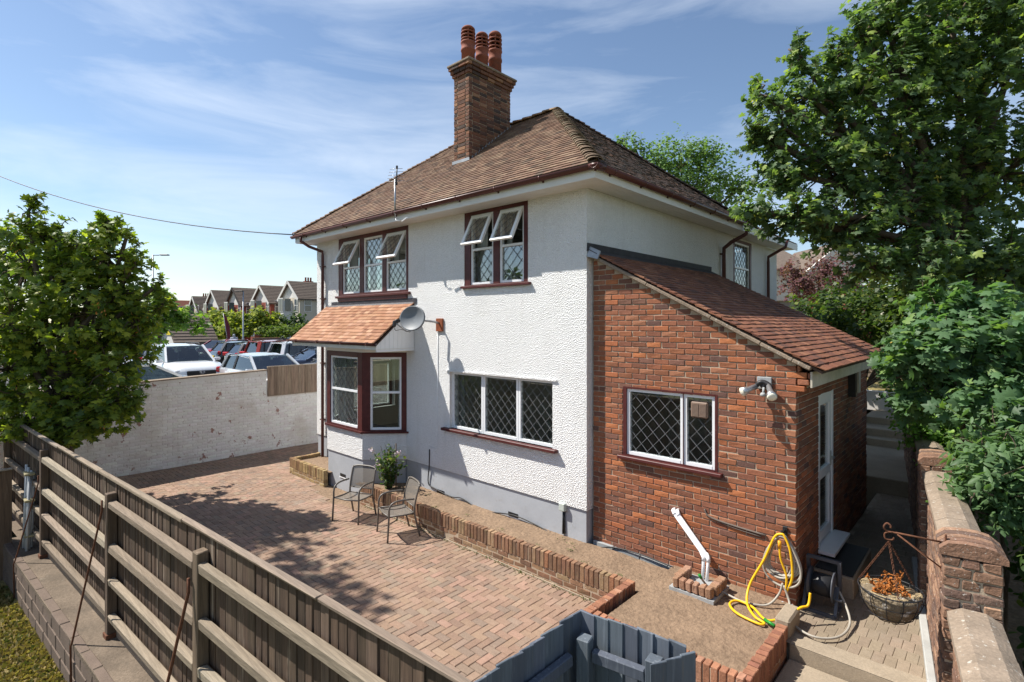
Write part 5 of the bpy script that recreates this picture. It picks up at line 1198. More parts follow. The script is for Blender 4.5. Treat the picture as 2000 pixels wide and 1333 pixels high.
# ================================================================== FOLIAGE
def VP(u, v, t): return CP + ray(u, v)*t
def _maple():
    o = [(0, 0), (.20, -.02), (.50, .10), (.47, .25), (.26, .33), (.50, .52), (.46, .70), (.20, .60), (.13, .80), (0, 1.0)]
    out = o + [(-x, y) for x, y in o[-2:0:-1]]; c = (0, .36)
    P = [(*c, .04)] + [(x, y, -.16*abs(x)-.14*max(y-.4, 0)) for x, y in out]; n = len(out)
    return np.array(P), [(0, 1+i, 1+(i+1) % n) for i in range(n)]
def _oval(w=.42):
    P = [(0, 0, 0), (w*.8, .3, -.06), (w, .55, -.08), (w*.55, .85, -.09), (0, 1.0, -.12), (-w*.55, .85, -.09), (-w, .55, -.08), (-w*.8, .3, -.06), (0, .5, .03)]
    return np.array(P), [(8, i, (i+1) % 8) for i in range(8)]
def _quad(w=.45): return np.array([(0, 0, 0), (w, .45, -.05), (0, 1, -.1), (-w, .45, -.05)]), [(0, 1, 2, 3)]
LEAF = {'maple': _maple(), 'oval': _oval(), 'lance': _oval(.20), 'quad': _quad()}
def unit(a): return a/np.maximum(np.linalg.norm(a, axis=-1, keepdims=True), 1e-9)
def leafmesh(name, kind, pos, axis, nrm, size, cols, m, parent):
    T, F = LEAF[kind]; y = unit(axis); n = unit(nrm - y*np.sum(nrm*y, -1, keepdims=True)); x = np.cross(y, n)
    V = pos[:, None, :] + size[:, None, None]*(T[None, :, 0:1]*x[:, None, :] + T[None, :, 1:2]*y[:, None, :] + T[None, :, 2:3]*n[:, None, :])
    N_, k = len(pos), len(T); fl = len(F[0]); FA = (np.array(F)[None] + (np.arange(N_)*k)[:, None, None]).reshape(-1, fl)
    me = bpy.data.meshes.new(name); V = V.reshape(-1, 3)
    me.vertices.add(len(V)); me.vertices.foreach_set('co', V.astype(np.float32).ravel())
    me.loops.add(FA.size); me.loops.foreach_set('vertex_index', FA.astype(np.int32).ravel())
    me.polygons.add(len(FA)); me.polygons.foreach_set('loop_start', (np.arange(len(FA))*fl).astype(np.int32)); me.polygons.foreach_set('loop_total', np.full(len(FA), fl, np.int32))
    me.update(calc_edges=True); me.materials.append(M[m])
    a = me.color_attributes.new('Col', 'FLOAT_COLOR', 'POINT'); C = np.concatenate([np.repeat(cols, k, 0), np.ones((N_*k, 1))], 1); a.data.foreach_set('color', C.astype(np.float32).ravel())
    return mkobj(name, me, parent)
def sprays(blobs, rg, per=8, twig=.35, size=.15, up=.8, lo=.45, droop=.25):
    """blobs: (centre, radii, n sprays) -> leaf arrays"""
    P, A, Nn, tips = [], [], [], []
    for c, r, n in blobs:
        c = np.array(c); r = np.array(r if hasattr(r, '__len__') else (r, r, r))
        d = unit(rg.normal(size=(n, 3))); rad = (lo**2 + (1-lo**2)*rg.random((n, 1)))**.5*(1+rg.normal(0, .10, (n, 1))); p = c + d*r*rad
        tw = unit(unit(d/r) + np.array([0, 0, .55]) + rg.normal(0, .45, (n, 3)))
        tips.append((c, p, tw))
        for k in range(per):
            t = (k+.5)/per; q = p + tw*twig*(t-.5) + rg.normal(0, twig*.10, (n, 3)); rnd = rg.normal(0, 1, (n, 3)); perp = unit(rnd - tw*np.sum(rnd*tw, -1, keepdims=True))
            A.append(unit(perp + tw*.45 - np.array([0, 0, droop])+rg.normal(0, .15, (n, 3)))); P.append(q); Nn.append(np.array([0, 0, up]) + unit(d/r)*.35 + rg.normal(0, .38, (n, 3)))
    return np.concatenate(P), np.concatenate(A), np.concatenate(Nn), tips
GAIN = 1.0
def pick(pal, n, rg, j=.15):
    w = np.array([q[0] for q in pal], float); C = np.array([q[1] for q in pal])[rg.choice(len(pal), n, p=w/w.sum())]
    return C*GAIN*(1+rg.uniform(-j, j, (n, 1)))
def tree(name, label, base, fork, blobs, kind, size, pal, rg, per=8, twig=.35, trunk_r=.12, m='leaf', up=.8, twigs=60, lo=.45, droop=.25, cat='tree', group=None, limbs=True, keys=None):
    t = thing(name, label, cat, tuple(base), group)
    base = Vector(base); fork = Vector(fork); mb = MB(); mid = base.lerp(fork, .5)+Vector((.04, -.03, 0))
    mb.tube(smoothpath([base-Z*.2, base.lerp(fork, .3)+Vector((.02, .01, 0)), mid, fork], 4), [trunk_r*1.25]*1+[trunk_r*(1.1-.4*i/12) for i in range(12)], 10)
    P, A, Nn, tips = sprays(blobs, rg, per, twig, size, up, lo, droop)
    if limbs:
        for (c, p, tw) in tips:
            c = Vector(c); k = fork.lerp(c, .5)+Vector(rg.normal(0, .12, 3)); mb.tube(smoothpath([fork-Z*.1, k, c], 4), [trunk_r*(.55-.04*i) for i in range(9)], 7)
            for i in range(min(twigs, len(p))): q = Vector(p[i]); mb.tube([c+(q-c)*.05, (c.lerp(q, .6)+Vector(rg.normal(0, .05, 3))), q, q+Vector(tw[i])*twig*.5], [trunk_r*.16, trunk_r*.09, .007, .004], 4, caps=False)
    part('trunk', mb, 'bark', t)
    n = len(P); leafmesh('crown', kind, P, A, Nn, size*(1+rg.uniform(-.35, .3, n)), pick(pal, n, rg), m, t)
    if keys:
        kn, kp = keys; idx = rg.choice(n, kn, replace=False); pos = np.repeat(P[idx], 9, 0)+rg.normal(0, .05, (kn*9, 3)); pos[:, 2] -= .06
        leafmesh('seed_keys', 'lance', pos, rg.normal(0, 1, (kn*9, 3))-np.array([0, 0, .8]), rg.normal(0, 1, (kn*9, 3)), np.full(kn*9, .055), pick(kp, kn*9, rg), m, t)['kind'] = 'stuff'
    return t
rgt = np.random.default_rng(21); GAIN = 2.1
G_MAPLE = [(3, (.090, .118, .018)), (3, (.064, .092, .018)), (2, (.125, .148, .020)), (1.6, (.165, .18, .024)), (1, (.04, .062, .016))]
B = lambda u, v, t, r, n: (tuple(VP(u, v, t)), r, n)
tree('maple_tree', 'green maple tree with rusty seed bunches overhanging the timber fence', (-13.35, 1.85, 0), tuple(VP(128, 800, 10.3)),
     [B(100, 640, 10.5, 1.45, 150), B(185, 610, 10.2, 1.0, 95), B(55, 520, 10.5, .9, 60), B(205, 500, 10.3, .62, 42), B(125, 500, 10.6, .65, 40), B(215, 720, 10.1, .66, 52), B(100, 775, 10.1, (1.15, 1.15, .62), 85),
      B(20, 720, 10.0, .85, 60), B(268, 630, 10.2, .34, 14), B(55, 415, 10.4, (.16, .16, .33), 6), B(212, 432, 10.3, (.20, .20, .38), 9), B(250, 455, 10.3, (.2, .2, .15), 4), B(215, 790, 9.9, (.55, .55, .38), 30), B(20, 620, 9.8, .7, 40), B(262, 520, 10.2, .22, 6), B(305, 560, 10.4, .16, 4), B(318, 595, 10.5, .16, 4), B(255, 780, 10, .3, 12), B(165, 490, 10.4, .5, 26), B(90, 470, 10.5, .5, 26), B(240, 570, 10.3, .5, 24), B(235, 650, 10.2, .55, 28), B(60, 825, 9.9, (.8, .8, .32), 40), B(170, 825, 9.9, (.7, .7, .32), 36), B(115, 850, 9.8, (.5, .5, .18), 14)],
     'maple', .120, G_MAPLE, rgt, per=15, twig=.36, trunk_r=.13, twigs=26, keys=(36, [(2, (.30, .12, .04)), (1, (.36, .19, .06))]), lo=.4)
tree('shade_tree', 'tall sycamore rising beyond the edge of the lawn, dappling the patio', (-15.2, -1.2, -.6), (-14.9, -.9, 5.8), [((-14.4, -.55, 9.2), (1.5, 1.0, 1.0), 70), ((-13.6, -.7, 10.0), (1.1, .8, .9), 36), ((-15.2, -.5, 8.6), 1.0, 36)], 'maple', .17, G_MAPLE, rgt, per=8, twig=.4, trunk_r=.2, twigs=6)
G_SYC = [(3, (.048, .074, .031)), (3, (.038, .060, .028)), (2, (.068, .096, .032)), (1.0, (.105, .132, .034)), (1, (.028, .046, .022))]
GAIN = 2.6
tree('sycamore_tree', 'large sycamore tree rising behind the old brick wall over the path', (.15, 11.8, .2), tuple(VP(1880, 470, 9.2)),
     [B(1860, 50, 9.2, 1.35, 210), B(1755, 150, 9.2, 1.1, 140), B(1975, 130, 9.2, 1.4, 200), B(1650, 225, 9.1, .80, 80), B(1585, 190, 9.1, .55, 40), B(1555, 105, 9.1, (.20, .20, .42), 11), B(1530, 250, 9, .50, 34), B(1492, 262, 9, .30, 13), B(1480, 185, 9, (.16, .16, .35), 7), B(1540, 335, 9, .50, 34), B(1640, 330, 9, .80, 80),
      B(1478, 410, 8.5, (.33, .33, .16), 16), B(1560, 430, 8.5, (.55, .55, .30), 36), B(1660, 440, 8.6, .62, 52), B(1760, 300, 9.2, 1.0, 110), B(1860, 330, 9.3, 1.1, 130), B(1960, 340, 9.2, 1.2, 150), B(1760, 430, 8.8, .7, 60), B(1860, 480, 9.0, .85, 75), B(1965, 530, 8.6, .85, 80), B(1725, 30, 9.2, .6, 40), B(1640, 110, 9.1, .35, 14), B(1690, 75, 9.1, .4, 18), B(1475, 270, 9, .15, 4), B(1960, 0, 9.2, 1.2, 110), B(1800, 510, 8.2, .5, 36), B(1700, 520, 8.2, .35, 18)],
     'maple', .108, G_SYC, rgt, per=16, twig=.36, trunk_r=.17, twigs=14, keys=(55, [(2, (.30, .30, .05)), (1, (.25, .18, .05))]), lo=.35)
GAIN = 2.5
tree('sycamore_sapling', 'broad leaved sycamore branch spreading over the brick boundary wall', tuple(VP(1890, 900, 6.3)-Z*1.6), tuple(VP(1880, 790, 6.3)),
     [B(1830, 690, 6.3, (.5, .5, .34), 58), B(1880, 690, 6.2, (.6, .6, .42), 72), B(1765, 720, 6.6, (.30, .30, .22), 20), B(1960, 690, 6.0, (.5, .5, .42), 52), B(1900, 770, 6.1, (.6, .6, .38), 60), B(1985, 800, 5.8, .5, 50), B(1780, 790, 6.8, (.25, .25, .25), 14), B(1830, 600, 6.6, (.35, .35, .25), 22), B(1935, 610, 6.3, (.4, .4, .3), 26)],
     'maple', .118, [(3, (.050, .088, .040)), (3, (.042, .076, .036)), (1, (.075, .115, .035)), (1, (.035, .060, .03))], rgt, per=14, twig=.34, trunk_r=.045, twigs=8, lo=.3, keys=(18, [(1, (.25, .18, .05))]))
tree('privet_bush', 'light green small leaved bush beside the far pier of the brick wall', tuple(VP(1830, 1000, 7.6)-Z*.3), tuple(VP(1835, 850, 7.6)), [B(1815, 830, 7.5, .42, 120), B(1850, 800, 7.6, .42, 120), B(1800, 790, 7.7, .3, 60), B(1870, 860, 7.4, .4, 90), B(1850, 900, 7.2, .35, 70), B(1770, 760, 8, .4, 60), B(1900, 880, 7.2, .45, 90)], 'oval', .062, [(3, (.075, .135, .030)), (2, (.055, .105, .028)), (1, (.11, .17, .035))], rgt, per=12, twig=.22, trunk_r=.03, twigs=5, cat='bush', lo=.2)
GAIN = 1.4
tree('oleaster_bush', 'glossy pale green long leaved bush behind the near brick wall', tuple(VP(1960, 1100, 5.2)-Z*.6), tuple(VP(1950, 990, 5.1)), [B(1930, 930, 5.0, .30, 56), B(1975, 900, 5.0, .32, 60), B(1985, 960, 4.9, .28, 44), B(1905, 980, 5.2, .22, 26), B(1950, 860, 5.4, .28, 34), B(1985, 1010, 4.9, .22, 26)], 'lance', .105, [(3, (.085, .145, .06)), (2, (.065, .115, .05)), (1, (.12, .18, .08))], rgt, per=9, twig=.24, trunk_r=.025, twigs=8, cat='bush', lo=.25)
tree('ivy_thicket', 'dark tangled ivy filling the bank behind the near brick wall', (.75, 5.4, -.3), (.6, 5.3, .8), [((.62, 5.6, 1.0), (.42, .7, .6), 150), ((.75, 4.7, .8), (.35, .6, .6), 120), ((.8, 6.6, 1.2), (.7, .8, .6), 140), ((.6, 7.6, 1.5), (.7, .8, .6), 120), ((.75, 4.0, .6), (.3, .5, .5), 60), ((.25, 9.4, 1.6), (.8, 1.0, .8), 160), ((.3, 11, 1.8), (.9, 1.0, .9), 150), ((1.6, 7.5, 2.2), (.8, 1.4, 1.0), 160), ((1.2, 10, 2.6), (1.0, 1.5, 1.2), 200), ((.0, 12.8, 2.3), (1.1, 1.0, 1.2), 190)], 'oval', .085, [(3, (.032, .058, .02)), (2, (.042, .075, .022)), (1, (.075, .115, .03)), (.4, (.14, .17, .04))], rgt, per=10, twig=.3, trunk_r=.03, twigs=5, cat='ivy', lo=.2)
tree('young_shoot', 'bright green leafy shoot poking up beyond the near coping', (.37, 4.75, .6), (.36, 4.72, 1.35), [((.36, 4.7, 1.42), (.06, .06, .10), 7)], 'oval', .10, [(1, (.12, .25, .03))], rgt, per=3, twig=.1, trunk_r=.008, twigs=2, cat='plant')
GAIN = 1.2
tree('hedge_bush', 'dark green hedge behind the lean to roof', (-2.6, 16.5, 1), (-2.6, 16.5, 2.0), [B(1640, 640, 15, .9, 150), B(1580, 625, 17, .8, 110), B(1700, 620, 14, .9, 130), B(1660, 590, 16, .8, 90), B(1750, 640, 13, .6, 80), B(1620, 600, 18, .7, 80), B(1780, 600, 13, 1.0, 110), B(1850, 620, 12, 1.0, 110), B(1950, 620, 11, 1.1, 120), B(1880, 580, 12.5, 1.2, 160), B(1990, 560, 12, 1.3, 170), B(1800, 560, 13.5, 1.0, 120), B(1930, 540, 13, 1.2, 130), B(1740, 570, 14.5, .8, 80)], 'quad', .13, [(3, (.04, .07, .02)), (2, (.055, .09, .024)), (1, (.12, .15, .03))], rgt, per=9, twig=.35, trunk_r=.05, twigs=4, cat='hedge', lo=.2)
GAIN = 1.7
tree('plum_tree', 'purple leaved plum tree behind the extension roof', tuple(VP(1610, 660, 20)-Z*1.5), tuple(VP(1610, 590, 20)), [B(1600, 555, 20, (1.0, 1.0, .7), 130), B(1560, 560, 20, (.8, .8, .6), 90), B(1660, 560, 20, (.9, .9, .6), 100), B(1620, 520, 20, (.8, .8, .5), 80), B(1690, 590, 19, .6, 40), B(1545, 535, 20, .5, 30)], 'quad', .10, [(3, (.105, .048, .055)), (2, (.085, .04, .045)), (1, (.16, .085, .085))], rgt, per=10, twig=.4, trunk_r=.09, twigs=10, m='leafdull', lo=.2)
GAIN = 2.1
tree('poplar_tree', 'airy green poplar tree rising behind the tiled roof', tuple(VP(1330, 620, 27)), tuple(VP(1335, 470, 27)), [B(1330, 330, 27, 1.7, 260), B(1390, 350, 27, 1.5, 200), B(1290, 320, 27, 1.2, 120), B(1240, 290, 27, (.7, .7, .6), 40), B(1440, 370, 27, 1.0, 90), B(1370, 300, 27, (1.0, 1.0, .7), 80), B(1350, 400, 27, 1.8, 200), B(1215, 280, 27, (.4, .4, .5), 16)], 'quad', .15, [(3, (.070, .115, .035)), (2, (.095, .145, .045)), (1, (.05, .085, .03))], rgt, per=9, twig=.6, trunk_r=.16, twigs=12, m='leafdull', lo=.3)
tree('far_tree', 'dark green tree far behind the maple at the picture edge', tuple(VP(10, 620, 32)), tuple(VP(10, 540, 32)), [B(10, 500, 32, 1.8, 130), B(-30, 480, 32, 2.0, 120), B(50, 520, 32, 1.2, 60)], 'quad', .26, [(3, (.045, .075, .02)), (1, (.07, .1, .03))], rgt, per=9, twig=.6, trunk_r=.2, twigs=3, m='leafdull')
tree('laurel_tree', 'loose yellow green tree over the car park wall behind the maple', tuple(VP(262, 760, 15.6)-Z*.3), tuple(VP(268, 660, 15.5)), [B(325, 612, 15.2, (.5, .5, .4), 30), B(300, 630, 15, .5, 30), B(360, 622, 15.4, (.4, .4, .22), 16), B(310, 585, 15.2, .35, 14), B(390, 640, 15.4, (.25, .25, .13), 6)], 'maple', .16, [(2, (.075, .125, .025)), (2, (.055, .095, .022)), (1, (.14, .19, .03))], rgt, per=8, twig=.4, trunk_r=.06, twigs=8, lo=.25)
GAIN = 1.0
# flowering climber by the bay
t = thing('flowering_shrub', 'leggy green shrub with pale pink flowers growing beside the bay', 'shrub', (-8.96, 6.15, .3)); mb = MB(); P, A, N_, FPs = [], [], [], []
for i in range(13):
    a = rgt.uniform(0, 6.28); q = [Vector((-8.96+.05*math.cos(a), 6.16+.05*math.sin(a), .28))]; h = rgt.uniform(.5, 1.0); ox, oy = rgt.normal(0, .22), rgt.normal(-.06, .12)
    for k in range(6): tt = (k+1)/6; q.append(q[0]+Vector((ox*tt*tt, oy*tt*tt, h*tt-.12*max(tt-.7, 0)))+Vector(rgt.normal(0, .012, 3)))
    mb.tube(q, [.008, .007, .006, .005, .004, .004, .003], 5)
    for k in range(42):
        tt = rgt.uniform(.15, 1)**.7; b0 = q[int(tt*5.9)]; P.append(np.array(b0)+rgt.normal(0, .05, 3)); A.append(rgt.normal(0, 1, 3)+np.array([0, 0, -.2])); N_.append(np.array([0, -.2, .8])+rgt.normal(0, .4, 3))
    if i < 3: FPs.append(np.array(q[-1]))
mb.tube([(-8.80, 6.2, .25), (-8.80, 6.2, 1.22)], .012, 6); part('stem', mb, 'bark', t); n = len(P)
leafmesh('foliage', 'oval', np.array(P), np.array(A), np.array(N_), np.full(n, .062)*(1+rgt.uniform(-.3, .3, n)), pick([(3, (.07, .125, .03)), (2, (.05, .095, .025)), (1, (.14, .17, .04)), (.5, (.22, .19, .07))], n, rgt), 'leaf', t)
for fpos in FPs:
    k = 12; pos = fpos + rgt.normal(0, .03, (k, 3)); leafmesh('flower', 'oval', pos, rgt.normal(0, 1, (k, 3)), rgt.normal(0, .5, (k, 3))+np.array([.3, -.6, .5]), np.full(k, .04), pick([(2, (.62, .48, .60)), (1, (.70, .62, .68))], k, rgt), 'leafdull', t)
t = thing('red_seedling', 'small red leaved seedling growing by the foot of the timber fence', 'plant', (-5.1, 3.25, 0)); mb = MB(); mb.tube([(-5.1, 3.25, -.02), (-5.11, 3.24, .1), (-5.13, 3.25, .22)], .009, 6); part('stem', mb, mat('red_stem', (.28, .03, .03), .6), t)
k = 16; leafmesh('foliage', 'oval', np.array([-5.13, 3.25, .21])+rgt.normal(0, .03, (k, 3)), rgt.normal(0, 1, (k, 3))+np.array([0, 0, .3]), rgt.normal(0, .5, (k, 3))+np.array([0, 0, .8]), np.full(k, .055), pick([(1, (.33, .055, .06))], k, rgt), 'leafdull', t)
# tiny weeds in the beds (one mass of low leaves)
k = 130; P = np.stack([rgt.uniform(-9, -3.3, k), rgt.uniform(5.95, 6.58, k), np.full(k, .325)], 1); cl = rgt.integers(0, 14, k); cc = np.stack([rgt.uniform(-9, -3.5, 14), rgt.uniform(5.95, 6.55, 14), np.full(14, .33)], 1); P = cc[cl]+rgt.normal(0, .03, (k, 3))*np.array([1, 1, .25])
o = leafmesh('weeds', 'oval', P, rgt.normal(0, 1, (k, 3))*np.array([1, 1, .3]), rgt.normal(0, .3, (k, 3))+np.array([0, 0, 1]), np.full(k, .022), pick([(1, (.10, .13, .04))], k, rgt), 'leafdull', None); o['kind'] = 'stuff'; tag(o, 'tiny green weeds scattered on the planter soil', 'weeds')
k = 700; e_ = rgt.random(k); P = np.where((e_ < .45)[:, None], np.stack([rgt.uniform(-9.2, -3.5, k), 5.74-np.abs(rgt.normal(0, .02, k)), np.full(k, .012)], 1), np.stack([rgt.uniform(-15.1, -2.6, k), 0*e_, np.full(k, .012)], 1)); m2 = e_ >= .45; P[m2, 1] = 1.385+(P[m2, 0]+7.53)*.0682+.13+np.abs(rgt.normal(0, .05, m2.sum()))
P[:, :2] += rgt.normal(0, .012, (k, 2)); o = leafmesh('moss', 'oval', P, rgt.normal(0, 1, (k, 3))*np.array([1, 1, .5])+np.array([0, 0, .3]), rgt.normal(0, .4, (k, 3))+np.array([0, 0, 1]), rgt.uniform(.012, .03, k), pick([(2, (.08, .10, .03)), (1, (.14, .13, .05))], k, rgt), 'leafdull', None); o['kind'] = 'stuff'; tag(o, 'moss and tiny weeds along the edges of the paving', 'moss')
# lawn at the foot of the ledge
rough('lawn', None, -14, -3, -4, 1.25, -.57, .025, 'grass', .07, seed=14)
k = 26000; gx_ = rgt.uniform(-11.6, -6.2, k); gy_ = rgt.uniform(-1.2, 1.1, k); keep = gy_ < (1.385+(gx_+7.53)*.0682-.30); gx_, gy_ = gx_[keep], gy_[keep]; k = len(gx_)
P = np.stack([gx_, gy_, np.full(k, -.58)], 1)
o = leafmesh('grass', 'quad', P, rgt.normal(0, .5, (k, 3))*np.array([1, 1, 0])+np.array([0, 0, .8]), rgt.normal(0, 1, (k, 3)), rgt.uniform(.03, .075, k)*1.0, pick([(3, (.27, .20, .075)), (2, (.18, .155, .05)), (.8, (.11, .13, .035)), (1.5, (.34, .26, .11))], k, rgt), 'blade', None); o['kind'] = 'stuff'; tag(o, 'patchy dry grass of the lawn below the ledge', 'grass')
# ================================================================== CAR PARK AND STREET BEYOND THE WALL
CPZ = 1.15
mb = MB(); mb.box(-60, -15.52, -30, 45, .3, CPZ); struct('car_park', mb, 'asphalt')
mb = MB()
for i in range(9): mb.box(-21.0, -15.9, 2.0+i*2.45, 2.08+i*2.45, CPZ+.002, CPZ+.004)
struct('parking_lines', mb, mat('road_paint', (.7, .7, .68), .8))
mb = MB(); mb.box(-400, -60.01, -200, 300, -.3, CPZ-.02); mb.box(-60, 200, 45.01, 300, -.3, CPZ-.03); struct('terrain', mb, 'ground')
mb = MB(); mb.box(-200, -46, 20.5, 26.0, CPZ-.2, CPZ+.006); struct('street', mb, 'asphalt')
M['tyre'] = mat('tyre', (.02, .02, .02), .8); M['alloy'] = mat('alloy', (.5, .5, .52), .3, metal=.8); M['redlamp'] = mat('red_lens', (.45, .01, .012), .15, coat=.5); M['headlamp'] = mat('clear_lens', (.55, .57, .6), .1, coat=.8)
M['yplate'] = mat('yellow_plate', (.75, .52, .02), .4); M['wplate'] = mat('white_plate', (.75, .75, .72), .4); M['chrome'] = mat('chrome', (.6, .6, .62), .15, metal=1.); M['trim'] = mat('black_trim', (.02, .02, .022), .5); M['seat'] = mat('car_seat', (.05, .05, .055), .8)
def paint(n, c): return mat('paint_'+n, c, .28, coat=1.0, spec=.5, metal=.25 if n in ('silver', 'grey', 'navy') else 0.)
CARK = {  # L, W, H, belt, stations (x, ztop, halfw)*, greenhouse base x0,x1, roof x0,x1
 'suv':   dict(L=4.5, W=1.86, H=1.66, st=[(-2.25, .62, .78), (-2.2, .92, .84), (-2.05, 1.04, .90), (-1.0, 1.05, .93), (.0, 1.03, .93), (.95, 1.02, .92), (1.5, .99, .90), (1.95, .90, .86), (2.18, .76, .78), (2.25, .55, .70)], gb=(-2.12, 1.05), gr=(-1.90, .22)),
 'hatch': dict(L=4.2, W=1.76, H=1.46, st=[(-2.1, .55, .72), (-2.06, .85, .80), (-1.9, .95, .85), (-.8, .94, .88), (.0, .92, .88), (.95, .92, .87), (1.5, .86, .85), (1.85, .76, .80), (2.05, .62, .72), (2.1, .48, .64)], gb=(-1.98, 1.08), gr=(-1.62, .12)),
 'saloon':dict(L=4.6, W=1.80, H=1.42, st=[(-2.3, .60, .74), (-2.26, .88, .80), (-2.1, .97, .84), (-1.4, .98, .88), (.0, .93, .89), (.95, .92, .88), (1.6, .86, .86), (2.05, .74, .80), (2.25, .60, .72), (2.3, .46, .64)], gb=(-1.75, 1.10), gr=(-.95, .18)),
}
def car(kind, pm, loc, rz, label, name='parked_car', front=None, rear=None):
    K = CARK[kind]; t = thing(name, label, 'car', (loc[0], loc[1], CPZ), 'cars parked in the car park', rz); H = K['H']
    st = K['st']; V = []; nh = 6
    for (x, zt, w) in st:
        half = [(w*.86, .22), (w*.99, .34), (w*1.0, .58*min(1, zt/.9)), (w*.985, zt-.10), (w*.93, zt-.02), (w*.55, zt+.012)]
        ring_ = [(x, -y, z) for y, z in half] + [(x, y, z) for y, z in half[::-1]]; V += ring_
    n = 12; Fs = []
    for i in range(len(st)-1):
        for k in range(n-1): Fs.append((i*n+k, i*n+k+1, (i+1)*n+k+1, (i+1)*n+k))
        Fs.append((i*n+n-1, i*n, (i+1)*n, (i+1)*n+n-1))
    Fs.append(tuple(range(n))[::-1]); Fs.append(tuple((len(st)-1)*n+k for k in range(n)))
    mb = MB(); mb.add(V, [tuple(reversed(f)) for f in Fs], True); body = part('body', mb, pm, t, wc=False)
    zat = lambda x: float(np.interp(x, [s[0] for s in st], [s[1] for s in st])); wat = lambda x: float(np.interp(x, [s[0] for s in st], [s[2] for s in st]))
    b0, b1 = K['gb']; r0, r1 = K['gr']; wr = K['W']*.5*.70; wb = K['W']*.5*.92; zb0, zb1 = zat(b0)-.0, zat(b1)
    # roof skin
    mb = MB(); V = []; nx, ny = 8, 6
    for i in range(nx+1):
        a = i/nx; x = r0-.06+(r1-r0+.06)*a; zc = H-.05*(2*a-1)**2-(.03 if a > .5 else .02*(1-a))
        for j in range(ny+1): b = j/ny*2-1; V.append((x, wr*1.04*b, zc-.045*b*b))
    top = V; bot = [(x, y*.985, z-.035) for x, y, z in V]; m_ = len(V); F1 = [(i*(ny+1)+j, (i+1)*(ny+1)+j, (i+1)*(ny+1)+j+1, i*(ny+1)+j+1) for i in range(nx) for j in range(ny)]
    edge = [i*(ny+1) for i in range(nx+1)] + [nx*(ny+1)+j for j in range(1, ny+1)] + [i*(ny+1)+ny for i in range(nx-1, -1, -1)] + [j for j in range(ny-1, 0, -1)]
    F2 = [(edge[k], edge[(k+1) % len(edge)], edge[(k+1) % len(edge)]+m_, edge[k]+m_) for k in range(len(edge))]
    mb.add(top+bot, F1+[tuple(q+m_ for q in reversed(f)) for f in F1]+F2, True); roof_ = part('roof', mb, pm, t, wc=False)
    # pillars
    mb = MB(); xm = (r0+r1)/2-.05; zr_ = H-.075
    for s in (-1, 1):
        mb.bar((b1, s*wb*.95, zb1-.04), (r1, s*wr*.98, zr_+.01), .07, .06); mb.bar((b0+.02, s*wb*.93, zb0-.04), (r0, s*wr*.98, zr_), .16 if kind != 'saloon' else .13, .07)
        mb.bar((b0+.02, s*wb*.965, zb0+.005), (b1, s*wb*.965, zb1+.005), .03, .05)
    part('pillar', mb, pm, roof_, wc=False)
    mb = MB()
    for s in (-1, 1): mb.bar((xm, s*wb*.965, zat(xm)-.03), (xm-.05, s*wr*.985, zr_), .08, .04); mb.bar((xm-.9, s*wb*.962, zat(xm)-.03), (xm-.78, s*wr*.983, zr_), .05, .035)
    part('door_pillar', mb, 'trim', t, wc=False)
    # glass: windscreen, rear, sides
    mb = MB(); g = .985
    mb.quad((b1-.01, -wb*.93, zb1-.02), (b1-.01, wb*.93, zb1-.02), (r1-.01, wr*.96, zr_), (r1-.01, -wr*.96, zr_)); part('windscreen', mb, 'carglass', t, wc=False)
    mb = MB(); mb.quad((b0+.03, wb*.90, zb0-.0), (b0+.03, -wb*.90, zb0-.0), (r0+.01, -wr*.96, zr_), (r0+.01, wr*.96, zr_)); part('rear_window', mb, 'carglass', t, wc=False)
    for s in (-1, 1):
        mb = MB(); mb.quad((b0+.05, s*wb*.955, zb0), (b1-.03, s*wb*.955, zb1), (r1-.02, s*wr*.975, zr_), (r0+.02, s*wr*.975, zr_)); part('side_window', mb, 'carglass', t, wc=False)
    mb = MB(); mb.box(b0+.2, b1-.3, -wb*.85, wb*.85, .5, .75)
    for y in (-.36, .36):
        for x in (-.1, -.95): mb.obox((x, y, 1.0*H/1.6), (X_, Y_, Z), (.12, .46, .55*H/1.6), .04); mb.obox((x-.02, y, 1.32*H/1.6), (X_, Y_, Z), (.09, .24, .16), .03)
    mb.box(b1-.45, b1-.1, -wb*.8, wb*.8, .6, zb1-.06); part('interior', mb, 'seat', t, wc=False)
    for s in (-1, 1):
        mb = MB(); mb.obox((b1-.22, s*(wb+.12), zb1+.06), (X_, Y_, Z), (.12, .20, .13), .04); mb.bar((b1-.22, s*(wb-.03), zb1), (b1-.22, s*(wb+.06), zb1+.03), .05, .03); part('mirror', mb, pm, t, wc=False)
    L = K['L']
    for x in (-L*.295, L*.315):
        for s in (-1, 1):
            mb = MB(); mb.lathe([(.20, -.10), (.31, -.10), (.33, -.07), (.33, .07), (.31, .10), (.20, .10)], (x, s*(K['W']/2-.13), .33), 20, (X_, Z, Y_)); wl_ = part('wheel', mb, 'tyre', t, wc=False)
            mb = MB(); mb.lathe([(.001, -.08), (.2, -.09), (.21, 0), (.2, .09), (.001, .08)], (x, s*(K['W']/2-.13), .33), 12, (X_, Z, Y_)); part('rim', mb, 'alloy', wl_, wc=False)
    xf, xr = st[-1][0], st[0][0]; zf = K['st'][-2][1]; zrr = st[1][1]
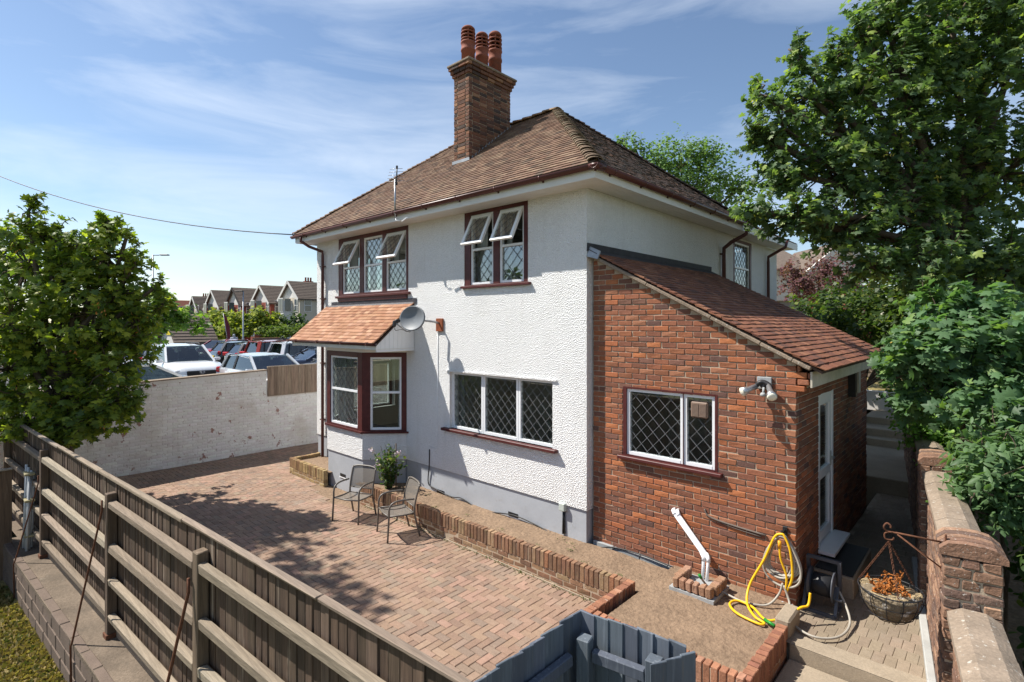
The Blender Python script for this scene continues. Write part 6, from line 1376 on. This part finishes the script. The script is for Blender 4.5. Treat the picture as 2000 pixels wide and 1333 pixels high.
    for s in (-1, 1):
        mb = MB(); mb.obox((xf-.16, s*wat(xf-.16)*.80, zf-.03), (Vector((1, -s*.45, 0)).normalized(), Vector((s*.45, 1, 0)).normalized(), Z), (.10, .36, .11), .03); part('headlight', mb, 'headlamp', t, wc=False)
        mb = MB(); mb.obox((xr+.10, s*wat(xr+.12)*.86, zrr+.0 if kind != 'suv' else zrr+.03), (Vector((1, s*.35, 0)).normalized(), Vector((-s*.35, 1, 0)).normalized(), Z), (.16, .40, .20 if kind != 'suv' else .26), .04); part('tail_light', mb, 'redlamp', t, wc=False)
    mb = MB(); mb.obox((xf-.05, 0, zf-.12), (X_, Y_, Z), (.10, .95, .22), .03)
    for z in (-.06, 0, .06): mb.obox((xf+.005, 0, zf-.12+z), (X_, Y_, Z), (.02, .9, .016), .004)
    part('grille', mb, 'trim', t, wc=False)
    mb = MB(); mb.obox((xf+.0, 0, .42), (X_, Y_, Z), (.03, .52, .11), .003); part('number_plate', mb, 'wplate', t, wc=False)
    mb = MB(); mb.obox((xr-.015, 0, zrr-.22), (X_, Y_, Z), (.03, .52, .11), .003); part('number_plate', mb, 'yplate', t, wc=False)
    mb = MB(); mb.obox((xr+.05, 0, .42), (X_, Y_, Z), (.16, K['W']*.80, .22), .05); mb.obox((xf-.06, 0, .36), (X_, Y_, Z), (.16, K['W']*.74, .16), .05); part('bumper', mb, 'trim', t, wc=False)
    if kind == 'suv':
        mb = MB()
        for s in (-1, 1): mb.tube([(r0+.1, s*wr*.93, H-.06), (r0+.25, s*wr*.93, H+.01), (r1-.3, s*wr*.93, H+.01), (r1-.15, s*wr*.93, H-.06)], .018, 6)
        part('roof_rail', mb, 'trim', t, wc=False)
    if front == 'oval_h':
        mb = MB(); c = (xf+.03, 0, zf-.07); mb.tube([(c[0], c[1]+.085*math.cos(a), c[2]+.045*math.sin(a)) for a in [2*math.pi*i/20 for i in range(20)]], .007, 5, closed=True)
        mb.tube([(c[0], -.042, c[2]-.03), (c[0], -.026, c[2]+.03)], .007, 5); mb.tube([(c[0], .026, c[2]-.03), (c[0], .042, c[2]+.03)], .007, 5); mb.tube([(c[0], -.034, c[2]-.004), (c[0], .034, c[2]+.004)], .006, 5); part('badge', mb, 'chrome', t, wc=False)
    if rear == 'round':
        mb = MB(); c = (xr-.012, 0, zrr-.02); mb.tube([(c[0], .05*math.cos(a), c[2]+.05*math.sin(a)) for a in [2*math.pi*i/18 for i in range(18)]], .006, 5, closed=True)
        mb.tube([(c[0], -.025, c[2]+.042), (c[0], 0, c[2]+.005), (c[0], .025, c[2]+.042)], .005, 4); mb.tube([(c[0], -.045, c[2]+.02), (c[0], -.02, c[2]-.04), (c[0], 0, c[2]-.005), (c[0], .02, c[2]-.04), (c[0], .045, c[2]+.02)], .005, 4); part('badge', mb, 'chrome', t, wc=False)
    return t
WHT = paint('white', (.78, .79, .80)); SIL = paint('silver', (.62, .64, .66)); BLK = paint('black', (.012, .013, .018)); RED = paint('red', (.36, .035, .012)); NAV = paint('navy', (.02, .03, .06)); GRY = paint('grey', (.14, .15, .165)); BLU = paint('blue', (.01, .03, .28)); MAR = paint('dark_red', (.22, .02, .02))
car('suv', WHT, (-23.4, 6.55), 0, 'white sport utility car facing the wall with an oval badge on its grille', front='oval_h')
car('hatch', SIL, (-18.0, 7.55), 0, 'silver hatchback nose to the wall beside the fence panel')
car('hatch', WHT, (-17.2, 3.75), R(90), 'white roofed car parked along the wall with dark side windows')
car('hatch', GRY, (-19.6, 11.35), R(-90), 'dark grey car half hidden by the house corner behind the fence panel')
car('saloon', NAV, (-21.4, 11.9), R(90), 'navy saloon car showing its red tail lights beside the house corner')
car('suv', WHT, (-23.9, 12.4), R(90), 'white sport utility car seen from behind with a round badge', rear='round')
car('suv', RED, (-26.5, 12.4), R(90), 'orange red sport utility car seen from behind')
car('hatch', BLK, (-29.2, 12.4), R(90), 'black hatchback seen from behind next to the red car')
car('hatch', BLK, (-31.9, 12.5), R(90), 'black hatchback seen from behind, left of the other black one')
car('hatch', MAR, (-36.0, 12.2), R(-60), 'dark red car standing crosswise beyond the black hatchbacks')
car('hatch', BLU, (-29.0, 6.9), 0, 'bright blue car half hidden by the maple leaves')
car('hatch', GRY, (-23.5, 3.5), 0, 'pale grey car glimpsed between the maple and the white car')

# ---- street lamps
def lamp(u, v, t, label, arm):
    p = VP(u, v, t); th = thing('street_lamp', label, 'street lamp', (p.x, p.y, CPZ), 'street lamps of the car park'); mb = MB(); mb.tube([(p.x, p.y, CPZ), (p.x, p.y, CPZ+1.2), (p.x, p.y, CPZ+1.25), (p.x, p.y, p.z)], [.09, .09, .06, .05], 8); part('pole', mb, 'steel', th)
    d = Vector((*RT, 0))*arm; mb = MB(); mb.tube([p, p+d*.35], .03, 6); q = p+d*.65; mb.obox((q.x, q.y, q.z+.02), (Vector((*RT, 0)), Vector((*FW, 0)), Z), (.65, .28, .09), .03); part('lantern', mb, 'dark', th)
lamp(299, 499, 42, 'tall grey street lamp standing beyond the maple', 1.4); lamp(475, 570, 44, 'grey street lamp in front of the red brick houses', -.5)
GAIN = 1.0
for i, (x, y, h, w) in enumerate(((-20, -22, 9, 3.5), (-27, -21, 8, 3.2), (-24, -28, 11, 4), (-33, -24, 9, 3.5), (-14, -27, 9, 3.5), (-40, -20, 9, 4))):
    tree('garden_tree', ['broad green tree', 'squat green tree', 'tall dark green tree', 'spreading green tree', 'plain green tree', 'wide dark green tree'][i]+' in the gardens behind the viewpoint', (x, y, -.6), (x, y, h*.4), [((x, y, h*.62), (w, w, h*.36), 150)], 'quad', .5, [(2, (.06, .10, .03)), (1, (.09, .13, .04))], rgt, per=7, twig=.9, trunk_r=.25, twigs=0, m='leafdull', limbs=False, lo=.3, group='trees behind the viewpoint')
GAIN = 1.5
# ---- the row of houses across the street
M['hbrick'] = mat('house_brick', (.24, .065, .045), .9, var=[(2, .15), (30, .15)]); M['hcream'] = mat('cream_render', (.52, .46, .36), .9, var=(2, .06)); M['hwhite'] = mat('white_render', (.60, .58, .54), .8, var=(2, .05)); GAIN = 1.5
M['htile'] = mat('concrete_tile', (.14, .108, .085), .9, var=[(6, .2)], bump=('n', 8, .5, .05)); M['hpane'] = mat('dark_pane', (.06, .075, .09), .08, spec=.8)
M['hred'] = mat('red_tile', (.25, .09, .06), .9, var=(4, .15)); M['hdark'] = mat('dark_wood', (.035, .028, .025), .7)
def house_far(label, x0, x1, yf, depth, zb, ze, zrg, wallm, roofm, gablem, bay=True, chimney=True, barge='hwhite', floors=(1.0, 3.9)):
    h = thing('terraced_house', label, 'house', ((x0+x1)/2, yf, zb), 'houses across the street'); mb = MB(); xm = (x0+x1)/2
    mb.box(x0, x1, yf, yf+depth, zb, ze); part('wall', mb, wallm, h)
    mb = MB(); mb.prism([(x0, yf+.0, ze), (x1, yf+.0, ze), (xm, yf+.0, zrg)], (0, .12, 0)); part('gable', mb, gablem, h)
    o_ = .3; k = (zrg-ze)/(x1-x0)*2; mb = MB()
    for s, xe in ((-1, x0), (1, x1)):
        a = Vector((xm, yf-.35, zrg+.08)); b = Vector((xe+s*o_, yf-.35, ze-k*o_+.08)); mb.prism([a, b, b+Vector((0, depth+.5, 0)), a+Vector((0, depth+.5, 0))], (0, 0, -.12))
    roof_ = part('roof', mb, roofm, h)
    pcs = Pieces('tile_course', roofm, roof_, [(1, (.1, .1, .1))], bevel=.01, nvar=2, limit=40, seed=3)
    sl_len = math.hypot((x1-x0)/2+o_, zrg-ze+k*o_); nn = int(sl_len/.3); U_ = Vector((xm-(x1+o_), 0, zrg-(ze-k*o_))).normalized(); N_ = Y_.cross(U_); N_ = N_ if N_.z > 0 else -N_
    for i in range(nn):
        c = Vector((x1+o_, yf-.35+(depth+.5)/2, ze-k*o_+.08)) + U_*(.15+i*.3) + N_*.02; u2 = (U_-N_*.09).normalized(); pcs.add(c, (depth+.48, .31, .04), (Y_, u2, Y_.cross(u2)))
    pcs.done()
    mb = MB()
    for s, xe in ((-1, x0), (1, x1)): mb.bar((xm, yf-.37, zrg-.02), (xe+s*o_, yf-.37, ze-k*o_-.02), .05, .28)
    part('bargeboard', mb, barge, h)
    def win(a, b, z0, z1, face):
        mb = MB()
        if face == 'f':
            mb.box(a, b, yf-.06, yf-.01, z0, z1); w = part('window', mb, 'hwhite', h); mb = MB(); zm = (z0+z1)/2; mb.box(a+.09, b-.09, yf-.08, yf-.061, z0+.09, zm-.05); mb.box(a+.09, b-.09, yf-.08, yf-.061, zm+.05, z1-.09)
        else:
            mb.box(x1+.01, x1+.06, a, b, z0, z1); w = part('window', mb, 'hwhite', h); mb = MB(); zm = (z0+z1)/2; mb.box(x1+.061, x1+.08, a+.09, b-.09, z0+.09, zm-.05); mb.box(x1+.061, x1+.08, a+.09, b-.09, zm+.05, z1-.09)
        part('pane', mb, 'hpane', w)
    for fz in floors:
        win(x1-1.2, x1-.3, zb+fz, zb+fz+1.5, 'f'); win(yf+.5, yf+1.4, zb+fz, zb+fz+1.5, 's'); win(yf+4.2, yf+5.0, zb+fz, zb+fz+1.3, 's')
    if bay:
        bxm = x0+(x1-x0)*.36; pl = [(bxm-1.1, yf-.001), (bxm-.65, yf-.8), (bxm+.65, yf-.8), (bxm+1.1, yf-.001)]; mb = MB(); mb.prism([(x, y, zb) for x, y in pl], (0, 0, ze-zb-.3)); part('bay', mb, wallm if wallm == 'hbrick' else gablem, h)
        for fz in floors:
            mb = MB(); mb.prism([(x, y-.02, zb+fz) for x, y in ((bxm-.6, yf-.8), (bxm-.6, yf-.83), (bxm+.6, yf-.83), (bxm+.6, yf-.8))], (0, 0, 1.6)); w = part('window', mb, 'hwhite', h)
            mb = MB(); mb.box(bxm-.52, bxm-.05, yf-.88, yf-.852, zb+fz+.1, zb+fz+1.5); mb.box(bxm+.05, bxm+.52, yf-.88, yf-.852, zb+fz+.1, zb+fz+1.5)
            d_ = Vector((.45, .799, 0)).normalized(); n_ = Vector((.799*1, -.45, 0)).normalized(); c = Vector((bxm+.885, yf-.40, zb+fz+.8))+n_*.02; mb.obox(c, (d_, n_, Z), (.62, .04, 1.4), 0); part('pane', mb, 'hpane', w)
    if chimney:
        mb = MB(); mb.box(xm-.35, xm+.35, yf+depth*.55, yf+depth*.55+1.1, zrg-.8, zrg+.9); c = part('chimney', mb, 'hbrick', h); mb = MB()
        for i in range(3): mb.lathe([(.12, 0), (.11, .45), (.14, .5)], (xm, yf+depth*.55+.2+i*.35, zrg+.9), 8)
        part('chimney_pot', mb, 'terracotta', c)
    mb = MB(); mb.tube([(x1+.1, yf+2.2, zb), (x1+.1, yf+2.2, ze-.2)], .06, 6); part('downpipe', mb, 'hwhite', h)
GB = 1.0
house_far('cream rendered gabled house with white bay nearest in the street row', -62.2, -57.6, 27.7, 10, GB, 6.5, 8.4, 'hcream', 'htile', 'hwhite', chimney=False)
house_far('red brick house with white gable next to the cream house', -70.3, -65.2, 27.7, 10, GB, 6.2, 8.3, 'hbrick', 'htile', 'hwhite')
house_far('red brick house with dark timbered gable in the middle of the row', -79.2, -74.0, 27.7, 10, GB, 6.1, 8.4, 'hbrick', 'htile', 'hwhite', barge='hdark', chimney=False)
house_far('red brick house with wide tiled roof, fourth from the cream one', -87.6, -81.8, 27.7, 10, GB, 5.9, 8.4, 'hbrick', 'htile', 'hwhite', chimney=False)
house_far('small cream gabled house far along the street', -95.5, -90.5, 27.7, 9, GB, 5.2, 7.8, 'hcream', 'htile', 'hcream', chimney=False)
house_far('white house with red tiled roof at the far end of the row', -104.5, -98.5, 26.5, 9, GB, 4.6, 7.4, 'hwhite', 'hred', 'hwhite')
house_far('pale house with orange roof beyond the row', -118, -110, 25.5, 9, GB-.5, 3.9, 6.2, 'hwhite', 'hred', 'hwhite', chimney=False)
# small white gabled office with tiled roof in the car park
o = thing('white_office', 'small white gabled building with slate roof and yellow sign in the car park', 'building', (-38, 9.5, CPZ)); gpt = VP(334, 640, 39)
ox, oy = -44.9, 11.7
mb = MB(); mb.box(ox-2.0, ox+2.0, oy, oy+2.2, CPZ, 2.4); mb.prism([(ox-2.0, oy, 2.4), (ox+2.0, oy, 2.4), (ox, oy, 4.0)], (0, 2.2, 0)); part('wall', mb, 'hwhite', o)
mb = MB()
for s in (-1, 1): mb.prism([(ox, oy-.3, 4.12), (ox+s*2.4, oy-.3, 2.2), (ox+s*2.4, oy+2.6, 2.2), (ox, oy+2.6, 4.12)], (0, 0, -.1))
rf = part('roof', mb, 'htile', o)
pcs = Pieces('tile_course', 'htile', rf, [(1, (.1, .1, .1))], bevel=.01, nvar=2, limit=40, seed=3); U_ = Vector((-2.4, 0, 1.92)).normalized(); N_ = Y_.cross(U_); N_ = N_ if N_.z > 0 else -N_
for i in range(9): u2 = (U_-N_*.12).normalized(); pcs.add(Vector((ox+2.4, oy+1.15, 2.2))+U_*(.17+i*.34)+N_*.03, (2.9, .36, .05), (Y_, u2, Y_.cross(u2)))
pcs.done()
mb = MB(); mb.box(ox-.5, ox+.9, oy-.05, oy-.01, 2.75, 3.1); part('sign', mb, mat('yellow_sign', (.75, .58, .02), .5), o)
# hedges, fences, banner
tree('golden_hedge', 'golden green conifer hedge in front of the red brick houses', (-56, 20, CPZ), (-56, 20, CPZ+.5), [B(430, 625, 50, (2.0, 2.0, 1.1), 130), B(480, 630, 49, (2.2, 2.2, 1.0), 150), B(405, 630, 51, (1.3, 1.3, 1.2), 70), B(510, 625, 48, (1.6, 1.6, 1.0), 90), B(450, 645, 47, (2.0, 2.0, 1.0), 90), B(530, 640, 48, (1.2, 1.2, 1.0), 60)], 'quad', .32, [(3, (.16, .19, .03)), (2, (.09, .12, .025)), (2, (.24, .25, .03)), (1, (.05, .075, .02))], rgt, per=9, twig=.5, trunk_r=.1, m='leafdull', limbs=False, cat='hedge', lo=.3)
tree('garden_hedge', 'low clipped green hedge before the cream house', (-50, 21, CPZ), (-50, 21, CPZ+.5), [B(540, 648, 46, (1.8, 1.8, .5), 60), B(575, 646, 46, (1.8, 1.8, .45), 60), B(605, 645, 46, (1.2, 1.2, .45), 40)], 'quad', .25, [(2, (.06, .09, .02)), (1, (.11, .14, .03))], rgt, per=8, twig=.4, trunk_r=.08, m='leafdull', limbs=False, cat='hedge')
tree('round_bush', 'dark rounded evergreen bush beside the white bay', (-53.5, 23, CPZ), (-53.5, 23, CPZ+.5), [B(583, 633, 50, (.9, .9, 1.0), 70)], 'quad', .25, [(2, (.03, .055, .02)), (1, (.05, .08, .025))], rgt, per=8, twig=.4, trunk_r=.08, m='leafdull', limbs=False, cat='bush')
tree('spread_bush', 'dark green bush between golden hedge and cream house', (-55, 22, CPZ), (-55, 22, CPZ+.5), [B(548, 632, 50, (1.2, 1.2, .8), 70), B(525, 640, 50, (.9, .9, .7), 40)], 'quad', .25, [(2, (.035, .06, .02)), (1, (.06, .09, .025))], rgt, per=8, twig=.4, trunk_r=.08, m='leafdull', limbs=False, cat='bush')
fe = thing('slatted_fence', 'warm brown horizontal slatted fence behind the parked cars', 'fence', tuple(VP(520, 657, 43))); p0 = VP(493, 657, 43); p1 = VP(546, 657, 43); d_ = (p1-p0).normalized()
pcs = Pieces('slat', 'wood_x', fe, [(1, (.38, .21, .13)), (1, (.34, .18, .11))], bevel=.01, nvar=4, limit=20, seed=5)
for i in range(8): c = (p0+p1)/2; pcs.add((c.x, c.y, CPZ+.1+i*.16), ((p1-p0).length, .03, .15), (d_, Z.cross(d_), Z))
pcs.done()
fe = thing('grey_panel_fence', 'pale grey boarded fence before the cream house', 'fence', tuple(VP(575, 656, 43))); p0 = VP(561, 657, 43); p1 = VP(600, 657, 43); d_ = (p1-p0).normalized()
pcs = Pieces('slat', 'wood_x', fe, [(1, (.33, .36, .38)), (1, (.29, .32, .34))], bevel=.01, nvar=4, limit=20, seed=6)
for i in range(8): c = (p0+p1)/2; pcs.add((c.x, c.y, CPZ+.1+i*.16), ((p1-p0).length, .03, .15), (d_, Z.cross(d_), Z))
pcs.done()
bn = thing('feather_banner', 'dark red feather flag banner standing behind the parked cars', 'banner', tuple(VP(446, 660, 38))); p = VP(447, 662, 38); q = VP(436, 612, 38); p.z = CPZ
mb = MB(); mb.tube([p, p.lerp(q, .5)+Vector((*RT, 0))*.05, q], .02, 6); part('pole', mb, 'steel', bn)
mb = MB(); rt = Vector((*RT, 0)); fwv = Vector((*FW, 0)); a = p.lerp(q, .28); poly = [a, a+rt*.3-Z*.1, p.lerp(q, .7)+rt*.34, p.lerp(q, .92)+rt*.2, q]; mb.prism(poly, fwv*.012); part('flag', mb, mat('maroon_cloth', (.16, .03, .04), .8, var=(4, .2)), bn)
# pedestrian behind the cars
pe = VP(457, 650, 37); me = bpy.data.meshes.new('person'); bm = bmesh.new()
J = dict(pel=(0, 0, .95), ch=(0, .02, 1.28), nk=(0, .03, 1.48), hd=(0, .0, 1.58), ht=(0, .0, 1.72), ls=(.19, .02, 1.42), le=(.26, .0, 1.15), lh=(.24, -.12, .93), rs=(-.19, .02, 1.42), re=(-.26, .0, 1.15), rh=(-.24, -.12, .93), lk=(.10, -.03, .52), lf=(.11, .03, .08), lt=(.12, -.12, .04), rk=(-.10, .05, .52), rf=(-.11, .12, .08), rt=(-.12, -.02, .04), lp=(.09, 0, .90), rp=(-.09, 0, .90))
vv = {k: bm.verts.new(v) for k, v in J.items()}
for a, b in (('pel', 'ch'), ('ch', 'nk'), ('nk', 'hd'), ('hd', 'ht'), ('ch', 'ls'), ('ls', 'le'), ('le', 'lh'), ('ch', 'rs'), ('rs', 're'), ('re', 'rh'), ('pel', 'lp'), ('lp', 'lk'), ('lk', 'lf'), ('lf', 'lt'), ('pel', 'rp'), ('rp', 'rk'), ('rk', 'rf'), ('rf', 'rt')): bm.edges.new((vv[a], vv[b]))
bm.to_mesh(me); names = list(J); bm.free(); po = mkobj('person', me); po.location = (pe.x, pe.y, CPZ); po.rotation_euler = (0, 0, R(60))
md = po.modifiers.new('skin', 'SKIN'); RD = dict(pel=.16, ch=.17, nk=.06, hd=.10, ht=.07, ls=.075, rs=.075, le=.05, re=.05, lh=.035, rh=.035, lp=.11, rp=.11, lk=.07, rk=.07, lf=.045, rf=.045, lt=.035, rt=.035)
for i, k in enumerate(names): me.skin_vertices[0].data[i].radius = (RD[k], RD[k])
me.skin_vertices[0].data[0].use_root = True
po.modifiers.new('sub', 'SUBSURF').levels = 1; po.modifiers['sub'].render_levels = 2; me.materials.append(mat('grey_clothes', (.42, .43, .46), .9)); tag(po, 'distant person in pale grey clothes standing behind the parked cars', 'person')
# ---- neighbour houses on the right
nb = thing('neighbour_house', 'white gabled house with grey tiled roof behind the plum tree', 'house', tuple(VP(1600, 640, 30)))
c = VP(1570, 640, 30); rt = Vector((*RT, 0)); fwv = Vector((*FW, 0))
mb = MB(); a = VP(1500, 590, 31); b = VP(1680, 590, 31); a.z = b.z = 1.5; mb.prism([a, b, b+Z*(VP(0, 525, 31).z-1.5), a+Z*(VP(0, 525, 31).z-1.5)], fwv*6); part('wall', mb, 'hwhite', nb)
mb = MB(); z0 = VP(0, 525, 30.5).z; z1 = VP(0, 483, 33).z; a = VP(1495, 525, 30.5); b = VP(1600, 525, 30.5); a.z = b.z = z0; mb.prism([a, b, b+fwv*4+Z*(z1-z0), a+fwv*4+Z*(z1-z0)], (0, 0, -.1)); r_ = part('roof', mb, 'htile', nb)
mb = MB(); g0 = VP(1585, 530, 29.5); g1 = VP(1700, 530, 29.5); gm = VP(1645, 480, 29.5); g0.z = g1.z = VP(0, 530, 29.5).z; mb.prism([g0, g1, gm], fwv*.3); part('gable', mb, 'hwhite', nb)
mb = MB(); mb.bar(g0-fwv*.1-rt*.3-Z*.15, gm-fwv*.1+Z*.08, .25, .3); mb.bar(gm-fwv*.1+Z*.08, g1-fwv*.1+rt*.3-Z*.15, .25, .3); part('bargeboard', mb, 'hwhite', nb)
mb = MB(); mb.prism([g0-fwv*.1-rt*.3, gm-fwv*.1+Z*.25, gm+fwv*5+Z*.25, g0+fwv*5-rt*.3], (0, 0, -.12)); part('gable_roof', mb, 'htile', nb)
gg = thing('garage', 'low flat roofed garage with white fascia behind the lean to', 'garage', tuple(VP(1550, 620, 24))); a = VP(1505, 600, 24); b = VP(1570, 600, 24); a.z = b.z = 1.5
mb = MB(); mb.prism([a, b, b+Z*(VP(0, 588, 24).z-1.5), a+Z*(VP(0, 588, 24).z-1.5)], fwv*4); part('wall', mb, mat('grey_glass', (.20, .23, .24), .4), gg)
mb = MB(); zt = VP(0, 588, 24).z; mb.prism([Vector((a.x, a.y, zt))-fwv*.2, Vector((b.x, b.y, zt))-fwv*.2, Vector((b.x, b.y, zt+.15))-fwv*.2, Vector((a.x, a.y, zt+.15))-fwv*.2], fwv*4.4); part('roof_edge', mb, 'hwhite', gg)
ob = thing('outbuilding', 'red brick outbuilding with small blue window among the bushes', 'outbuilding', tuple(VP(1680, 640, 22))); a = VP(1655, 640, 22); b = VP(1720, 640, 22); a.z = b.z = 1.5
mb = MB(); mb.prism([a, b, b+Z*(VP(0, 570, 22).z-1.5), a+Z*(VP(0, 570, 22).z-1.5)], fwv*3); part('wall', mb, 'hbrick', ob)
mb = MB(); w0 = VP(1655, 602, 21.9); w1 = VP(1678, 602, 21.9); mb.prism([w0, w1, w1+Z*.42, w0+Z*.42], fwv*.05); w_ = part('window', mb, 'hwhite', ob); mb = MB(); mb.prism([w0+Z*.06+rt*.05-fwv*.02, w1+Z*.06-rt*.05-fwv*.02, w1+Z*.30-rt*.05-fwv*.02, w0+Z*.30+rt*.05-fwv*.02], fwv*.01); part('pane', mb, 'hpane', w_)
# raised garden ground behind the boundary wall and behind the house
mb = MB(); mb.add([(.05, 2.5, -.2), (6, 2.5, .1), (14, 30, 1.6), (-1.0, 18.3, 1.1), (-.95, 12, .4)], [(0, 1, 2, 3, 4)]); struct('bank', mb, 'soil')
mb = MB(); mb.add([(-12.9, 16, .9), (-4.6, 16, .9), (-2.7, 19, 1.3), (8, 22.8, 1.6), (25, 50, 1.6), (-20, 50, 1.6)], [(0, 1, 2, 3, 4, 5)]); struct('rear_garden', mb, 'grass')
